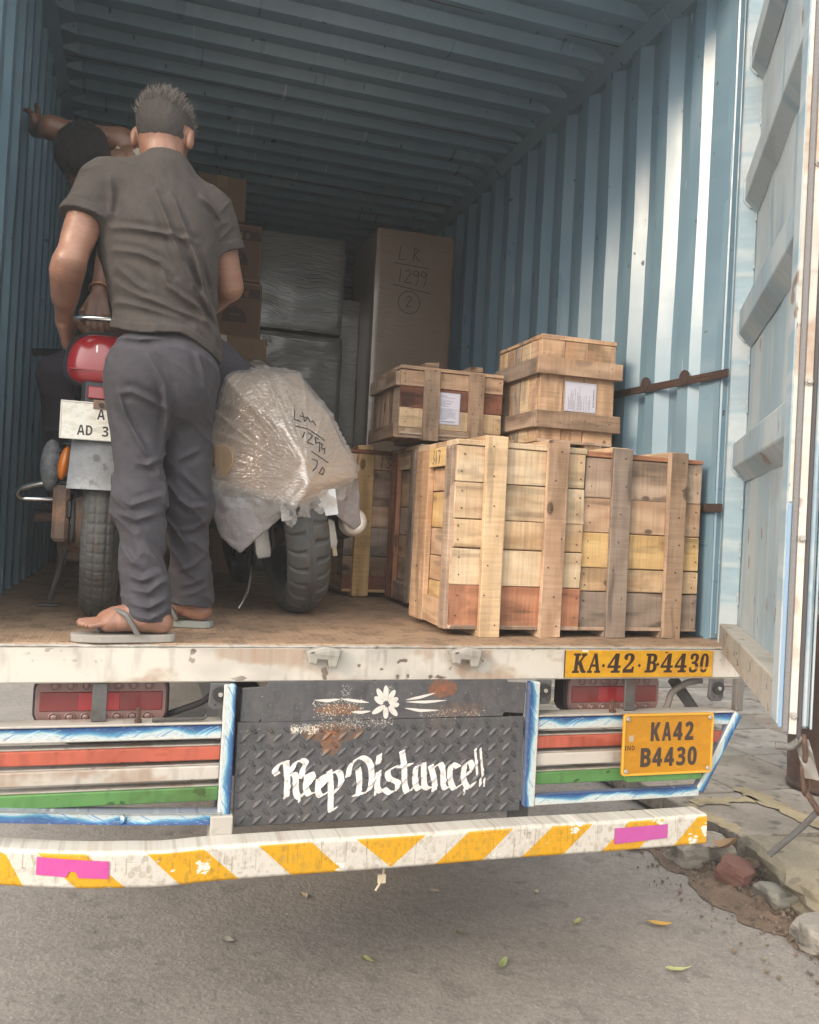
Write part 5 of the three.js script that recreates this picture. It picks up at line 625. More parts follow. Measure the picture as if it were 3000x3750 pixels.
  for (const s of [-1, 1]) { P('turn_signal', (() => { const g = blob(0.018, 0.052, 0.03, [0, 0, 0], 18); g.rotateZ(s * 0.16); g.translate(s * 0.115, 0.485, 0.16); return g; })(), M.orange); P('signal_stalk', tube([[s * 0.06, 0.55, 0.12], [s * 0.115, 0.53, 0.15]], 0.008, 6, 7), M.plastic); }
  P('exhaust', tube([[0.15, 0.30, 0.05], [0.15, 0.28, -0.3], [0.13, 0.25, -0.6], [0.06, 0.3, -0.85]], 0.042, 24, 14), M.chrome);
  P('side_guard', tube([[-0.115, 0.43, -0.14], [-0.2, 0.425, -0.15], [-0.262, 0.405, -0.16], [-0.272, 0.385, -0.17], [-0.25, 0.372, -0.18], [-0.13, 0.375, -0.19]], 0.009, 40, 8), M.chrome);
  P('side_shield', blob(0.035, 0.085, 0.05, [-0.165, 0.485, -0.08]), M.fender); P('brake_drum', merge([cyl(0.075, 0.085, 0.03, [-0.075, 0.305, 0], 'x', 24), box(-0.15, -0.1, 0.24, 0.42, -0.06, 0.03, 0.012)]), M.dusty); P('pillion_peg', merge([cyl(0.016, 0.02, 0.09, [-0.17, 0.31, -0.2], 'x', 10)]).rotateZ(0.0), std({ color: RGB(0.09, 0.05, 0.035), roughness: 0.8 })); P('stand', tube([[-0.12, 0.2, -0.3], [-0.16, 0.02, -0.28]], 0.011, 4, 7), M.darkSteel); P('side_stand_foot', box(-0.2, -0.13, 0.001, 0.012, -0.3, -0.26, 0.003), M.darkSteel);
  P('brake_lever', tube([[0.135, 0.42, 0.05], [0.13, 0.53, 0.06], [0.128, 0.545, 0.06]], 0.006, 10, 7), M.chrome);
}
// ---- right motorcycle, wrapped in card and film
function refine(g0, edge, smooth, disp) { // split long edges, relax, displace
  let tris = []; { const g = g0.index ? g0.toNonIndexed() : g0, p = g.attributes.position; for (let i = 0; i < p.count; i += 3) tris.push([0, 1, 2].map(k => [p.getX(i + k), p.getY(i + k), p.getZ(i + k)])); }
  const md = (a, b) => [0, 1, 2].map(k => (a[k] + b[k]) / 2), ln = (a, b) => Math.hypot(a[0] - b[0], a[1] - b[1], a[2] - b[2]);
  for (let it = 0; it < 10; it++) { let any = false; const out = []; for (const t of tris) { const l = [ln(t[0], t[1]), ln(t[1], t[2]), ln(t[2], t[0])], m = Math.max(...l); if (m <= edge) { out.push(t); continue; } any = true; // conforming red split of every long edge
      const [a, b, c] = t, s = l.map(x => x > edge), ab = md(a, b), bc = md(b, c), ca = md(c, a), n = s.filter(Boolean).length;
      if (n === 3) out.push([a, ab, ca], [ab, b, bc], [ca, bc, c], [ab, bc, ca]); else if (n === 2) { if (!s[0]) out.push([a, b, bc], [a, bc, ca], [ca, bc, c]); else if (!s[1]) out.push([b, c, ca], [b, ca, ab], [ab, ca, a]); else out.push([c, a, ab], [c, ab, bc], [bc, ab, b]); } else if (s[0]) out.push([a, ab, c], [ab, b, c]); else if (s[1]) out.push([b, bc, a], [bc, c, a]); else out.push([c, ca, b], [ca, a, b]); }
    tris = out; if (!any) break; }
  const ids = new Map(), V = [], I = []; for (const t of tris) for (const v of t) { const k = v.map(x => Math.round(x * 1e5)).join(); if (!ids.has(k)) { ids.set(k, V.length); V.push(v.slice()); } I.push(ids.get(k)); }
  for (let s = 0; s < smooth; s++) { const acc = V.map(() => [0, 0, 0, 0]); for (let i = 0; i < I.length; i += 3) for (let k = 0; k < 3; k++) { const a = I[i + k], c = I[i + (k + 1) % 3]; for (let d = 0; d < 3; d++) { acc[a][d] += V[c][d]; acc[c][d] += V[a][d]; } acc[a][3]++; acc[c][3]++; } V.forEach((v, i) => { for (let d = 0; d < 3; d++) v[d] = mix(v[d], acc[i][d] / acc[i][3], 0.6); }); }
  const g = new THREE.BufferGeometry(); g.setAttribute('position', new THREE.Float32BufferAttribute(V.flat(), 3)); g.setIndex(I); g.computeVertexNormals();
  if (disp) { const p = g.attributes.position, n = g.attributes.normal; for (let i = 0; i < p.count; i++) { const d = disp(p.getX(i), p.getY(i), p.getZ(i)); p.setXYZ(i, p.getX(i) + n.getX(i) * d, p.getY(i) + n.getY(i) * d, p.getZ(i) + n.getZ(i) * d); } g.computeVertexNormals(); }
  return boxUV(g); }
{
  const O = [-0.128, F, -0.80], b = thing('motorcycle', O, 'motorcycle wrapped in cardboard and clear film, leaning on its side stand in the middle', 'motorcycle'), Mx = mat4(0, 0, 0, 0, 0.05, 0.17), q = g => { g.applyMatrix4(Mx); return g; }, P = (n, g, m, par = b) => mesh(n, q(g), m, par), Wd = g => { g.translate(-O[0], -O[1], -O[2]); return g; };
  const sipe = (u, s) => { const k = Math.abs(s); let g = k < 0.025 ? 0.007 : 0; const ph = ((u * 30 + (s > 0 ? 0.5 : 0) + k * 1.1 - 2 * k * k) % 1 + 1) % 1; if (k > 0.1 && k < 0.66) g = Math.max(g, 0.009 * sst(0.125, 0.085, Math.abs(ph - 0.5) * (0.7 + k))); return g; };
  bikeBase(b, Mx, { R: 0.315, hw: 0.078, hgt: 0.1, groove: sipe, rim: M.plastic, arm: M.plastic });
  P('muffler', (() => { const g = lathe([[0, 0.02], [0.016, 0.02], [0.02, 0.03], [0.03, 0.034], [0.045, 0.03], [0.052, 0.012], [0.054, -0.03], [0.056, -0.2], [0.045, -0.42], [0.025, -0.5]].map(p => [p[0], p[1]]), 32); g.rotateX(Math.PI / 2); g.rotateX(-0.1); g.translate(0.215, 0.315, 0.08); return g; })(), std({ color: RGB(0.06, 0.06, 0.06), roughness: 0.5 }));
  P('muffler_cap', (() => { const g = lathe([[0.018, 0.028], [0.024, 0.036], [0.042, 0.036], [0.051, 0.024], [0.0545, 0.0]], 32); g.rotateX(Math.PI / 2); g.rotateX(-0.1); g.translate(0.215, 0.315, 0.085); return g; })(), std({ color: RGB(0.62, 0.57, 0.5), roughness: 0.35, metalness: 0.3 }));
  for (const s of [1, -1]) P('peg_bracket', extr([[-0.02, -0.05], [0.02, -0.05], [0.026, -0.03], [0.024, 0.045], [0.012, 0.055], [-0.012, 0.055], [-0.024, 0.045], [-0.026, -0.03]], 0.012, 0.004).translate(s * 0.125, 0.28, 0.06), M.alloy);
  P('side_stand', tube([[-0.12, 0.235, -0.2], [-0.15, 0.20, -0.08], [-0.155, 0.185, -0.05], [-0.19, 0.10, 0.0], [-0.232, 0.052, 0.03]], 0.0075, 30, 8), M.chrome);
  P('number_plate', box(-0.09, 0.11, 0.345, 0.435, 0.30, 0.304, 0.002).rotateX(-0.05), std({ color: RGB(0.6, 0.62, 0.63), roughness: 0.4 }));
  P('rear_hugger', sheet(14, 16, (u, v) => { const a = mix(-0.5, 0.75, v), x = (u - 0.5) * 0.2, rad = 0.35; return [x, 0.315 + rad * Math.cos(a), rad * Math.sin(a)]; }), M.plastic);
  P('seat_frame', merge([blob(0.10, 0.06, 0.3, [0, 0.68, -0.25]), blob(0.14, 0.13, 0.22, [0, 0.74, -0.7])]), M.plastic);
  P('buckle', box(0.12, 0.138, 0.2, 0.232, 0.1, 0.112, 0.003), std({ color: RGB(0.5, 0.42, 0.3), roughness: 0.5 }));
  const cardTex = scaled(T.card, 2), filmB = scaled(T.film, 2.6);
  const wrapCard = phy({ map: cardTex.map, bumpMap: filmB.bump, bumpScale: 0.005, color: RGB(1.85, 2.0, 2.3), roughness: 0.4, ior: 1.8, clearcoat: 1, clearcoatRoughness: 0.1 });
  const bubble = phy({ color: RGB(0.62, 0.59, 0.61), roughness: 0.35, transmission: 0.4, thickness: 0, bumpMap: scaled(T.concrete, 6).bump, bumpScale: 0.006, clearcoat: 0.6, clearcoatRoughness: 0.25, side: THREE.DoubleSide });
  const hull = [[-0.446,1.957,-0.75],[-0.415,1.985,-0.78],[-0.311,2.019,-0.82],[-0.186,2.01,-0.82],[-0.152,1.925,-0.72],[-0.085,1.863,-0.7],[0.023,1.667,-0.66],[0.008,1.63,-0.62],[-0.161,1.543,-0.5],[-0.229,1.516,-0.46],[-0.298,1.532,-0.5],[-0.485,1.581,-0.64],[-0.507,1.717,-0.7],[-0.462,1.868,-0.74],[-0.4,1.874,-0.6],[-0.271,1.77,-0.5],[-0.21,1.667,-0.45],[-0.196,1.585,-0.44],[-0.319,1.959,-0.68],[-0.44,1.568,-0.6],[-0.413,2.01,-1.11],[-0.264,2.07,-1.15],[-0.125,2.05,-1.15],[-0.02,1.88,-1.06],[0.09,1.69,-1.0],[0.08,1.647,-0.96],[-0.456,1.592,-0.98],[-0.481,1.744,-1.06]].map(p => V3(...p));
  const wg = refine(new ConvexGeometry(hull), 0.014, 2, (x, y, z) => { const u = x * 0.62 + y * 0.78, w = x * 0.78 - y * 0.62; return 0.005 * n3(u * 5, w * 18, z * 5, 1) + 0.0016 * n3(u * 9, w * 55, z * 8, 2) + 0.008 * n3(x * 5, y * 5, z * 5, 3); });
  mesh('card_wrap', Wd(wg), wrapCard, b);
  const filmM = phy({ color: RGB(0.96, 0.93, 0.89), transmission: 0.78, thickness: 0, roughness: 0.09, ior: 2.3, bumpMap: scaled(T.film, 3).bump, bumpScale: 0.006, side: THREE.DoubleSide });
  const cx = V3(-0.24, 1.77, -0.78), crease = n => Math.pow(1 - Math.abs(n), 5);
  const fg = Wd(refine(new ConvexGeometry(hull.map(p => p.clone().sub(cx).multiplyScalar(1.025).add(cx))), 0.0085, 1, (x, y, z) => { const a = Math.atan2(y - 1.62, x + 0.2), rd = Math.hypot(x + 0.2, y - 1.62), u = x * 0.62 + y * 0.78, w = x * 0.78 - y * 0.62; return 0.005 + 0.006 * crease(n3(a * 13, rd * 2.2, z * 2, 11) * 1.5) * sst(0.02, 0.1, rd) + 0.0032 * crease(n3(u * 3.5, w * 46, z * 3, 12) * 1.4) * (0.5 + 0.5 * n3(u * 4, w * 4, z * 4, 15)) + 0.003 * crease(n3((u + 0.4 * w) * 4, w * 17, z * 3, 16) * 1.5) + 0.0025 * n3(x * 7, y * 7, z * 7, 14); })); mesh('film_wrap', fg, filmM, b);
  for (const [x0, y0, z0, x1, y1, z1, drop, sd] of [[-0.485, 1.585, -0.63, -0.23, 1.52, -0.455, 0.09, 3], [-0.22, 1.52, -0.45, 0.0, 1.62, -0.61, 0.075, 8], [-0.50, 1.70, -0.70, -0.485, 1.585, -0.63, 0.06, 5]]) mesh('film_edge', Wd(sheet(40, 10, (u, v) => { const e = drop * v * (0.55 + 0.6 * Math.abs(n3(u * 6, 1, sd))) , k = v * v * 0.03 * n3(u * 9, v * 3, sd + 2); return [mix(x0, x1, u) + k, mix(y0, y1, u) - e + 0.01, mix(z0, z1, u) + 0.012 + 0.008 * Math.sin(u * 25 + v * 3) * v + k]; })), filmM, b);
  { const g = ribbon([[0.0, 0.05, -0.004, 0.012, 0.018, 0.008], [0.02, 0.03, 0.05, 0.026], [0.032, 0.044, 0.036, 0.01, 0.05, 0.03, 0.058, 0.012], [0.062, 0.014, 0.072, 0.018, 0.08, 0.002], [-0.002, -0.012, 0.05, -0.018, 0.11, -0.05], [0.03, -0.03, 0.02, -0.052], [0.045, -0.03, 0.062, -0.04, 0.036, -0.066, 0.06, -0.072], [0.085, -0.05, 0.07, -0.044, 0.07, -0.066, 0.088, -0.06, 0.082, -0.095], [0.105, -0.07, 0.096, -0.062, 0.094, -0.084, 0.108, -0.08, 0.104, -0.1], [0.05, -0.098, 0.08, -0.112, 0.115, -0.13], [0.05, -0.125, 0.072, -0.13, 0.066, -0.15, 0.052, -0.165], [0.09, -0.15, 0.078, -0.17, 0.092, -0.175, 0.1, -0.158, 0.09, -0.15]], 0.0035, 0, 0.006); const p = g.attributes.position;
    // lay the pen strokes on the card surface
    const ray = new THREE.Raycaster(), tmp = new THREE.Mesh(fg, new THREE.MeshBasicMaterial({ side: THREE.DoubleSide })); for (let i = 0; i < p.count; i += 36) { let ax = 0, ay = 0; for (let k = 0; k < 36; k++) { ax += p.getX(i + k) / 36; ay += p.getY(i + k) / 36; } const X = ax - 0.228 - O[0], Y = ay + 1.80 - O[1]; ray.set(V3(X, Y, 2), V3(0, 0, -1)); const h = ray.intersectObject(tmp)[0], n = h ? h.face.normal : V3(0, 0, 1); for (let k = 0; k < 36; k++) { const ox = p.getX(i + k) - ax, oy = p.getY(i + k) - ay; p.setXYZ(i + k, X + ox, Y + oy, (h ? h.point.z : 0) + 0.0012 + p.getZ(i + k) - (ox * n.x + oy * n.y) / Math.max(0.3, n.z)); } } for (let i = 0; i < p.count; i += 36) { let bad = false; for (let k = 0; k < 36; k++) if (p.getZ(i + k) < 0.12 || p.getZ(i + k) > 0.36) bad = true; if (bad) for (let k = 0; k < 36; k++) p.setXYZ(i + k, p.getX(i), p.getY(i), -0.1); } g.computeVertexNormals(); mesh('marker_writing', g, inkM, b); }
  // bare card patch at the left, hanging bubble wrap at both lower corners
  { const g = new ConvexGeometry([[-0.502, 1.69, -0.655], [-0.49, 1.715, -0.62], [-0.455, 1.72, -0.585], [-0.43, 1.69, -0.565], [-0.425, 1.65, -0.56], [-0.445, 1.60, -0.585], [-0.48, 1.59, -0.62], [-0.47, 1.65, -0.68]].map(p => V3(...p))); mesh('card_patch', Wd(refine(g, 0.02, 2)), cardM([1.7, 1.75, 1.75]), b); }
  const bl = [[-0.498,1.55,-0.66],[-0.479,1.468,-0.64],[-0.453,1.393,-0.62],[-0.388,1.34,-0.6],[-0.353,1.386,-0.57],[-0.288,1.482,-0.52],[-0.217,1.52,-0.5],[-0.477,1.585,-0.64],[-0.3,1.56,-0.52],[-0.44,1.5,-0.56],[-0.42,1.6,-0.9],[-0.3,1.5,-0.8],[-0.42,1.42,-0.75]], br = [[0.039,1.66,-0.68],[0.04,1.538,-0.68],[0.06,1.455,-0.68],[0.032,1.44,-0.67],[-0.025,1.482,-0.64],[-0.089,1.522,-0.6],[-0.159,1.545,-0.55],[-0.076,1.60,-0.57],[-0.03,1.68,-0.62],[0.05,1.6,-0.9],[0.02,1.54,-0.85]];
  for (const [pts, sd] of [[bl, 4], [br, 7]]) mesh('bubble_wrap', Wd(refine(new ConvexGeometry(pts.map(p => V3(...p))), 0.013, 2, (x, y, z) => 0.006 * n3(x * 12, y * 7, z * 12, sd) + 0.0025 * n3(x * 60, y * 60, z * 60, sd))), bubble, b);
  mesh('front_wrap', Wd(refine(new ConvexGeometry([[-0.42, 2.0, -1.2], [-0.37, 2.1, -1.3], [-0.27, 2.165, -1.32], [-0.17, 2.11, -1.3], [-0.1, 2.0, -1.2], [-0.42, 1.85, -1.25], [-0.08, 1.85, -1.25], [-0.4, 2.05, -1.75], [-0.27, 2.12, -1.8], [-0.1, 2.0, -1.75], [-0.4, 1.8, -1.75], [-0.1, 1.8, -1.75]].map(p => V3(...p))), 0.03, 3, (x, y, z) => 0.012 * n3(x * 9, y * 9, z * 9, 4))), wrapM([1.5, 1.45, 1.35], 0.008), b);
}
// ---------------------------------------------------------------- people
const skinMat = c => phy({ map: scaled(T.skin, 5).map, bumpMap: scaled(T.skin, 5).bump, bumpScale: 0.0006, color: RGB(...c), roughness: 0.42, sheen: 0.2, sheenRoughness: 0.6, sheenColor: RGB(0.4, 0.25, 0.18) });
const clothMat = c => texMat(scaled(T.cloth, 7), { color: RGB(...c), bumpScale: 0.0006, roughness: 0.92 });
const sub = (a, b) => [a[0] - b[0], a[1] - b[1], a[2] - b[2]], add = (a, b, k = 1) => [a[0] + b[0] * k, a[1] + b[1] * k, a[2] + b[2] * k], nrm3 = a => { const l = Math.hypot(...a); return a.map(x => x / l); }, cr = (a, b) => [a[1] * b[2] - a[2] * b[1], a[2] * b[0] - a[0] * b[2], a[0] * b[1] - a[1] * b[0]], dt = (a, b) => a[0] * b[0] + a[1] * b[1] + a[2] * b[2];
function frameOf(fwd, up) { const f = nrm3(fwd), r = nrm3(cr(up, f)), u = cr(f, r); return { f, r, u }; } // r: model's +x
const toLocal = (p, c, B) => { const d = sub(p, c); return [dt(d, B.r), dt(d, B.u), dt(d, B.f)]; };
function headSDF(c, B) { return p => { const q = toLocal(p, c, B), ax = [Math.abs(q[0]), q[1], q[2]];
  let d = smin(ell(q, [0, 0.03, -0.012], [0.077, 0.094, 0.096]), ell(q, [0, -0.045, 0.022], [0.058, 0.074, 0.066]), 0.035);
  d = smin(d, cap(q, [0, 0.012, 0.082], [0, -0.028, 0.100], 0.009, 0.014), 0.018); d = smin(d, cap(ax, [0.012, 0.026, 0.080], [0.045, 0.024, 0.066], 0.007, 0.006), 0.015); d = smin(d, cap(ax, [0, -0.062, 0.082], [0.02, -0.06, 0.074], 0.007, 0.005), 0.01); d = smin(d, ell(q, [0, -0.1, 0.06], [0.024, 0.02, 0.02]), 0.02);
  d = Math.max(d, -ell(ax, [0.031, 0.006, 0.09], [0.017, 0.010, 0.014]));
  const e = Math.max(ell(ax, [0.083, -0.008, -0.012], [0.013, 0.034, 0.021]), -ell(ax, [0.096, -0.006, -0.006], [0.010, 0.022, 0.012])); return smin(d, e, 0.008); }; }
function handCaps(w, dir, back, side, curl, s = 1) { // wrist, finger direction, back-of-hand normal, towards-thumb direction
  const D = nrm3(dir), K = nrm3(back), S = nrm3(side), out = [], P = (a, b, c) => add(add(add(w, D, a * s), S, b * s), K, c * s);
  const fx = [0.030, 0.010, -0.010, -0.029], fl = [0.078, 0.086, 0.080, 0.062];
  for (let i = 0; i < 4; i++) { let a = P(0.012, fx[i] * 0.6, 0), b = P(0.086 - Math.abs(i - 1.2) * 0.006, fx[i], 0.002); out.push([a, b, 0.0145 * s, 0.0115 * s]); let ang = curl * 0.5; let cur = b; for (let k = 0; k < 3; k++) { const L = fl[i] * [0.45, 0.31, 0.24][k] * s, d = add(D.map(x => x * Math.cos(ang)), K, -Math.sin(ang)); const n = add(cur, d, L); out.push([cur, n, (0.0098 - k * 0.0008) * s, (0.009 - k * 0.0009) * s]); cur = n; ang += curl * (0.75 + 0.1 * k); } }
  const t0 = P(0.02, 0.022, -0.004), t1 = P(0.05, 0.048, -0.014), t2 = P(0.078, 0.052, -0.03), t3 = P(0.095, 0.045, -0.045); out.push([t0, t1, 0.0155 * s, 0.0125 * s], [t1, t2, 0.0115 * s, 0.0105 * s], [t2, t3, 0.010 * s, 0.008 * s]);
  return out; }
function handGeo(w, caps, fore) { const all = [[add(w, nrm3(sub(fore, w)), 0.06), w, 0.0265, 0.024], ...caps], lo = [1e9, 1e9, 1e9], hi = [-1e9, -1e9, -1e9]; for (const c of all) for (const p of [c[0], c[1]]) for (let k = 0; k < 3; k++) { lo[k] = Math.min(lo[k], p[k] - 0.035); hi[k] = Math.max(hi[k], p[k] + 0.035); }
  const palm = all.slice(0), f = p => { let d = 1e9; for (let i = 0; i < palm.length; i++) { const q = palm[i], e = cap(p, q[0], q[1], q[2], q[3]); d = smin(d, e, i < 2 || (i - 1) % 4 === 0 ? 0.012 : 0.004); } return d; }; return nets(f, lo, hi, 0.0036); }
function footCaps(heel, toe, up = [0, 1, 0]) { const D = nrm3(sub(toe, heel)), S = nrm3(cr(up, D)), L = Math.hypot(...sub(toe, heel)), P = (a, b, c) => add(add(add(heel, D, a * L), S, b), up, c); return { D, S, L, P }; }
function footGeo(heel, toe, ankle, big) { // big: +1 / -1 side of the big toe along S
  const { P } = footCaps(heel, toe), C = [[P(0.08, 0, 0.006), P(0.15, 0, 0.012), 0.027, 0.029], [P(0.14, 0, 0.016), P(0.62, 0.004 * big, 0.02), 0.029, 0.026], [P(0.24, 0.0, 0.03), add(ankle, [0, 0.05, 0]), 0.034, 0.037], [P(0.3, 0.004 * big, 0.045), P(0.7, 0.01 * big, 0.018), 0.03, 0.022], [P(0.3, -0.016 * big, 0.014), P(0.7, -0.02 * big, 0.008), 0.022, 0.02], [P(0.45, 0.02 * big, 0.014), P(0.74, 0.024 * big, 0.010), 0.022, 0.02]];
  const T5 = [[0.028, 0.99, 0.0125], [0.008, 0.985, 0.0095], [-0.008, 0.955, 0.0088], [-0.022, 0.915, 0.0083], [-0.034, 0.87, 0.008]].map(([b, l, r]) => [P(0.70, b * big * 0.9, 0.012), P(l, b * big * 1.12, 0.002 + r * 0.4), r * 1.05, r * 0.92]);
  const f = p => { let d = 1e9; for (const c of C) d = smin(d, cap(p, ...c), 0.022); for (const c of T5) d = smin(d, cap(p, ...c), 0.003); return Math.max(d, (heel[1] - 0.02) - p[1]); };
  const all = [...C, ...T5], lo = [1e9, 1e9, 1e9], hi = [-1e9, -1e9, -1e9]; for (const c of all) for (const p of [c[0], c[1]]) for (let k = 0; k < 3; k++) { lo[k] = Math.min(lo[k], p[k] - 0.045); hi[k] = Math.max(hi[k], p[k] + 0.045); } return nets(f, lo, hi, 0.0036); }
const hairTuft = (base, dir, L, w) => { const g = new THREE.ConeGeometry(w, L, 4, 2); g.translate(0, L / 2, 0); const p = g.attributes.position; for (let i = 0; i < p.count; i++) p.setX(i, p.getX(i) + Math.pow(p.getY(i) / L, 2) * L * 0.25); g.applyQuaternion(new THREE.Quaternion().setFromUnitVectors(V3(0, 1, 0), V3(...dir).normalize())); g.translate(...base); return g; };
function flipflop(person, heel, toe, big, col) { const { P, D, S, L } = footCaps(heel, toe), y = heel[1] - 0.02, n = 28, shp = [];
  for (let i = 0; i < n; i++) { const a = i / n * Math.PI * 2, t = 0.5 - 0.5 * Math.cos(a), w = (0.036 + 0.012 * sst(0.3, 0.75, t)) * Math.pow(Math.sin(Math.min(Math.PI, Math.max(0, (a % Math.PI)))), 0.55) * (a < Math.PI ? 1 : -1); const q = P(mix(-0.06, 1.08, t), w + 0.006 * big * t, 0); shp.push(new THREE.Vector2(q[0], -q[2])); }
  const g = new THREE.ExtrudeGeometry(new THREE.Shape(shp), { depth: 0.016, bevelEnabled: true, bevelSize: 0.002, bevelThickness: 0.002, bevelSegments: 2 }); g.rotateX(-Math.PI / 2); g.translate(0, y - 0.0195, 0);
  const m = mesh('flip_flop', g, std({ color: RGB(...col), roughness: 0.8 }), person); const sm = std({ color: RGB(0.11, 0.105, 0.10), roughness: 0.6 });
  for (const s of [1, -1]) mesh('strap', tube([P(0.78, 0.017 * big, -0.022), P(0.76, 0.017 * big, 0.014), P(0.66, 0.017 * big + s * 0.012, 0.042), P(0.5, s * 0.04, 0.034), P(0.36, s * 0.047, -0.018)], 0.0075, 30, 7).scale(1, 1, 1), sm, m); return m; }
function makePerson(o) {
  const g = thing('person', [0, 0, 0], o.label, 'person'); const J = o.J;
  const B = frameOf(o.face, o.headUp || [0, 1, 0]), hs = headSDF(J.head, B);
  const limbs = [[J.shL, J.elL, 0.047, 0.037], [J.elL, J.wrL, 0.038, 0.025], [J.shR, J.elR, 0.047, 0.037], [J.elR, J.wrR, 0.038, 0.025], [J.hipL, J.knL, 0.075, 0.052], [J.knL, J.anL, 0.05, 0.033], [J.hipR, J.knR, 0.075, 0.052], [J.knR, J.anR, 0.05, 0.033], [J.neck, add(J.head, B.u, -0.055), 0.058, 0.054], [J.shL, J.shR, 0.05, 0.05], [J.pelvis, J.chest, 0.10, 0.11]];
  for (const [a, b, r] of o.muscle || []) limbs.push([a, b, r, r * 0.8]);
  const f = p => { let d = 1e9; for (const c of limbs) d = smin(d, cap(p, c[0], c[1], c[2], c[3]), 0.03); return d; };
  const lo = [1e9, 1e9, 1e9], hi = [-1e9, -1e9, -1e9]; for (const c of limbs) for (const p of [c[0], c[1]]) for (let k = 0; k < 3; k++) { lo[k] = Math.min(lo[k], p[k] - 0.14); hi[k] = Math.max(hi[k], p[k] + 0.14); }
  const hc = J.head, geos = [nets(f, lo, hi, 0.011), nets(p => smin(hs(p), cap(p, add(J.head, B.u, -0.05), mix3(J.head, J.neck, 0.75), 0.054, 0.052), 0.03), add(hc, [-0.15, -0.2, -0.15]), add(hc, [0.15, 0.16, 0.15]), 0.0042)];
  for (const h of o.hands) geos.push(handGeo(h.w, handCaps(h.w, h.dir, h.back, h.side, h.curl), h.fore)); for (const q of o.feet || []) geos.push(footGeo(q.heel, q.toe, q.ankle, q.big));
  mesh('body', merge(geos), o.skin, g);
  // eyes and hair
  for (const s of [1, -1]) { const e = add(add(add(J.head, B.r, s * 0.031), B.u, 0.006), B.f, 0.074); const m = mesh('eye', new THREE.SphereGeometry(0.0105, 16, 12), std({ color: RGB(0.10, 0.07, 0.05), roughness: 0.3 }), g); m.position.set(...e); }
  const hair = p => { const q = toLocal(p, J.head, B), top = sst(0.01, 0.1, q[1]), th = o.hairT[0] + (o.hairT[1] - o.hairT[0]) * top + 0.0035 * n3(q[0] * 90, q[1] * 40, q[2] * 90, 4) * (0.4 + top); let d = ell(q, [0, 0.03, -0.012], [0.077 + th, 0.094 + th, 0.096 + th]); const line = q[1] + 0.064 - 3.2 * q[0] * q[0] - 0.9 * Math.max(0, q[2] + 0.01) - 0.016 * n3(q[0] * 70, q[1] * 30, q[2] * 70, 3); return Math.max(d, -line, (Math.abs(q[0]) > 0.07 && q[1] < 0.02 && q[2] > -0.045) ? 0.01 : -1); };
  const hm = mesh('hair', nets(hair, add(hc, [-0.15, -0.15, -0.15]), add(hc, [0.15, 0.17, 0.15]), 0.0042), o.hair, g), hg = []; const r = rng(o.seed || 1);
  for (let i = 0; i < o.tufts; i++) { const a = r() * 6.283, e = Math.acos(1 - r() * 0.85), l = [Math.sin(e) * Math.cos(a), Math.cos(e), Math.sin(e) * Math.sin(a)], q = [l[0] * 0.083, 0.03 + l[1] * 0.104, -0.012 + l[2] * 0.102]; const w3 = v => add(add(B.r.map(x => x * v[0]), B.u, v[1]), B.f, v[2]); hg.push(hairTuft(add(J.head, w3(q)), w3([l[0] + rr(-0.4, 0.4, r), l[1] + 0.6, l[2] + rr(-0.5, 0.3, r)]), rr(0.010, o.tuftL || 0.03, r), rr(0.0009, 0.0022, r))); }
  mesh('hair_tufts', merge(hg), o.tuftM || o.hair, hm);
  return g; }
const mix3 = (a, b, t) => a.map((v, k) => mix(v, b[k], t));
const hairM = c => texMat(scaled(T.cloth, 30), { color: RGB(...c), bumpScale: 0.003, roughness: 0.6 });
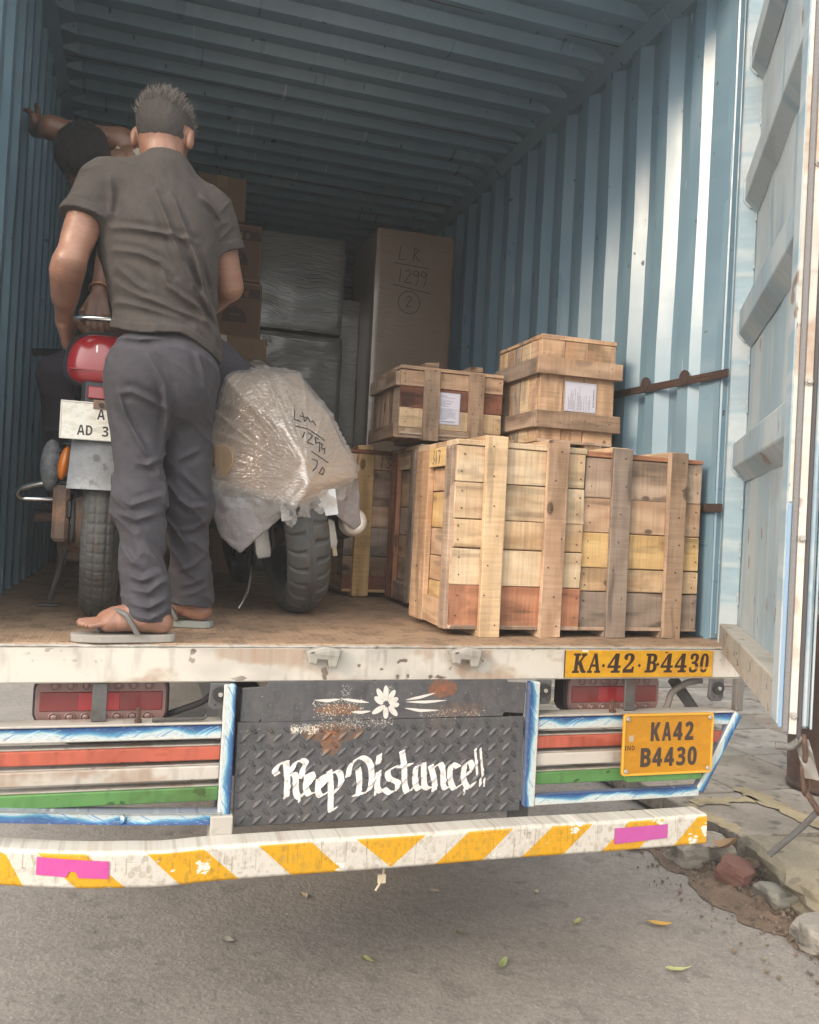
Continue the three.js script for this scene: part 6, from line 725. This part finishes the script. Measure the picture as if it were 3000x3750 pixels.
// ---- the man with his back to us
{
  const J = { pelvis: [-0.69, 1.90, -0.19], chest: [-0.715, 2.28, -0.225], neck: [-0.705, 2.455, -0.235], head: [-0.712, 2.592, -0.295], shL: [-0.878, 2.395, -0.21], shR: [-0.562, 2.375, -0.25], elL: [-0.944, 2.15, -0.15], wrL: [-0.968, 2.025, -0.335], elR: [-0.497, 2.175, -0.30], wrR: [-0.575, 2.10, -0.47], hipL: [-0.75, 1.86, -0.17], hipR: [-0.62, 1.87, -0.205], knL: [-0.728, 1.495, -0.125], knR: [-0.59, 1.50, -0.25], anL: [-0.69, 1.20, -0.06], anR: [-0.553, 1.2, -0.335] };
  const me = makePerson({ label: 'man in brown T-shirt and grey trousers standing at the deck edge, back turned', J, face: [0.30, -0.30, -0.9], skin: skinMat([0.265, 0.135, 0.09]), hair: hairM([0.085, 0.072, 0.064]), tuftM: std({ color: RGB(0.12, 0.105, 0.095), roughness: 0.5 }), hairT: [0.002, 0.010], tufts: 900, tuftL: 0.03, seed: 5,
    muscle: [[[-0.905, 2.33, -0.195], [-0.93, 2.22, -0.165], 0.047], [[-0.955, 2.12, -0.175], [-0.962, 2.075, -0.25], 0.040], [[-0.535, 2.3, -0.26], [-0.51, 2.22, -0.285], 0.046]],
    hands: [{ w: J.wrL, dir: [0.2, -0.6, -0.75], back: [-0.9, 0.2, -0.35], side: [0.2, 0.75, -0.55], curl: 0.85, fore: J.elL }, { w: J.wrR, dir: [-0.5, -0.4, -0.8], back: [0.2, 0.9, -0.3], side: [-0.8, 0.2, 0.4], curl: 0.8, fore: J.elR }],
    feet: [{ heel: [-0.63, 1.163, -0.045], toe: [-0.862, 1.16, -0.04], ankle: J.anL, big: -1 }, { heel: [-0.505, 1.163, -0.33], toe: [-0.715, 1.16, -0.42], ankle: J.anR, big: 1 }] });
  flipflop(me, [-0.63, 1.163, -0.045], [-0.862, 1.16, -0.04], -1, [0.27, 0.25, 0.225]); flipflop(me, [-0.505, 1.163, -0.33], [-0.715, 1.16, -0.42], 1, [0.20, 0.22, 0.21]);
  // T-shirt
  const slL = mix3(J.shL, J.elL, 0.50), slR = mix3(J.shR, J.elR, 0.52), dL = nrm3(sub(J.elL, J.shL)), dR = nrm3(sub(J.elR, J.shR));
  const flare = t => t * 0.006;
  const torso = p => { let d = ell(p, [-0.712, 2.285, -0.222], [0.162, 0.20, 0.118]); d = smin(d, ell(p, [-0.682, 2.05, -0.19], [0.141, 0.26, 0.122]), 0.09); d = smin(d, cap(p, [-0.845, 2.395, -0.215], [-0.59, 2.38, -0.245], 0.062, 0.062), 0.06); d = smin(d, cap(p, [-0.71, 2.44, -0.232], [-0.70, 2.485, -0.238], 0.074, 0.062), 0.05); d = smin(d, cap(p, [-0.71, 2.435, -0.225], [-0.83, 2.41, -0.215], 0.058, 0.05), 0.05); d = smin(d, cap(p, [-0.71, 2.435, -0.235], [-0.6, 2.395, -0.245], 0.058, 0.05), 0.05); return smin(d, ell(p, [-0.677, 1.93, -0.185], [0.146, 0.13, 0.13]), 0.06); };
  const FL = [[-0.853,2.397,-0.845,2.346,-0.844,2.294],[-0.731,2.369,-0.697,2.286,-0.662,2.202,-0.629,2.131],[-0.684,2.364,-0.629,2.229,-0.58,2.111,-0.538,2.035],[-0.617,2.231,-0.584,2.101,-0.53,1.995],[-0.83,2.191,-0.763,2.179,-0.711,2.16,-0.674,2.134],[-0.817,2.101,-0.749,2.062,-0.662,2.033,-0.566,2.013],[-0.823,2.053,-0.747,2.031,-0.64,2.009],[-0.674,2.089,-0.599,2.054,-0.533,1.976],[-0.598,2.387,-0.566,2.36,-0.534,2.329],[-0.842,2.255,-0.737,2.244,-0.608,2.237],[-0.702,2.139,-0.683,2.097,-0.629,2.059],[-0.819,2.145,-0.771,2.099,-0.724,2.07],[-0.635,2.161,-0.61,2.115,-0.564,2.059]]; // fold lines across the back: x, y pairs
  const segD = (x, y, a, b, c, d) => { const ux = c - a, uy = d - b, t = clamp(((x - a) * ux + (y - b) * uy) / (ux * ux + uy * uy)); return [Math.hypot(x - a - ux * t, y - b - uy * t), t]; };
  const lineFolds = (L, p, A, w = 0.0065) => { let v = 0; for (let k = 0; k < L.length; k++) { const f = L[k], n = f.length / 2 - 1; let best = 9, tt = 0; for (let i = 0; i < n; i++) { const [d, t] = segD(p[0], p[1], f[2 * i], f[2 * i + 1], f[2 * i + 2], f[2 * i + 3]); if (d < best) { best = d; tt = (i + t) / n; } } if (best < 0.06) { const e = Math.sin(Math.PI * clamp(tt * 0.86 + 0.07)); v += e * A * (Math.exp(-(best * best) / (w * w)) - 0.57 * Math.exp(-Math.pow((best - 0.017) / 0.010, 2))); } } return v; };
  const folds = p => { const x = p[0] + 0.71, y = p[1] - 2.2, z = p[2]; let v = 0; const back = sst(-0.24, -0.16, z);
    if (back > 0) v += back * lineFolds(FL, p, 0.0105);
    v += 0.006 * n3(x * 6, y * 5, z * 6, 27) + 0.0032 * n3(x * 15 + y * 8, y * 9, z * 14, 29) + 0.0012 * n3(x * 45, y * 30, z * 40, 30); const low = sst(0.1, -0.2, y); v += 0.005 * low * (1 - back) * n3(y * 26 + x * 9, x * 6, z * 6, 25); return v; };
  const ridge = n => { const a = 1 - Math.abs(n) * 1.7; return a * Math.abs(a); };
  const slv = (p, a, b, dd, e) => { let d = cap(p, a, b, 0.064, 0.068); const k = dt(sub(p, b), dd); const fo = 0.006 * ridge(n3(k * 24 + p[0] * 16, p[1] * 14, p[2] * 9, e)); return Math.max(d - fo - 0.0028 * sst(-0.026, -0.0235, k), k); };
  const hem = p => { const x = p[0] + 0.69; return 1.962 - 0.085 * sst(0.02, 0.2, x) * 0.55 + 0.02 * sst(-0.05, -0.2, x) - 0.01 * n3(x * 9, p[2] * 9, 1, 2) + 0.006 * Math.sin(x * 30); };
  const shirt = p => { let d = torso(p); if (Math.abs(d) < 0.06) d -= folds(p); d = smin(d, slv(p, J.shL, slL, dL, 41), 0.035); d = smin(d, slv(p, J.shR, slR, dR, 43), 0.035); const nk = -ell(p, [-0.703, 2.535, -0.262], [0.072, 0.058, 0.078]); d = Math.max(d, nk); const hb = p[1] - hem(p); d -= 0.0028 * sst(0.026, 0.0235, hb); return Math.max(d, -hb); };
  const shirtM = clothMat([0.054, 0.045, 0.040]);
  const sh = mesh('t_shirt', nets(shirt, [-1.06, 1.86, -0.42], [-0.40, 2.55, -0.02], 0.0056, { center: [-0.70, 0, -0.21], rad: 0.17 }), shirtM, me);
  const ring = []; for (let i = 0; i <= 40; i++) { const a = i / 40 * Math.PI * 2; ring.push([-0.703 + 0.067 * Math.cos(a), 2.489 + 0.011 * Math.cos(a) * 0 - 0.006 * Math.sin(a), -0.252 + 0.066 * Math.sin(a)]); } mesh('collar', tube(ring.slice(0, 40), 0.0065, 80, 7, true), shirtM, sh);
  // trousers
  const leg = (p, h, k, a, e) => { let d = smin(cap(p, h, k, 0.086, 0.058), cap(p, k, a, 0.057, 0.047), 0.05); const y = p[1], bl = sst(1.42, 1.2, y), th = sst(1.45, 1.75, y), xx = p[0] - mix(a[0], h[0], clamp((y - a[1]) / (h[1] - a[1]))); const w = 0.03 * n3(xx * 14, y * 5, p[2] * 14, e);
    let v = 0.011 * bl * (0.45 + 0.55 * ridge(n3((y + w + xx * 0.35) * 34, xx * 7, p[2] * 7, e))) + 0.012 * (1 - bl) * ridge(n3((y * 0.8 + xx * 0.75 + w) * 19, (xx - y * 0.5) * 5, p[2] * 6, e + 3)) * (0.6 + 0.6 * sst(1.68, 1.5, y)) + 0.003 * n3(xx * 20, y * 12, p[2] * 20, e + 5); v += 0.010 * bl; return d - v; };
  const tr = p => { let d = smin(leg(p, [-0.748, 1.85, -0.175], J.knL, [-0.69, 1.19, -0.065], 51), leg(p, [-0.618, 1.86, -0.205], J.knR, [-0.553, 1.19, -0.335], 61), 0.008); d = smin(d, cap(p, [-0.69, 1.27, -0.07], [-0.692, 1.185, -0.058], 0.054, 0.061) - 0.004 * n3(p[1] * 60, p[0] * 9, p[2] * 9, 5), 0.02); d = smin(d, cap(p, [-0.553, 1.27, -0.33], [-0.556, 1.195, -0.338], 0.05, 0.056) - 0.004 * n3(p[1] * 60, p[0] * 9, p[2] * 9, 6), 0.02); let hp = ell(p, [-0.677, 1.875, -0.175], [0.138, 0.155, 0.126]); hp = smin(hp, ell(p, [-0.738, 1.85, -0.12], [0.08, 0.1, 0.083]), 0.05); hp = smin(hp, ell(p, [-0.622, 1.855, -0.14], [0.078, 0.1, 0.083]), 0.05); d = smin(d, hp - 0.005 * ridge(n3(p[0] * 9 + p[1] * 14, p[1] * 6, p[2] * 6, 71)), 0.05); if (Math.abs(d) < 0.04) d -= 0.9 * lineFolds(LF, p, 0.0105) * sst(-0.2, -0.1, p[2] + (p[0] > -0.625 ? 0.1 * sst(1.75, 1.5, p[1]) : 0)); const cuffs = 1.178 + (p[0] > -0.62 ? 0.012 : 0) + 0.05 * 0; return Math.max(d, cuffs - p[1] + 0.004 * Math.sin(p[0] * 40), p[1] - 2.03); };
  const LF = [[-0.811,1.825,-0.776,1.73,-0.73,1.653,-0.68,1.575],[-0.725,1.892,-0.678,1.82,-0.665,1.739,-0.669,1.648],[-0.797,1.791,-0.763,1.794,-0.706,1.772,-0.668,1.757],[-0.795,1.514,-0.747,1.488,-0.675,1.516],[-0.788,1.465,-0.732,1.45,-0.671,1.471],[-0.707,1.384,-0.675,1.349,-0.649,1.313],[-0.735,1.264,-0.692,1.258,-0.648,1.291],[-0.738,1.225,-0.69,1.217,-0.642,1.241],[-0.732,1.199,-0.684,1.188,-0.639,1.209],[-0.746,1.301,-0.711,1.289,-0.668,1.304],[-0.766,1.372,-0.739,1.338,-0.712,1.32],[-0.615,1.589,-0.576,1.553,-0.544,1.525],[-0.63,1.516,-0.587,1.489,-0.54,1.496],[-0.611,1.42,-0.569,1.427,-0.531,1.458],[-0.605,1.3,-0.564,1.316,-0.527,1.351],[-0.603,1.254,-0.561,1.262,-0.52,1.288],[-0.596,1.225,-0.555,1.234,-0.517,1.256],[-0.595,1.915,-0.579,1.873,-0.564,1.83],[-0.813,1.95,-0.749,1.939,-0.685,1.951],[-0.631,1.621,-0.595,1.643,-0.561,1.665],[-0.744,1.607,-0.71,1.6,-0.683,1.62]]; // folds of the trousers
  const trM = clothMat([0.050, 0.047, 0.057]); const trs = mesh('trousers', nets(tr, [-0.95, 1.15, -0.46], [-0.42, 2.06, 0.06], 0.0058, { center: [-0.69, 0, -0.19], rad: 0.14 }), trM, me);
  mesh('pocket_tag', box(-0.862, -0.858, 1.905, 1.925, -0.15, -0.135, 0.001), std({ color: RGB(0.6, 0.6, 0.62), roughness: 0.8 }), trs);
}
// ---- the second man, astride the motorcycle in the dark
{
  const J = { pelvis: [-0.66, 2.13, -0.98], chest: [-0.73, 2.58, -0.95], neck: [-0.82, 2.73, -0.90], head: [-0.965, 2.665, -0.82], shL: [-0.64, 2.72, -0.98], shR: [-0.86, 2.82, -0.95], elR: [-1.10, 2.83, -0.95], wrR: [-1.168, 2.875, -1.12], elL: [-0.87, 2.46, -0.80], wrL: [-0.892, 2.175, -0.645], hipL: [-0.58, 2.12, -0.98], hipR: [-0.76, 2.12, -0.98], knL: [-0.395, 1.965, -0.86], knR: [-1.0, 1.92, -0.82], anL: [-0.47, 1.56, -1.02], anR: [-0.99, 1.53, -0.95] };
  const me = makePerson({ label: 'man in pale vest astride the motorcycle, one arm braced on the left wall', J, face: [-0.3, -0.9, 0.45], headUp: [-0.3, 0.5, 0.8], skin: skinMat([0.18, 0.09, 0.055]), hair: hairM([0.012, 0.011, 0.011]), hairT: [0.008, 0.02], tufts: 160, seed: 9,
    hands: [{ w: J.wrR, dir: [-0.05, 0.75, -0.6], back: [0.95, 0.1, 0.2], side: [0.1, 0.3, 0.9], curl: 0.12, fore: J.elR }, { w: J.wrL, dir: [0.05, -0.85, 0.4], back: [-0.1, 0.4, 0.9], side: [-0.95, -0.1, 0.1], curl: 0.5, fore: J.elL }],
    feet: [{ heel: [-0.46, 1.52, -0.98], toe: [-0.44, 1.50, -1.2], ankle: J.anL, big: 1 }, { heel: [-0.99, 1.49, -0.92], toe: [-1.02, 1.48, -1.15], ankle: J.anR, big: 1 }] });
  const ridge = n => { const a = 1 - Math.abs(n) * 1.7; return a * Math.abs(a); };
  const vest = p => { let d = smin(ell(p, [-0.735, 2.56, -0.95], [0.16, 0.24, 0.125]), ell(p, [-0.68, 2.28, -0.97], [0.15, 0.22, 0.125]), 0.08); d = smin(d, cap(p, [-0.68, 2.72, -0.95], [-0.81, 2.76, -0.92], 0.066, 0.066), 0.05); d = smin(d, cap(p, J.shL, mix3(J.shL, J.elL, 0.4), 0.066, 0.066), 0.04); d -= 0.006 * ridge(n3(p[0] * 12, p[1] * 8 + p[0] * 6, p[2] * 8, 3)); d = Math.max(d, -ell(p, [-0.83, 2.84, -0.86], [0.075, 0.075, 0.085])); return Math.max(d, 2.08 - p[1]); };
  mesh('vest', nets(vest, [-0.98, 2.04, -1.14], [-0.46, 2.88, -0.74], 0.01), clothMat([0.50, 0.46, 0.36]), me);
  const tr = p => { let d = ell(p, [-0.67, 2.1, -0.98], [0.155, 0.12, 0.13]); for (const [h, k, a] of [[J.hipL, J.knL, J.anL], [J.hipR, J.knR, J.anR]]) { d = smin(d, cap(p, h, k, 0.098, 0.078), 0.05); d = smin(d, cap(p, k, a, 0.076, 0.058), 0.03); } return d - 0.006 * ridge(n3(p[0] * 13, p[1] * 13, p[2] * 11, 8)); };
  mesh('trousers', nets(p => Math.max(tr(p), 1.55 - p[1]), [-1.14, 1.5, -1.2], [-0.28, 2.26, -0.68], 0.011), clothMat([0.05, 0.043, 0.055]), me);
  const br = []; const wd = nrm3(sub(J.wrL, J.elL)), u = nrm3(cr(wd, [1, 0, 0])), v = cr(wd, u), c = mix3(J.elL, J.wrL, 0.9); for (let i = 0; i < 24; i++) { const a = i / 24 * 6.283; br.push(add(add(c, u, 0.032 * Math.cos(a)), v, 0.032 * Math.sin(a))); } mesh('bracelet', tube(br, 0.0035, 60, 6, true), std({ color: RGB(0.45, 0.2, 0.1), metalness: 0.6, roughness: 0.35 }), me);
}
// ---------------------------------------------------------------- street things at the right, fallen leaves
{
  const d = thing('steel_drum', [2.99, 0.125, -1.42], 'rusty dark brown steel drum standing on the pavement behind the open door', 'drum');
  const pr = [[0.0, 0.0], [0.205, 0.0], [0.222, 0.008], [0.226, 0.02], [0.219, 0.035]]; for (let i = 0; i <= 30; i++) { const y = 0.04 + 0.86 * i / 30; pr.push([0.218 + 0.006 * Math.exp(-Math.pow((y - 0.33) / 0.014, 2)) + 0.006 * Math.exp(-Math.pow((y - 0.63) / 0.014, 2)), y]); } pr.push([0.224, 0.915], [0.228, 0.925], [0.222, 0.935], [0.212, 0.93], [0.21, 0.90], [0.0, 0.90]);
  const g = lathe(pr, 48), p = g.attributes.position; for (let i = 0; i < p.count; i++) { const x = p.getX(i), y = p.getY(i), z = p.getZ(i), k = 1 + 0.03 * n3(x * 5, y * 4, z * 5, 2); p.setX(i, x * k); p.setZ(i, z * k); } g.computeVertexNormals(); { const uv = g.attributes.uv; for (let i = 0; i < uv.count; i++) uv.setXY(i, uv.getX(i) * 1.4, p.getY(i)); } mesh('drum_shell', g, M.rust, d);
  mesh('rim', new THREE.TorusGeometry(0.222, 0.007, 8, 48).rotateX(Math.PI / 2).translate(0, 0.93, 0), M.rust, d);
}
{ // shopfront: plinth, wall, ribbed roller shutter, sign strip
  const b = thing('shopfront', [5.6, 0, -4.3], 'shopfront with red-brown roller shutter seen past the open door', 'building'), P = (n, g, m, par = b) => mesh(n, g, m, par);
  P('plinth', box(0, 2.5, 0, 0.9, -9, 9, 0.01), M.slabs[2]); P('step', box(-0.35, 0, 0.0, 0.5, -3, 3, 0.01), M.slabs[3]);
  const wallM = texMat(scaled(T.concrete, 0.5), { color: RGB(0.9, 0.75, 0.62), bumpScale: 0.004 }); for (const [a, c] of [[-9, -3.2], [3.2, 9]]) P('wall', box(0.02, 2.5, 0.9, 4.6, a, c, 0.01), wallM); P('wall', box(0.02, 2.5, 2.42, 4.6, -3.2, 3.2, 0.01), wallM); P('roof_slab', box(-0.7, 2.6, 4.6, 4.75, -9.1, 9.1, 0.01), wallM);
  const sm = rough(scaled(T.rust, 1), { color: RGB(1.9, 1.35, 1.2), bumpScale: 0.002 }), sh = P('roller_shutter', box(0.12, 0.14, 0.9, 2.42, -3.2, 3.2, 0.002), sm); const sg = new THREE.CylinderGeometry(0.03, 0.03, 6.38, 8, 1, true, Math.PI, Math.PI).rotateX(Math.PI / 2); sg.computeVertexNormals(); for (let i = 0; i < 25; i++) { const s = mesh('shutter_slat', sg, sm, sh); s.position.set(0.12, 0.932 + i * 0.0605, 0); s.material = sm; }
  P('sign_board', box(-0.16, 0.015, 2.46, 2.97, -2.6, 2.6, 0.01), std({ color: RGB(0.04, 0.22, 0.55), roughness: 0.4 })); P('sign_trim', box(-0.17, 0.01, 2.425, 2.458, -2.6, 2.6, 0.004), M.white); P('notice', box(0.055, 0.062, 1.72, 1.97, -0.7, 0.5, 0.002), std({ color: RGB(0.42, 0.36, 0.22), roughness: 0.8 })); P('yellow_pipe', cyl(0.045, 0.045, 5.0, [-0.05, 1.2, 0], 'z', 14), std({ color: RGB(0.62, 0.60, 0.06), roughness: 0.5 }));
}
function leafGeo(L, W, curl, seed) { return sheet(8, 14, (u, v) => { const s = u * 2 - 1, w = W * Math.sin(Math.PI * Math.pow(v, 0.8)) * (1 - 0.15 * v) + 0.0006; return [s * w, Math.abs(s) * w * 0.45 + curl * Math.pow(v - 0.45, 2) * L + 0.002 * n3(u * 4, v * 5, seed), (v - 0.5) * L]; }); }
const leafM = c => phy({ color: RGB(...c), roughness: 0.6, side: THREE.DoubleSide, transmission: 0.15, thickness: 0 });
{ const LV = [[0.083, -0.38, 0.055, 0.012, 0.5, [0.24, 0.25, 0.10], 'small olive leaf lying on the asphalt below the bumper wire'], [0.519, -0.257, 0.085, 0.013, -0.7, [0.25, 0.30, 0.11], 'long green leaf on the asphalt at the bottom centre'], [0.926, -0.485, 0.065, 0.012, -0.9, [0.36, 0.33, 0.12], 'slim yellow-green leaf on the asphalt right of centre'], [1.234, -0.404, 0.095, 0.018, 1.1, [0.46, 0.27, 0.04], 'curled bright yellow leaf on the asphalt at lower right'], [1.10, -0.099, 0.09, 0.014, 1.35, [0.34, 0.35, 0.15], 'pale green leaf nearest the bottom right of the road'], [-0.038, -0.897, 0.05, 0.016, 0.3, [0.33, 0.28, 0.2], 'small dry grey leaf on the asphalt under the bumper, left of centre'], [0.481, -0.841, 0.05, 0.014, 0.9, [0.34, 0.28, 0.2], 'small dry leaf in the shade just right of the hanging wire'], [0.893, -0.761, 0.035, 0.009, -0.4, [0.36, 0.36, 0.2], 'tiny pale leaf in the shade under the right half of the bumper'], [0.457, -0.487, 0.05, 0.014, 0.2, [0.16, 0.15, 0.09], 'dark olive leaf on the asphalt between the green leaf and bumper'], [1.57, -1.096, 0.11, 0.03, 1.4, [0.36, 0.2, 0.1], 'brown dry leaf beneath the right end of the bumper'], [-0.358, -0.602, 0.045, 0.02, 1.2, [0.26, 0.24, 0.2], 'flat grey leaf scrap on the asphalt at left'], [1.84, -0.80, 0.17, 0.055, 0.35, [0.34, 0.2, 0.085], 'large curled brown leaf caught in the gutter above the brick']];
  LV.forEach(([x, z, L, W, a, c, label], i) => { const big = L > 0.15, m = mesh('fallen_leaf', leafGeo(L, W, big ? 0.9 : 0.55, i), leafM(c), scene); m.position.set(x, big ? 0.105 : 0.004, z); m.rotation.set(big ? -0.5 : 0, a, big ? 0.35 : 0); tag(m, label, 'leaf', 'fallen leaves'); }); }
{ // leafy sapling in the gap beside the door
  const t = thing('sapling', [2.75, 0.125, -0.95], 'green leafy sapling at the right edge, just past the door', 'plant'); const r = rng(66);
  mesh('stem', tube([[0.1, 0, 0], [0.06, 0.9, 0.0], [-0.02, 1.7, 0.02], [-0.08, 2.5, 0.05]], 0.012, 30, 7), std({ color: RGB(0.12, 0.09, 0.05), roughness: 0.8 }), t);
  const lm = [[0.07, 0.15, 0.04], [0.09, 0.19, 0.05], [0.06, 0.13, 0.05]].map(leafM); for (let i = 0; i < 34; i++) { const y = rr(1.85, 2.75, r), m = mesh('leaf', leafGeo(0.2, 0.06, 0.35, i), lm[i % 3], t), a = r() * 6.28, q = rr(0.06, 0.22, r); m.position.set(-0.05 + Math.cos(a) * q, y, Math.sin(a) * q); m.rotation.set(rr(-0.2, 0.9, r), -a + Math.PI / 2, rr(-0.4, 0.4, r), 'YXZ'); }
}
renderer.render(scene, camera);
